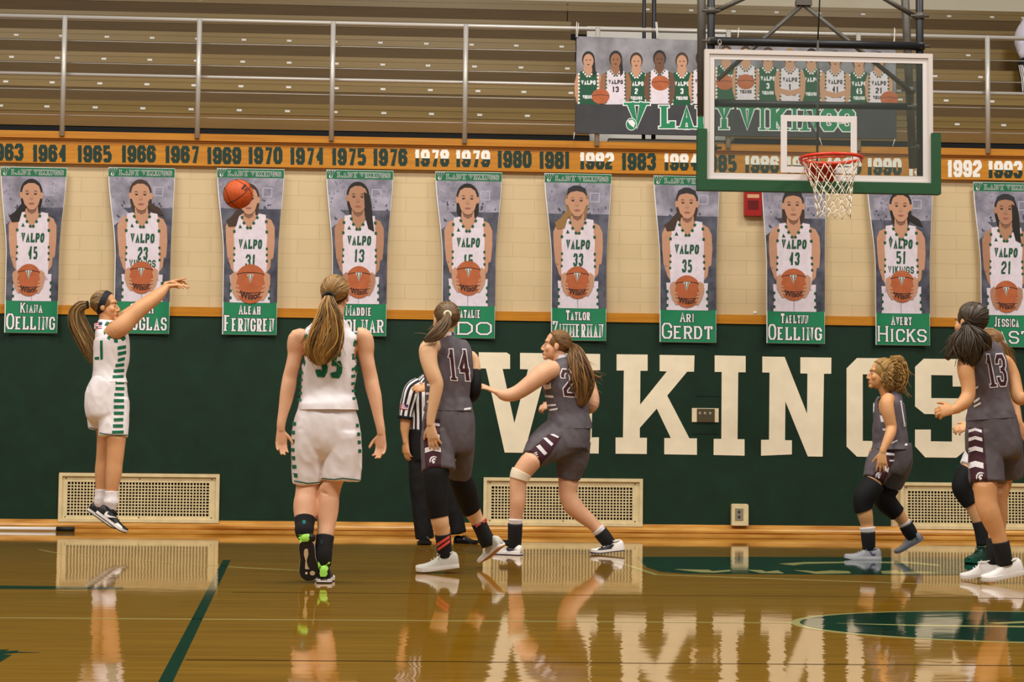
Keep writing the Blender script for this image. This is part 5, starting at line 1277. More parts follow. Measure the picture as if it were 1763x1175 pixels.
s = shorts(f, [[(188, 649, 0, 28, 1.25), (187, 660, 0, 31, 1.25), (184, 680, 0, 36, 1.1), (184, 700, 0, 37.5, 1.05), (186, 715, 0, 36, 1.05), (187, 724, 0, 30, 1)], [(193, 690, -.08, 28, .9), (195, 715, -.09, 27, .85), (196, 735, -.09, 25.5, .85), (195.5, 752.5, -.09, 25, .8)], [(181, 690, .1, 30, .8), (178, 715, .1, 27, .8), (176, 739, .1, 23.5, .85)]], [WCL])
decal(f, 'stripe_pattern', bars([(199, 656.5, 214, 656.5, 5.5), (199, 666.5, 214.4, 667, 5.5), (197, 677, 213.6, 677.5, 5), (196, 687.5, 213.6, 687.5, 5.5), (196, 698, 214, 698, 5.8), (196, 709, 213, 709, 5.5), (196, 720.5, 212.4, 720, 5.2), (194.5, 731, 212, 731, 5.6), (193, 742, 213, 741.5, 5.2)]), s, GCL)
decal(f, 'hem_piping', [([(170.5, 745), (196, 749.5), (220, 748.8), (220, 750.4), (196, 751), (170.5, 746.6)], 0), ([(152, 735.3), (170, 740.5), (170, 742), (152, 736.8)], 0)], s, TCL)
tubewear(f, 'sock', [(192, 846, -.08, 11), (191.6, 856, -.08, 10.8), (191.2, 864, -.08, 12.3), (190.6, 870, -.08, 11), (190, 878, -.08, 11)], SOCKW, amp=.003, parent=None)
tubewear(f, 'sock', [(173.6, 843, .1, 9.5), (173.2, 853, .1, 9.2), (172.8, 860, .1, 10.4), (172, 868, .1, 9.6), (171, 874, .1, 9.6)], SOCKW, amp=.003)
sh = shoe(f, (165, 884, -.1), (216, 921, -.1), V3(.55, 0, .83), SHB, SHW, lace_m=SHB, out_m=SHB, h=.105)
decal(f, 'swoosh', [(swoosh(189.5, 889, 20, 18, .95, 1), 0)], sh, SHW)
decal(f, 'toe_cap', [([(196, 903), (203, 900.5), (210, 907), (212, 914), (206, 914)], 0)], sh, SHW)
sh = shoe(f, (150, 879, .1), (200, 914, .1), V3(.55, 0, .83), SHB, SHW, out_m=SHB, h=.105)
decal(f, 'swoosh', [([(168, 868), (171, 868), (176, 874), (174, 876)], 0)], sh, SHW)

# ----------------------------------------------------------------- player 35 in white, seen from behind
f = Fig(0, V3(W(560, 1000, -6.05).x, -6.05, 0), 'female player in white numbered 35 walking away, long blond ponytail down her back'); f.Y = -6.05
hd = Head(f.J((577, 510, .02)), V3(.10, 1, -.02), V3(0, 0, 1))
JR = [(565, 706, 0, 53, .76), (565, 694, 0, 51, .74), (564.5, 680, 0, 47, .62), (565, 664, 0, 46, .6), (567, 640, 0, 48, .6), (568, 612, 0, 51, .58), (569, 594, 0, 53, .52), (570, 578, 0, 49, .5), (572, 565, 0, 38, .55), (574, 556, 0, 28, .65), (575, 549, 0, 20, .85), (576, 545, 0, 17, .95)]
arml = [(524, 584, 0, 16), (513, 582, 0, 16), (509.5, 596, 0, 15.5), (508, 612, 0, 13), (503.5, 632, -.01, 12.3), (499, 650, -.01, 12.4), (497, 664, -.02, 13), (494, 680, -.03, 12.3), (491, 696, -.04, 10.7), (487, 714, -.05, 8.6), (484, 731, -.06, 7.6), (483.5, 742, -.06, 7.2)]
armr = [(615, 580, 0, 16), (625, 582, 0, 16.5), (629, 596, 0, 15.5), (630, 612, 0, 13.5), (634, 632, -.01, 12.5), (638.5, 652, -.01, 12.5), (641, 666, -.02, 12.5), (645, 682, -.03, 12), (648, 698, -.04, 10.5), (651, 716, -.05, 8.8), (655, 736, -.06, 7.6), (656.5, 748, -.06, 7.2)]
legl = [(537, 745, 0, 26), (534, 790, 0, 23), (531, 820, .02, 21.5), (529.5, 838, .02, 20), (527, 855, .0, 19.3), (525.5, 868, -.02, 20.4), (525.5, 882, -.04, 20), (525, 897, -.07, 17), (525, 912, -.10, 14), (525, 928, -.12, 13)]
legr = [(592, 745, 0, 26), (585, 790, 0, 24), (575, 815, 0, 21.5), (569, 836, 0, 19.2), (566, 855, 0, 18.3), (565, 868, -.01, 18.8), (563.5, 885, -.02, 18.4), (562, 905, -.04, 15.7), (559.5, 925, -.07, 13.8), (557.5, 945, -.09, 13), (557, 968, -.10, 13)]
body(f, [(T(JR), {'pw': 2.4}), ([(565, 700, 0, 46, .65), (565, 730, 0, 50, .68), (565, 765, 0, 50, .68), (565, 785, 0, 36, .8)], {}), ([(574, 560, 0, 18), (575, 545, 0, 16.5), (576.5, 530, .02, 16.5)], {}), (arml, {}), (armr, {}), (legl, {}), (legr, {})], hd, 'rose',
     [dict(wrist=f.J((483.5, 741, -.06)), d=V3(.04, 0, -1), n=V3(.35, -.9, 0), side=-1, curl=(.45, .42, .4, .42), spread=.02, size=.92, thumb=.9), dict(wrist=f.J((656.5, 747, -.06)), d=V3(-.0, 0, -1), n=V3(-.45, -.85, 0), side=1, curl=(.55, .5, .45, .42), spread=.02, size=.95, thumb=.9)])
hm = hair_mats('hair_gold', (146, 108, 54)); tie = f.J((566, 513, -.11))
hd.face(f, hm[2])
h0 = cap_hair(f, hd, tie, hm, 240, 21)
tail_hair(f, [(566, 513, -.12, 7, 1), (565, 526, -.14, 13, .7), (567, 542, -.15, 19.5, .55), (565, 562, -.16, 24, .45), (561, 584, -.17, 28, .4), (554, 605, -.17, 27, .38), (553, 618, -.17, 20, .35), (556, 628, -.17, 9, .35)], hm, 190, 8, h0, rough=.3)
tail_hair(f, [(552, 545, -.15, 8, .6), (545, 570, -.16, 10, .5), (537, 592, -.17, 9, .5), (530, 606, -.17, 6, .5), (525, 613, -.17, 2, .5)], hm, 40, 9, h0, name='loose_lock')
tie_ring(f, (566, 512, -.125), .026, BLK, axis=V3(.1, -.9, .3))
band(f, hd, (0, .75, -.66), -.02, .012, BLK, grow=1.035)
j = jersey(f, JR, [(506, 590, 0, 24, 47, .2, .1), (634, 600, 0, 22, 47, .2, -.12), (572, 541, 0, 24, 12, .3)], [WCL, GCL], trim=1, tw=1.17, checks=13, amp=.005, seed=2)
num = quad_text('35', [(546, 606), (592, 606), (588, 652), (542, 649)], .21, gap=.22, wd=1.0, ht=1.1)
decal(f, 'number', [(p, 0) for p in num], j, GCL)
decal(f, 'stripe_pattern', bars([(516, 640, 522, 640, 4.5), (516, 652, 521, 652, 4.5), (515, 664, 520, 664, 4.5), (514, 675, 520, 675, 4.5), (512.5, 686, 519, 687, 4.5), (606, 634, 613, 632, 5), (605, 646, 612, 645, 5), (605, 659, 611.5, 658, 4.5), (606, 671, 612, 671, 4.5), (607, 684, 613, 684, 4.5)]), j, GCL)
s = shorts(f, [[(563.5, 696, 0, 48.5, .66), (562.5, 707, 0, 50, .68), (562, 730, 0, 56, .66), (562, 755, 0, 59, .6), (562, 775, 0, 58, .5), (562, 790, 0, 54, .36)], [(533, 745, 0, 28, 1.2), (531, 775, 0, 28, 1.1), (529, 805, 0, 26, 1.0), (529, 833, .02, 24.5, .95)], [(590, 745, 0, 31, 1.1), (590, 775, 0, 32.5, .95), (588, 802, 0, 34, .84), (586.5, 828, 0, 33.5, .78)]], [WCL], amp=.005, seed=5)
decal(f, 'stripe_pattern', bars([(503, 727, 509.5, 727, 6.5), (501, 742, 507.5, 742, 6.5), (501, 757, 507, 757, 6.5), (501, 772, 507, 772, 6.5), (502, 786, 508, 786, 6.5), (503, 801, 510, 801, 6.5), (504, 815, 512, 816, 7), (613, 730, 618, 730, 6), (615, 745, 620.5, 745, 6), (616, 759, 621.5, 759, 6), (617, 774, 622.5, 774, 6)]), s, GCL)
decal(f, 'hem_piping', [([(506, 827.6), (530, 832), (552, 830.2), (552, 832), (530, 834), (506, 829.6)], 0), ([(554, 823.4), (575, 825.5), (590, 823), (619.5, 826.5), (619.5, 828.4), (590, 825), (575, 827.3), (554, 825.3)], 0)], s, TCL)
so = tubewear(f, 'sock', [(524.8, 894, -.065, 17.2), (524.3, 906, -.09, 15.3), (524, 914, -.11, 15.3), (525, 925, -.12, 14.5)], SOCKB)
decal(f, 'sock_mark', [([(521, 896), (526, 896), (526.3, 902), (521, 902)], 0)], so, TEAL)
so = tubewear(f, 'sock', [(559.8, 924, -.07, 14.6), (557.8, 942, -.09, 13.8), (556.8, 958, -.1, 13.8), (556.5, 975, -.1, 14)], SOCKB)
decal(f, 'sock_mark', [([(552, 929), (556, 930), (555.5, 938), (551.5, 937)], 0)], so, mat('sock_mark_dark', (8, 50, 44), .7))
# trailing left shoe: heel lifted, sole towards the camera
heel = f.J((527, 933, -.16)); toe = f.J((534, 1004, -.12)); toe.z = .012
sh = shoe(f, heel, toe, V3(0, 1, .1), SHB, SHW, out_m=mat('outsole_black', (26, 24, 26), .5), width=.060, h=.13, spring=.0, collar=False)
decal(f, 'sole_window', [([(527, 945), (530, 946), (531, 955), (527.8, 966), (530, 976), (533, 980), (528, 981), (525, 980), (526, 966), (523, 955), (524, 947)], 0), (ellp(538, 987.5, 4.5, 4, 14), 0), (ellp(527.5, 987.5, 2, 2.5, 10), 0)], [c for c in sh.children if c.name.startswith('outsole')][0], mat('sole_pale', (214, 190, 150), .5), parent=sh)
bm = bmesh.new(); c = f.J((528.5, 927, -.135)); ell(bm, c, (RT, fw, UP), (.050, .034, .036), 16, 12); fig_o = f.obj('heel_tab', bm, SHB, sh)
decal(f, 'lime_heel', [([(513, 921), (532, 919.5), (533, 923), (531.5, 926), (533, 929), (530, 933), (517, 934), (514.5, 931), (516.5, 928), (513.5, 926), (516, 924)], 0)], fig_o, LIME, parent=sh)
heel = FP(557.5, -6.20); toe = FP(560, -5.93)
sh = shoe(f, heel, toe, V3(0, 0, 1), SHB, SHW, out_m=SHB, width=.052, h=.125)
decal(f, 'lime_heel', [([(547, 969), (549, 968), (552, 974), (560, 974), (566, 968), (569, 969), (564, 975), (565.5, 980), (563, 984), (564, 989), (561, 993.5), (552, 993.5), (550, 988), (551, 983), (548, 978)], 0)], sh, LIME)

# ----------------------------------------------------------------- player 14 in grey
f = Fig(0, V3(W(765, 985, -5.2).x, -5.2, 0), 'player in dark grey numbered 14 seen from behind, black sleeve on right elbow, black leggings'); f.Y = -5.2
hd = Head(f.J((767, 552, 0)), V3(-.38, .92, .02), V3(.03, 0, 1), .98)
JR = [(772, 708, 0, 43.5, .68), (772, 698, 0, 41.5, .66), (771, 685, 0, 39, .62), (771, 668, 0, 40.5, .62), (771.5, 650, 0, 42.8, .62), (772, 630, 0, 43.5, .6), (772, 612, 0, 42.5, .58), (771, 599, 0, 38, .55), (769, 590, 0, 29, .6), (768, 583, 0, 19, .8), (768, 577, 0, 15, .92), (768, 573, 0, 14.4, .95)]
arml = [(748, 594, -.08, 14), (738, 600, -.13, 16), (737.5, 615, -.15, 15.5), (741, 632, -.17, 13.8), (747, 648, -.18, 13), (751.5, 660, -.18, 12), (751, 671, -.18, 11.4), (747.5, 690, -.18, 10.2), (744, 708, -.18, 8.6), (741.5, 724, -.18, 7.4), (741.3, 733, -.18, 7.4)]
armr = [(800, 616, .05, 13), (811, 616, .06, 11.5), (817.5, 628, .05, 9.5), (818.5, 645, .03, 8.8), (818.5, 662, .01, 9), (817, 676, .02, 9), (811, 683, .10, 8.5), (800, 680, .22, 7.6), (790, 673, .30, 6.8)]
legn = [(752, 770, -.08, 26), (751, 800, -.1, 22), (750, 830, -.11, 20), (751.5, 858, -.12, 18), (755.5, 886, -.12, 15.8), (757.8, 899, -.12, 15.4), (760, 910, -.11, 13.6), (762.5, 922, -.1, 12), (764.5, 943, -.09, 11.5), (766, 962, -.08, 11.5)]
legf = [(786, 780, .08, 24), (794, 820, .17, 20.5), (803, 853, .26, 18.5), (811, 876, .3, 15.4), (818.5, 891, .33, 12.8), (825.5, 904, .34, 11.2), (833, 920, .35, 10.4), (840, 938, .36, 10.4)]
body(f, [(T(JR), {'pw': 2.4}), ([(774, 700, 0, 36, .65), (773, 735, 0, 42, .7), (771, 775, 0, 38, .75)], {}), ([(768, 590, 0, 16), (768, 575, 0, 14.5), (768, 562, 0, 14.5)], {}), (arml, {}), (armr, {}), (legn, {}), (legf, {})], hd, 'fair',
     [dict(wrist=f.J((741.3, 732, -.18)), d=V3(.20, 0, -1), n=V3(.45, .85, 0), side=-1, curl=(.12, .2, .25, .3), spread=.10, size=.98, thumb=.4), dict(wrist=f.J((791, 674, .30)), d=V3(-.7, .5, .3), n=V3(.2, .5, .7), side=1, size=.95)])
hm = hair_mats('hair_ash', (104, 78, 46)); tie = f.J((770.6, 541.5, -.11))
hd.face(f, hm[2]); h0 = cap_hair(f, hd, tie, hm, 230, 31)
tail_hair(f, [(770.5, 542, -.125, 4.5, 1), (768, 554, -.15, 8.5, .7), (761, 566, -.17, 10.5, .7), (751, 576, -.19, 10, .6), (740, 583, -.20, 7, .6), (730, 587.5, -.20, 2.5, .6)], hm, 100, 12, h0, rough=.22)
tie_ring(f, (770.5, 541.5, -.125), .019, mat('tie_cream', (226, 214, 180), .6), axis=V3(.1, -.9, .2))
band(f, hd, (0, .86, -.5), .0, .007, mat('thin_white_band', (234, 226, 214), .6), grow=1.04)
j = jersey(f, JR, [(737, 602, -.13, 17.5, 25, .14, .15), (823, 616, .06, 11, 27, .14)], [GRY, MAR], amp=.005, seed=4)
cl = tubewear(f, 'collar', [(768, 578.5, 0, 15.6, .95), (768, 572.5, 0, 14.8, .97)], WTR, grow=.001, parent=j, cap=False, sub=2)
N14 = [(769.5, 601, 788, 601), ]
one = quad_text('1', [(769, 602), (784, 602), (789, 655), (774.5, 654)], .34, wd=.8, ht=2.2, serif=.2); oneo = quad_text('1', [(769, 602), (784, 602), (789, 655), (774.5, 654)], .34, wd=.8, ht=2.2, serif=.2, out=.09)
four = quad_text('4', [(788, 602), (805, 603), (813, 656), (790, 655)], .30, wd=1.1, ht=2.3); fouro = quad_text('4', [(788, 602), (805, 603), (813, 656), (790, 655)], .30, wd=1.1, ht=2.3, out=.09)
decal(f, 'number_outline', [(p, 0) for p in oneo+fouro], j, WTR, lift=.003); decal(f, 'number', [(p, 0) for p in one+four], j, MAR, lift=.005)
decal(f, 'stripe_pattern', bars([(735, 651, 741, 651, 4), (735, 661, 741, 661, 4), (733, 676, 740, 676, 4), (735, 690, 741, 690, 4)]), j, WTR)
decal(f, 'hem_edge', [([(799, 703.5), (811, 701.5), (811, 705), (799, 706.8)], 0)], j, WTR)
s = shorts(f, [[(775, 701, 0, 39, .66), (773.5, 718, 0, 44, .7), (772, 745, 0, 46.5, .72), (771.5, 768, 0, 46, .7), (771, 780, 0, 40, .7)], [(752, 745, -.06, 26, .95), (753.5, 780, -.1, 29, .85), (755, 812, -.1, 29.5, .78)], [(793, 748, .06, 25, .95), (793, 785, .11, 23, .95), (791, 818, .14, 19.5, 1)]], [GRS], seed=7)
decal(f, 'side_panel', [([(731, 722), (757, 722), (759, 770), (759.5, 812), (733, 812), (730, 770)], 0)], s, MAR, lift=.0025)
decal(f, 'stripe_pattern', [([(745, 728), (757, 730), (757, 734.5), (745, 733)], 0), ([(731, 749), (744, 745.5), (757, 749), (757, 755), (744, 751.5), (731, 755)], 0), ([(731.5, 772), (745, 768), (759, 771), (759, 779), (745, 776), (731.5, 780.5)], 0)], s, WTR, lift=.0045)
decal(f, 'helmet_emblem', [(p, 0) for p in helmet(745.5, 792, 11, .1)], s, WTR, lift=.0045)
tubewear(f, 'arm_sleeve', [(818.3, 640, .04, 9.2), (818.6, 652, .02, 9.4), (818.3, 666, .01, 9.6), (816.5, 677, .03, 9.4), (811, 684, .10, 9), (803, 681.5, .19, 8.3)], BLK)
tubewear(f, 'legging', [(751.5, 798, -.1, 23), (750, 830, -.11, 21), (751.5, 858, -.12, 19), (754, 878, -.12, 17), (756.5, 891, -.12, 15.8)], BLK)
tubewear(f, 'legging', [(789, 800, .12, 22), (797, 833, .20, 20.5), (804, 857, .27, 19), (810, 874, .3, 16.5), (813.5, 880.5, .31, 15.2)], BLK)
so = tubewear(f, 'sock', [(762.3, 920, -.1, 12.6), (764.3, 938, -.09, 12), (766, 960, -.08, 12.5)], SOCKB)
decal(f, 'stripe_pattern', [([(752, 936), (776, 921), (776.5, 925.5), (752.5, 942)], 0), ([(753, 945), (776.5, 928), (777, 933), (755, 949)], 0)], so, REDS)
so = tubewear(f, 'sock', [(823.5, 899.5, .34, 12.2), (830.5, 914, .35, 12), (837, 929, .36, 12.5), (841.5, 941, .36, 12.5)], SOCKB)
decal(f, 'sock_pattern', [([(818, 906), (828, 897), (829, 902), (820, 909)], 0), ([(830, 894), (837, 893), (839, 897), (832, 901)], 0)], so, REDS)
sh = shoe(f, W(791, 975, -5.15), F(716.5, 988.5), V3(.05, 0, 1), SHC, SHW, out_m=SHW, lace_m=SHC, h=.118, yto=-.08)
sh = shoe(f, W(867, 940, -4.86), W(829, 972, -4.70), V3(-.66, .35, .66), SHC, SHW, out_m=GUM, h=.11, L=None, yto=.36)

# ----------------------------------------------------------------- lunging player in grey
f = Fig(0, V3(W(965, 958, -3.2).x, -3.2, 0), 'female player in dark grey lunging left with arm stretched out and white knee band'); f.Y = -3.2
hd = Head(f.J((957.5, 596, 0)), V3(-1, .10, .10), V3(.08, 0, 1))
JR = [(979.5, 738, 0, 40.5, .86), (979.5, 728, 0, 39, .84), (979, 712, 0, 35.5, .8), (978, 696, 0, 35.5, .8), (976, 680, 0, 37, .8), (972.5, 662, 0, 39.5, .8), (971.5, 646, 0, 37.5, .8), (970, 633, 0, 30, .8), (968, 624, 0, 20, .9), (966.5, 617, 0, 14, .95), (966, 613, 0, 12.8, 1)]
armn = [(955, 636, -.08, 15), (943, 639, -.12, 17), (932, 646, -.14, 17), (918, 657, -.15, 15.3), (905, 667, -.15, 14), (894, 674.5, -.15, 13), (884, 679, -.15, 12.3), (874, 681, -.15, 11.2), (865, 680, -.15, 9.3), (858, 677, -.15, 7.6), (854.5, 675, -.15, 7.4)]
armf = [(1002, 648, .1, 13), (1011, 660, .12, 13.5), (1017, 676, .1, 12.8), (1020, 690, .07, 12.2), (1018, 699, .06, 11.5), (1008, 704, .12, 10.3), (988, 702, .24, 9), (965, 699.5, .27, 7.8), (953, 700, .27, 7.2)]
legn = [(960, 755, -.04, 28), (942, 768, -.09, 25), (925, 783, -.12, 20.5), (912, 797, -.14, 18.3), (901, 811, -.14, 17), (894, 823, -.14, 15.5), (891.5, 835, -.14, 14.4), (891, 850, -.14, 14), (891, 865, -.14, 13.7), (889.5, 880, -.13, 12.3), (887.5, 895, -.12, 11), (886.5, 920, -.11, 10.3), (886, 942, -.1, 10.8)]
legb = [(985, 760, .05, 30), (984, 785, .07, 27), (981, 808, .08, 22), (979, 830, .08, 17.8), (977.5, 847, .08, 15.8), (980, 859, .08, 16), (987, 872, .08, 16.2), (999, 884, .08, 14.5), (1012, 895, .08, 12.5), (1023, 905, .08, 10.5), (1032, 915, .08, 9.8), (1040, 925, .08, 10), (1050, 938, .08, 10)]
body(f, [(T(JR), {'pw': 2.3}), ([(980, 728, 0, 36, .8), (977, 745, 0, 37, .85), (973, 765, 0, 36, .9)], {}), ([(965, 625, 0, 13), (962, 613, 0, 12.5), (959, 603, 0, 12.5)], {}), (armn, {}), (armf, {}), (legn, {}), (legb, {})], hd, 'rose',
     [dict(wrist=f.J((855, 675.5, -.15)), d=V3(-.85, .15, .38), n=V3(-.35, .35, -.8), side=-1, curl=(.10, .12, .16, .22), spread=.14, size=.92, thumb=.3), dict(wrist=f.J((954, 700, .27)), d=V3(-1, 0, -.05), n=V3(0, .6, -.6), side=-1, curl=(.9, .9, .9, .9), size=.9)])
hm = hair_mats('hair_chestnut', (120, 84, 42)); tie = f.J((984.5, 594, 0))
hd.face(f, hm[2]); h0 = cap_hair(f, hd, tie, hm, 230, 41)
tail_hair(f, [(985, 595, 0, 6, 1), (990.5, 606, -.03, 11.5, .9), (994, 622, -.08, 15.5, .8), (999, 645, -.11, 20, .65), (1003, 665, -.12, 19, .6), (1002.5, 684, -.12, 13, .6), (1000, 700, -.12, 5, .6)], hm, 170, 14, h0, rough=.5, flyaway=14)
tail_hair(f, [(1008, 630, -.1, 6, .6), (1016, 643, -.1, 6, .6), (1026, 650, -.1, 4, .6), (1036, 651, -.1, 1.5, .6)], hm, 22, 15, h0, name='loose_lock', core=False, r=.002)
tie_ring(f, (985, 594.5, 0), .02, BLK, axis=V3(1, 0, .2))
j = jersey(f, JR, [(937, 641, -.13, 17.5, 20.5, .16, .3), (1013, 656, .10, 12, 17, .12)], [GRY, MAR], amp=.0055, seed=8)
cl = tubewear(f, 'collar', [(966.3, 618, 0, 14.2, .97), (965.6, 612, 0, 13, 1)], WTR, grow=.001, parent=j, cap=False, sub=2)
c4 = [(964, 636), (984, 637.5), (993, 683.5), (972, 682)]
decal(f, 'number_outline', [(p, 0) for p in quad_text('2', c4, .26, wd=1.0, ht=2.2, out=.09)], j, WTR, lift=.003); decal(f, 'number', [(p, 0) for p in quad_text('2', c4, .26, wd=1.0, ht=2.2)], j, MAR, lift=.005)
decal(f, 'stripe_pattern', [([(933, 660), (948.4, 659.5), (948.8, 669.5), (938.4, 671.5)], 0), ([(937.5, 680.6), (952.8, 681.7), (952.8, 685.6), (938.4, 684.2)], 0), ([(941.7, 697), (957, 696), (957, 699), (943, 700.2)], 0), ([(945, 705), (960.5, 702.7), (959.4, 706), (946, 708)], 0)], j, WTR)
s = shorts(f, [[(980, 730, 0, 38, .82), (977, 745, 0, 40.5, .85), (971, 760, 0, 45, .82), (968, 774, 0, 45, .8), (972, 785, 0, 38, .8)], [(958, 753, -.06, 32, .85), (938, 768, -.1, 30, .88), (922, 784.5, -.12, 24, .92), (915.5, 792.5, -.12, 20, .95)], [(985, 762, .06, 33, .9), (985, 790, .08, 29, .9), (981, 810, .08, 23, .95), (978.5, 823, .08, 20, 1)]], [GRS], seed=9)
decal(f, 'side_panel', [([(944, 748), (966, 752), (948, 782), (927, 804), (906, 781), (926, 764)], 0)], s, MAR, lift=.0025)
decal(f, 'stripe_pattern', [([(923, 769), (929.5, 765.8), (942.4, 781), (937.3, 784.5)], 0), ([(935, 754.7), (940.6, 753.6), (952.8, 764.6), (949.5, 768.6)], 0), ([(947, 748.5), (952.8, 747.4), (962.7, 752.5), (960.5, 754.7)], 0)], s, WTR, lift=.0045)
decal(f, 'helmet_emblem', [(p, 0) for p in helmet(922.5, 785, 9.5, -.5)], s, WTR, lift=.0045)
tubewear(f, 'knee_band', [(898.5, 812.5, -.14, 16.8), (896, 818, -.14, 16.4), (893.5, 826.5, -.14, 15.4)], mat('knee_wrap', (244, 228, 202), .7), grow=.006)
for nm, rs, m in (('sock', [(887.6, 894, -.12, 11.6), (887, 905, -.12, 11.4)], SOCKW), ('ankle_sock', [(887, 902, -.12, 12), (886.5, 922, -.11, 11.6), (885.5, 944, -.1, 12.4)], SOCKB), ('sock', [(1028.5, 911, .08, 11), (1035, 918, .08, 11.2)], SOCKW), ('ankle_sock', [(1033.5, 916.5, .08, 11.8), (1041, 926, .08, 11.8), (1050, 938, .08, 12.5)], SOCKB)): tubewear(f, nm, rs, m, grow=.003)
sh = shoe(f, FP(898, -3.36), FP(898, -3.36)+V3(-.205, .15, 0), V3(0, 0, 1), [SHW], SHW, out_m=NAVY, h=.095, yto=-.10)
decal(f, 'swoosh', [(swoosh(880, 947, 17, 12, .55, 1), 0)], sh, NAVY); decal(f, 'ankle_overlay', [([(862, 930), (892, 930), (893, 938), (884, 943), (868, 940), (858, 940)], 0)], sh, SHB)
sh = shoe(f, W(1074, 949, -3.12), F(1017, 958), V3(-.2, 0, 1), SHW, SHW, out_m=NAVY, h=.10, yto=.08)
decal(f, 'dark_forefoot', [([(1024, 951), (1040, 938), (1058, 938), (1052, 946), (1030, 953)], 0)], sh, SHB)

# ----------------------------------------------------------------- curly haired player in grey
f = Fig(0, V3(W(1520, 964, -3.45).x, -3.45, 0), 'small female player in dark grey with curly blond hair and black knee pads, facing left'); f.Y = -3.45
hd = Head(f.J((1517.5, 645.5, 0)), V3(-1, .08, .10), V3(.12, 0, 1), .97)
JR = [(1533, 774, 0, 33, 1.15), (1533, 764, 0, 30.5, 1.1), (1532.5, 752, 0, 30.2, 1.1), (1531.5, 738, 0, 29.6, 1.15), (1532, 720, 0, 29, 1.2), (1531.5, 705, 0, 28, 1.25), (1532, 693, 0, 25.5, 1.3), (1533, 684, 0, 20, 1.3), (1531, 677, 0, 13.5, 1.1), (1527, 671, 0, 11.3, 1.0)]
armn = [(1531, 686, -.12, 10.5), (1527, 693, -.16, 12), (1528.5, 708, -.18, 11.5), (1532, 724, -.18, 10.4), (1534.5, 736, -.18, 9.6), (1532.5, 748, -.21, 9.2), (1527.5, 760, -.23, 8.1), (1522, 772, -.245, 6.9), (1519.5, 780, -.25, 6.7)]
armf = [(1533, 686, .12, 10.5), (1530, 694, .15, 11.5), (1530, 715, .17, 10), (1528, 735, .18, 9), (1521, 752, .2, 8), (1512, 764, .22, 6.8)]
legn = [(1530, 790, -.07, 24), (1520, 808, -.09, 21), (1509, 824, -.1, 18), (1497, 842, -.11, 16.5), (1489, 858, -.11, 16), (1487.5, 875, -.11, 14), (1490, 889, -.11, 13), (1492.5, 903, -.1, 11), (1494, 918, -.1, 10), (1495, 935, -.09, 10.2), (1496, 946, -.09, 10.4)]
legb = [(1543, 790, .06, 25), (1538, 812, .07, 21), (1530, 832, .08, 18), (1523, 848, .1, 16.5), (1524, 860, .1, 16), (1532, 872, .12, 15.2), (1544, 884, .13, 12.5), (1553, 895, .14, 10), (1560, 906, .15, 9.5), (1566, 917, .15, 10), (1572, 927, .15, 10)]
body(f, [(T(JR), {'pw': 2.3}), ([(1540, 765, 0, 27, 1.1), (1538, 785, 0, 29, 1.05), (1534, 803, 0, 26, 1)], {}), ([(1529, 682, 0, 12), (1524, 670, 0, 11.5), (1520, 658, 0, 11.5)], {}), (armn, {}), (armf, {}), (legn, {}), (legb, {})], hd, 'warm',
     [dict(wrist=f.J((1519.5, 779, -.25)), d=V3(-.06, -.05, -1), n=V3(.35, .9, 0), side=-1, curl=(.2, .3, .4, .45), spread=.16, size=.92, thumb=.3), dict(wrist=f.J((1512, 764, .22)), d=V3(-.6, .1, -.8), n=V3(.5, .3, -.5), side=1, size=.9)])
hm = hair_mats('hair_curly', (158, 120, 62), .25); tie = f.J((1536, 627, 0))
hd.face(f, hm[2]); h0 = cap_hair(f, hd, tie, hm, 200, 51, grow=1.03, curly=.5)
tail_hair(f, [(1530, 624, 0, 9, 1), (1539, 627, 0, 16, 1), (1543, 638, 0, 18, 1), (1544, 651, 0, 17.5, 1), (1542, 664, 0, 15, 1), (1541, 674, 0, 11, 1), (1546, 684, 0, 5, 1)], hm, 300, 16, h0, rough=.5, flyaway=30, name='curls', r=.0028, curl=.008)
tail_hair(f, [(1524, 640, -.05, 8, 1), (1527, 650, -.06, 9, 1), (1530, 662, -.06, 9, 1), (1533, 672, -.05, 6, 1)], hm, 110, 17, h0, rough=.5, name='side_curls', r=.0028, curl=.007)
j = jersey(f, JR, [(1526, 698, -.17, 15, 21, .15), (1528, 700, .19, 13, 20, .13)], [GRY, MAR], amp=.006, seed=12)
decal(f, 'stripe_pattern', [([(1514.5, 715.5), (1525, 717), (1525, 727), (1517, 727)], 0), ([(1519.5, 738), (1525, 738), (1525, 742), (1520, 742)], 0), ([(1534, 762), (1545, 757.5), (1545, 760), (1535, 765)], 0)], j, WTR)
decal(f, 'number', [([(1550, 690), (1552, 690), (1558, 728), (1560, 728), (1560, 735), (1556, 735), (1556, 729)], 0)], j, WTR)
decal(f, 'chest_trim', [([(1503.5, 694), (1505.5, 693), (1505, 710), (1503, 710)], 0)], j, WTR)
s = shorts(f, [[(1540, 764, 0, 28.5, 1.1), (1540, 776, 0, 31, 1.1), (1537, 790, 0, 33.5, 1.0), (1531, 805, 0, 32, 1.0), (1528, 814, 0, 28, 1)], [(1524, 788, -.08, 27, .9), (1512, 808, -.1, 24, .9), (1503, 828, -.1, 18.5, .95)], [(1546, 790, .06, 26, .9), (1541, 815, .07, 23, .95), (1534, 838, .08, 16, 1.1)]], [GRS], seed=13)
decal(f, 'waist_trim', [([(1535, 768.5), (1548, 765.5), (1562, 764), (1562, 767.5), (1548, 769), (1537, 771)], 0)], s, WTR, lift=.004)
decal(f, 'side_panel', [([(1527, 776), (1541, 778), (1536, 800), (1521, 834), (1498, 826), (1510, 806)], 0)], s, MAR, lift=.0025)
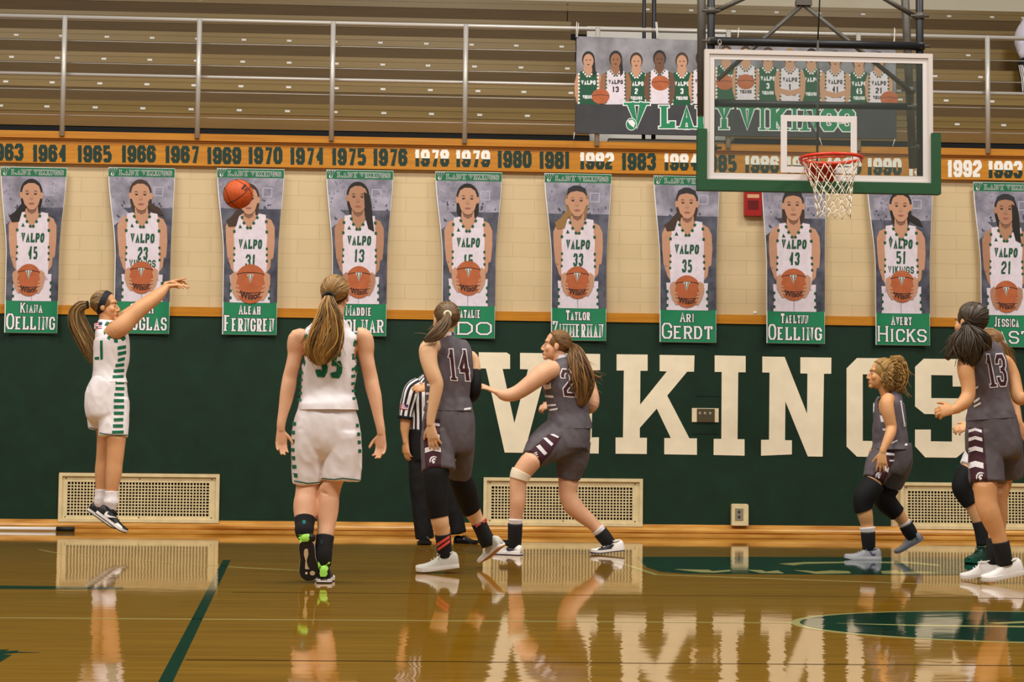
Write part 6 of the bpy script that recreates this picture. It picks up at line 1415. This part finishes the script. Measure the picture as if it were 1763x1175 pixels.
decal(f, 'stripe_pattern', [([(1524, 779), (1540, 781), (1540, 785), (1526, 784)], 0), ([(1531, 792), (1540, 792.5), (1539, 795), (1532, 795)], 0), ([(1520, 799), (1531, 806), (1529, 814.5), (1521, 809)], 0)], s, WTR, lift=.0045)
decal(f, 'helmet_emblem', [(p, 0) for p in helmet(1512.5, 819, 9, .1)], s, WTR, lift=.0045)
tubewear(f, 'knee_pad', [(1504, 832, -.1, 18.6), (1495, 846, -.11, 18.8), (1487.5, 858, -.11, 18.4), (1485.5, 872, -.11, 15.8), (1487.5, 880, -.11, 14.6)], BLK)
tubewear(f, 'knee_pad', [(1530, 836, .09, 19.5), (1522, 851, .1, 19), (1526, 865, .11, 18), (1538, 878, .125, 15), (1545, 885, .13, 13.8)], BLK)
for nm, rs, m in (('sock', [(1493.2, 908, -.1, 12.8), (1494.2, 919, -.1, 12.4)], SOCKW), ('ankle_sock', [(1494.3, 916, -.1, 11.6), (1495, 930, -.095, 11.2), (1496, 946, -.09, 11.6)], SOCKB), ('sock', [(1556, 899.5, .145, 10.6), (1560, 905.5, .15, 10.6)], SOCKW), ('ankle_sock', [(1559.5, 904.5, .15, 11.3), (1565, 914, .15, 11.6), (1572, 926, .15, 11.8)], SOCKB)): tubewear(f, nm, rs, m, grow=.003)
sh = shoe(f, F(1516.5, 959), F(1454, 963), V3(0, 0, 1), SHG, mat('sole_grey', (196, 192, 196), .5), lace_m=SHG, h=.10, yto=-.09)
decal(f, 'swoosh', [(swoosh(1499.5, 951, 19, 12, -.45, -1), 0)], sh, mat('logo_slate', (66, 68, 96), .5))
sh = shoe(f, W(1590, 929, -3.30), W(1543, 955, -3.22), V3(-.5, 0, .86), SHG, mat('sole_slate', (128, 128, 136), .5), lace_m=SHG, h=.10, yto=.15)
decal(f, 'swoosh', [(swoosh(1578, 926, 13, 9, -.9, -1), 0)], sh, MATS['logo_slate'])

# ----------------------------------------------------------------- player 13 in grey
f = Fig(0, V3(W(1710, 995, -5.7).x, -5.7, 0), 'female player in dark grey numbered 13 with dark loose ponytail and white shoes'); f.Y = -5.7
hd = Head(f.J((1670.5, 556, 0)), V3(-.55, .83, 0), V3(.06, 0, 1), 1.03)
JR = [(1706, 722, 0, 43.5, .70), (1705, 711, 0, 41.5, .69), (1703, 697, 0, 38.3, .65), (1700, 680, 0, 38, .65), (1697, 660, 0, 40, .65), (1694, 640, 0, 42, .62), (1691, 622, 0, 41, .6), (1687, 608, 0, 36, .6), (1682, 597, 0, 26, .65), (1678, 590, 0, 17, .8), (1676, 585, 0, 14.5, .92)]
arml = [(1675, 614, -.08, 14), (1664, 624, -.13, 15), (1663, 640, -.15, 14.5), (1666, 657, -.16, 13), (1667.5, 671, -.17, 12), (1666, 683, -.18, 12.3), (1660, 693, -.2, 12), (1652, 700, -.22, 10.3), (1645, 705, -.24, 8.5), (1641, 708, -.24, 8)]
armr = [(1714, 621, .03, 11), (1731, 624, .06, 12), (1743, 644, .05, 11.5), (1748, 664, .02, 11.2), (1752, 682, -.02, 11.3), (1758, 688, -.04, 10.5), (1770, 682, -.06, 9), (1786, 674, -.08, 7.6)]
legn = [(1694, 770, -.04, 26), (1694, 790, -.05, 25), (1695, 815, -.06, 22.5), (1696, 835, -.07, 21.3), (1697.5, 855, -.08, 19.6), (1699, 869, -.09, 19), (1704, 885, -.1, 18.5), (1711, 903, -.1, 16.3), (1718, 920, -.1, 13.8), (1722.5, 937, -.1, 12.8), (1726, 952, -.1, 13), (1731, 972, -.1, 13.3)]
legf = [(1728, 790, .1, 24), (1722, 835, .1, 18.5), (1718.5, 862, .1, 15.5), (1720, 882, .1, 14.5), (1719, 905, .1, 12.8), (1714, 930, .08, 11.6), (1711, 950, .06, 11.8), (1709, 970, .05, 12)]
body(f, [(T(JR), {'pw': 2.4}), ([(1706, 715, 0, 38, .68), (1710, 750, 0, 43, .72), (1711, 785, 0, 38, .75)], {}), ([(1678, 600, 0, 17), (1675, 586, 0, 15), (1673, 572, 0, 15)], {}), (arml, {}), (armr, {}), (legn, {}), (legf, {})], hd, 'warm',
     [dict(wrist=f.J((1644, 706, -.24)), d=V3(-1, -.15, -.10), n=V3(.1, .9, -.35), side=-1, curl=(1.25, 1.3, 1.3, 1.3), spread=.02, size=.98, thumb=.9), dict(wrist=f.J((1786, 674, -.08)), d=V3(1, 0, .3), n=V3(0, .7, -.5), side=1, size=.95)])
hm = hair_mats('hair_dark', (62, 46, 26)); tie = f.J((1663.5, 562, -.115))
hd.face(f, hm[2]); h0 = cap_hair(f, hd, tie, hm, 230, 61, grow=1.03)
tail_hair(f, [(1663.5, 562, -.13, 6, 1), (1666, 574, -.16, 15, .6), (1667, 591, -.18, 23, .45), (1670, 608, -.19, 22, .42), (1672, 621, -.19, 15, .42), (1673, 631, -.19, 6, .4)], hm, 150, 18, h0, rough=.45)
tail_hair(f, [(1661, 566, -.14, 7, .6), (1652, 583, -.16, 12, .5), (1641, 601, -.16, 10, .5), (1629, 619, -.16, 4, .5)], hm, 70, 19, h0, name='loose_lock', rough=.5)
tail_hair(f, [(1667, 566, -.14, 7, .6), (1682, 578, -.16, 12, .6), (1694, 590, -.16, 13, .6), (1700, 604, -.15, 7, .6)], hm, 70, 20, h0, name='loose_lock', rough=.5)
tie_ring(f, (1663.5, 562, -.13), .022, BLK, axis=V3(-.2, -.9, .2))
j = jersey(f, JR, [(1661, 632, -.13, 19, 30, .15, .1), (1742, 630, .07, 12, 28, .14)], [GRY, MAR], amp=.005, seed=14)
decal(f, 'number_outline', [(p, 0) for p in quad_text('1', [(1695, 611), (1707, 611), (1719, 665), (1703, 667)], .34, wd=.8, ht=2.2, serif=.2, out=.09)+quad_text('3', [(1712, 611), (1729, 610), (1735, 664), (1719, 665)], .28, wd=1.0, ht=2.2, out=.09)], j, WTR, lift=.003)
decal(f, 'number', [(p, 0) for p in quad_text('1', [(1695, 611), (1707, 611), (1719, 665), (1703, 667)], .34, wd=.8, ht=2.2, serif=.2)+quad_text('3', [(1712, 611), (1729, 610), (1735, 664), (1719, 665)], .28, wd=1.0, ht=2.2)], j, MAR, lift=.005)
decal(f, 'stripe_pattern', [([(1674, 670), (1684, 664.5), (1684, 668), (1675, 674)], 0), ([(1676, 691), (1686, 684), (1687, 688), (1677, 695)], 0), ([(1676, 699), (1688, 692.5), (1689, 696), (1677, 702)], 0)], j, WTR)
s = shorts(f, [[(1706, 716, 0, 41, .67), (1708, 733, 0, 44, .7), (1710, 755, 0, 47, .7), (1712, 775, 0, 48, .7), (1712, 788, 0, 42, .7)], [(1694, 745, -.04, 25, .9), (1697, 785, -.08, 29, .78), (1699, 832, -.1, 30, .74)], [(1732, 765, .08, 28, .9), (1736, 795, .1, 26, .9), (1738, 823, .1, 23, .95)]], [GRS], seed=15)
decal(f, 'side_panel', [([(1668, 737), (1692, 737), (1696, 780), (1701, 834), (1672, 835), (1667, 780)], 0)], s, MAR, lift=.0025)
decal(f, 'stripe_pattern', [([(1667.5, yy), (1679, yy-3.5), (1690+k, yy), (1690.5+k, yy+hh_), (1679, yy+hh_-3.5), (1667.5, yy+hh_)], 0) for k, (yy, hh_) in enumerate(((740.5, 4.8), (754.5, 6), (772, 7.5), (797.5, 10)))], s, WTR, lift=.0045)
decal(f, 'helmet_emblem', [(p, 0) for p in helmet(1687, 820, 12, .1)], s, WTR, lift=.0045)
tubewear(f, 'sock', [(1722.3, 934, -.1, 13.8), (1726, 952, -.1, 13.6), (1731, 974, -.1, 14)], SOCKB); tubewear(f, 'sock', [(1713.5, 931, .08, 12.6), (1711, 952, .06, 12.6), (1709, 974, .05, 13)], SOCKB)
shoe(f, W(1763, 988.5, -5.78), F(1691, 1004), V3(-.1, 0, 1), SHW, SHW, lace_m=SHW, h=.125, yto=-.1); shoe(f, W(1721, 986, -5.58), F(1654.5, 991), V3(0, 0, 1), SHW, SHW, lace_m=SHW, h=.12, yto=.05)

# ----------------------------------------------------------------- white player hidden behind 13
f = Fig(0, V3(W(1705, 962, -3.9).x, -3.9, 0), 'female player in white mostly hidden behind player 13, black knee pad and green shoe showing'); f.Y = -3.9
hd = Head(f.J((1700, 596, 0)), V3(-.9, .4, 0), V3(.05, 0, 1))
JR = [(1708, 752, 0, 31, 1.1), (1708, 735, 0, 30, 1.1), (1708, 705, 0, 29, 1.15), (1707, 675, 0, 30, 1.2), (1706, 652, 0, 28, 1.25), (1705, 640, 0, 20, 1.2), (1704, 630, 0, 13, 1.0), (1703, 625, 0, 12, 1)]
armn = [(1708, 650, -.14, 12), (1706, 665, -.18, 12), (1708, 690, -.18, 11), (1712, 712, -.18, 10), (1700, 726, -.18, 9), (1682, 734, -.16, 7.4), (1672, 736, -.16, 7)]
armf = [(1715, 650, .15, 11), (1728, 665, .16, 11), (1740, 685, .14, 9.5), (1748, 702, .1, 8.3), (1753, 720, .06, 7), (1756, 731, .05, 6.6)]
legn = [(1700, 765, -.07, 25), (1688, 785, -.1, 22), (1672, 806, -.1, 17), (1660, 825, -.1, 15.2), (1657, 840, -.1, 15), (1663, 855, -.1, 13), (1671, 868, -.1, 11.5), (1679, 884, -.1, 11), (1686, 902, -.1, 9.6), (1690, 920, -.1, 9), (1692, 940, -.1, 9.5)]
legb = [(1712, 770, .1, 25), (1712, 810, .1, 18), (1708, 845, .1, 14), (1706, 880, .1, 12.5), (1704, 915, .1, 9.5), (1703, 945, .1, 9.5)]
body(f, [(T(JR), {'pw': 2.3}), ([(1708, 745, 0, 29, 1.1), (1706, 770, 0, 31, 1.05), (1704, 790, 0, 27, 1)], {}), ([(1704, 635, 0, 13), (1702, 615, 0, 12.5)], {}), (armn, {}), (armf, {}), (legn, {}), (legb, {})], hd, 'tan',
     [dict(wrist=f.J((1673, 735.5, -.16)), d=V3(-1, 0, -.12), n=V3(0, .7, -.6), side=-1, curl=(.6, .75, .85, .9), spread=.06, size=.92), dict(wrist=f.J((1756, 730, .05)), d=V3(.4, -.2, -.85), n=V3(.4, .7, 0), side=-1, size=.92)], vox=.006)
hm = hair_mats('hair_light_brown', (122, 86, 44)); tie = f.J((1722, 590, -.06))
hd.face(f, hm[2]); h0 = cap_hair(f, hd, tie, hm, 160, 71, grow=1.03)
tail_hair(f, [(1722, 590, -.08, 5, 1), (1730, 600, -.1, 8, .7), (1737, 618, -.1, 9, .7), (1741, 636, -.1, 7.5, .7), (1744, 656, -.1, 3, .7)], hm, 80, 23, h0)
jersey(f, JR, [(1706, 657, -.18, 15, 20, .15), (1722, 657, .18, 14, 20, .13)], [WCL, GCL], trim=1, seed=20, seg=72, sub=6)
s = shorts(f, [[(1708, 745, 0, 29, 1.1), (1705, 762, 0, 33, 1.05), (1702, 785, 0, 33, 1)], [(1697, 770, -.08, 27, .9), (1682, 790, -.1, 24, .9), (1668, 808, -.1, 18.5, .95)], [(1714, 770, .08, 27, .9), (1713, 800, .1, 23, .9), (1712, 822, .1, 21, .9)]], [WCL], voxel=.01, seed=21)
decal(f, 'hem_piping', [([(1649.5, 802), (1668, 813), (1685, 815), (1685, 817.5), (1667, 815.5), (1649, 804.5)], 0)], s, TCL, lift=.004)
tubewear(f, 'knee_pad', [(1669, 810, -.1, 17.5), (1660, 825, -.1, 17), (1656.5, 840, -.1, 16.6), (1662, 854, -.1, 14.5), (1671, 868, -.1, 12.6)], BLK)
tubewear(f, 'sock', [(1684.5, 898, -.1, 10.5), (1689, 915, -.1, 10.2), (1692, 940, -.1, 10.8)], SOCKB)
shoe(f, FP(1701, -3.75), FP(1668, -3.98), V3(0, 0, 1), SHGR, mat('sole_green', (8, 84, 62), .5), lace_m=SHB, h=.12)
shoe(f, FP(1712, -3.70), FP(1684, -3.78), V3(0, 0, 1), SHGR, MATS['sole_green'], lace_m=SHB)

# ----------------------------------------------------------------- referee
f = Fig(0, V3(W(745, 935, -1.75).x, -1.75, 0), 'referee in black and white striped shirt and black trousers, mostly hidden behind player 14'); f.Y = -1.75
hd = Head(f.J((753, 621, .02)), V3(.55, -.83, 0), V3(0, 0, 1))
SR = [(738, 747, 0, 33, .72), (738, 735, 0, 33, .74), (738, 715, 0, 33, .75), (738, 695, 0, 34, .75), (738, 676, 0, 34, .7), (738, 664, 0, 29, .7), (739, 655, 0, 18, .85), (742, 649, 0, 12, .95)]
arml = [(717, 662, -.05, 11), (709, 672, -.06, 11.5), (704, 690, -.07, 10.5), (700, 710, -.07, 9.3), (698, 725, -.07, 8.5), (697, 738, -.07, 8), (697.5, 751, -.07, 6.9), (699, 763, -.07, 6.5)]
armr = [(760, 664, .02, 12), (768, 675, -.02, 12), (770, 694, -.08, 11), (764, 700, -.16, 10), (752, 688, -.24, 8.3), (741, 674, -.26, 7), (736, 669, -.26, 6.5)]
body(f, [(T(SR), {'pw': 2.3}), ([(745, 655, 0, 12), (750, 640, .01, 11.5)], {}), (arml, {}), (armr, {}), ([(736, 740, 0, 30, .75), (736, 790, 0, 28, .75)], {}), ([(722, 780, 0, 15), (725, 870, 0, 10), (730, 925, 0, 8)], {}), ([(756, 780, 0, 15), (778, 870, 0, 10), (789, 918, 0, 8)], {})], hd, 'tan',
     [dict(wrist=f.J((699, 762, -.07)), d=V3(.06, 0, -1), n=V3(.7, .6, 0), side=-1, curl=(.4, .42, .45, .45), spread=.03, size=1.0), dict(wrist=f.J((737, 670, -.26)), d=V3(-1, .1, .05), n=V3(0, .8, -.4), side=-1, curl=(.4, .5, .6, .7), spread=.06, size=.9)], vox=.006)
hm = hair_mats('hair_ref', (60, 48, 38)); hd.face(f, hm[2]); cap_hair(f, hd, hd.P(0, -.1, -.02), hm, 90, 81)
def striped(name, rs, seg, per, grow=0.0, sub=5, parent=None):
    bm = bmesh.new(); loft_rings(bm, f.rings(rs), seg=seg, sub=sub, grow=grow, pw=2.2)
    bm.faces.ensure_lookup_table(); n = seg
    for i, fc in enumerate(bm.faces):
        if len(fc.verts) == 4: fc.material_index = ((i % n)//per) % 2
    wrinkle(bm, .004, 10, 31); return f.obj(name, bm, [mat('stripe_black', (22, 22, 26), .75), mat('stripe_white', (236, 230, 230), .75)], parent, smooth=True)
sj = striped('striped_shirt', SR, 120, 3)
sl = striped('sleeve', [(722, 661, -.04, 12), (710, 671, -.06, 14.5), (704.5, 688, -.07, 13.8), (700, 706, -.07, 12.6), (698, 719, -.07, 12.4)], 36, 2, parent=sj)
tubewear(f, 'cuff', [(698.3, 717, -.07, 12.8), (697.5, 722.5, -.07, 12.8)], BLK, parent=sj)
striped('sleeve', [(757, 662, .02, 13), (768, 676, -.02, 14), (770, 692, -.07, 13)], 36, 2, parent=sj)
tubewear(f, 'collar', [(740, 655, 0, 17.5, .85), (743, 648, 0, 13, .95)], BLK, parent=sj)
fl = flag([(688.5, 695.5), (703, 697), (702, 706), (687.5, 704.5)]); decal(f, 'flag_patch', fl[0], sl, FLAGM); decal(f, 'flag_canton', [([(697, 696.3), (703, 697), (702.5, 701.5), (696.7, 700.6)], 2)], sl, FLAGM, lift=.0045)
tr = shorts(f, [[(737, 741, 0, 32.5, .75), (736, 765, 0, 33, .75), (737, 792, 0, 32, .75)], [(721, 780, 0, 18.5, .95), (722, 830, 0, 17.5), (724.5, 870, 0, 15.6), (728.5, 905, 0, 15.5), (731, 928, 0, 16)], [(756, 780, 0, 19, .95), (768, 830, 0, 16.5), (778, 870, 0, 15), (787, 903, 0, 13.5), (790, 919, 0, 13.5)]], [BLK], voxel=.009, name='trousers')
LEA = mat('patent_black', (14, 13, 14), .12, 0, .7)
shoe(f, FP(731, -1.78), FP(730.5, -2.05), V3(0, 0, 1), LEA, LEA, width=.056, h=.085, collar=False); shoe(f, FP(783, -1.72), FP(825, -1.86), V3(0, 0, 1), LEA, LEA, width=.05, h=.085, collar=False, lace_m=LEA)

# ----------------------------------------------------------------- spectator on the bleachers at the right edge
ys = rows[2][0]+.30
f = Fig(0, V3(W(1785, 115, ys).x, ys, rows[2][1]), 'seated spectator in white hoodie and black trousers with white stripes at upper right edge'); f.Y = ys
hd = Head(f.J((1786, 10, 0)), V3(.1, -1, -.05), V3(0, 0, 1))
bm = bmesh.new()
sk = rows[1][1]
body(f, [([(1786, 112, 0, 24, .7), (1786, 80, 0, 23, .7), (1786, 45, 0, 26, .6), (1786, 33, 0, 14, .8), (1786, 22, 0, 9)], {}), ([(1768, 45, 0, 9), (1759, 70, -.05, 8), (1764, 96, -.25, 7), (1776, 98, -.32, 6)], {}), ([(1804, 45, 0, 9), (1812, 70, -.05, 8), (1806, 96, -.25, 7), (1795, 98, -.32, 6)], {}), ([(1776, 113, 0, 8), (1769, 114, -.25, 7), (1767, 115, -.45, 6)], {}), ([(1798, 113, 0, 8), (1803, 114, -.25, 7), (1805, 115, -.45, 6)], {}), ([(1766, 113, -.45, 6), (1768, 158, -.48, 5)], {}), ([(1805, 113, -.45, 6), (1805, 158, -.48, 5)], {})], hd, 'brown', [dict(wrist=f.J((1776, 98, -.32)), d=V3(.8, -.3, -.1), n=V3(0, 0, -1), side=1), dict(wrist=f.J((1796, 98, -.32)), d=V3(-.8, -.3, -.1), n=V3(0, 0, -1), side=-1)], vox=.008)
hm = hair_mats('hair_spectator', (40, 32, 28)); hd.face(f, hm[2]); cap_hair(f, hd, hd.P(0, -.1, -.02), hm, 60, 91)
HOOD = mat('hoodie_white', (214, 206, 218), .85, 0, .2, var=.04, vscale=12)
s = shorts(f, [[(1786, 112, 0, 27, .75), (1786, 80, 0, 26, .75), (1786, 48, 0, 28, .65), (1786, 34, 0, 19, .8), (1786, 26, 0, 13, .9)], [(1772, 38, 0, 11), (1763, 52, -.02, 12.5), (1761, 72, -.06, 12), (1765, 92, -.22, 10), (1773, 97, -.30, 8)], [(1800, 38, 0, 11), (1810, 52, -.02, 12.5), (1812, 72, -.06, 12), (1807, 92, -.22, 10), (1798, 97, -.30, 8)]], [HOOD], voxel=.012, name='hoodie', amp=.012, sc=7)
s = shorts(f, [[(1786, 118, .05, 27, .8), (1786, 104, .0, 27, .8)], [(1776, 112, 0, 15), (1768, 112, -.25, 14), (1765, 113, -.46, 12.5)], [(1798, 112, 0, 15), (1804, 112, -.25, 14), (1806, 113, -.46, 12.5)], [(1765, 108, -.45, 12), (1767, 135, -.47, 10), (1768, 162, -.48, 9)], [(1806, 108, -.45, 12), (1805, 135, -.47, 10), (1805, 162, -.48, 9)]], [BLK], voxel=.012, name='trousers')
decal(f, 'stripe_pattern', [([(1753+dx, 112), (1755+dx, 112), (1760+dx, 135), (1762+dx, 158), (1760+dx, 158), (1758+dx, 135)], 0) for dx in (0, 3.2, 6.4)], s, WTR, lift=.004)
zf = rows[1][1]
for px_ in (1768, 1805):
    c = W(px_, 140, ys-.42); c2 = W(px_, 140, ys-.69); shoe(f, V3(c.x, ys-.44, zf), V3(c.x, ys-.70, zf), V3(0, 0, 1), SHW, SHW)
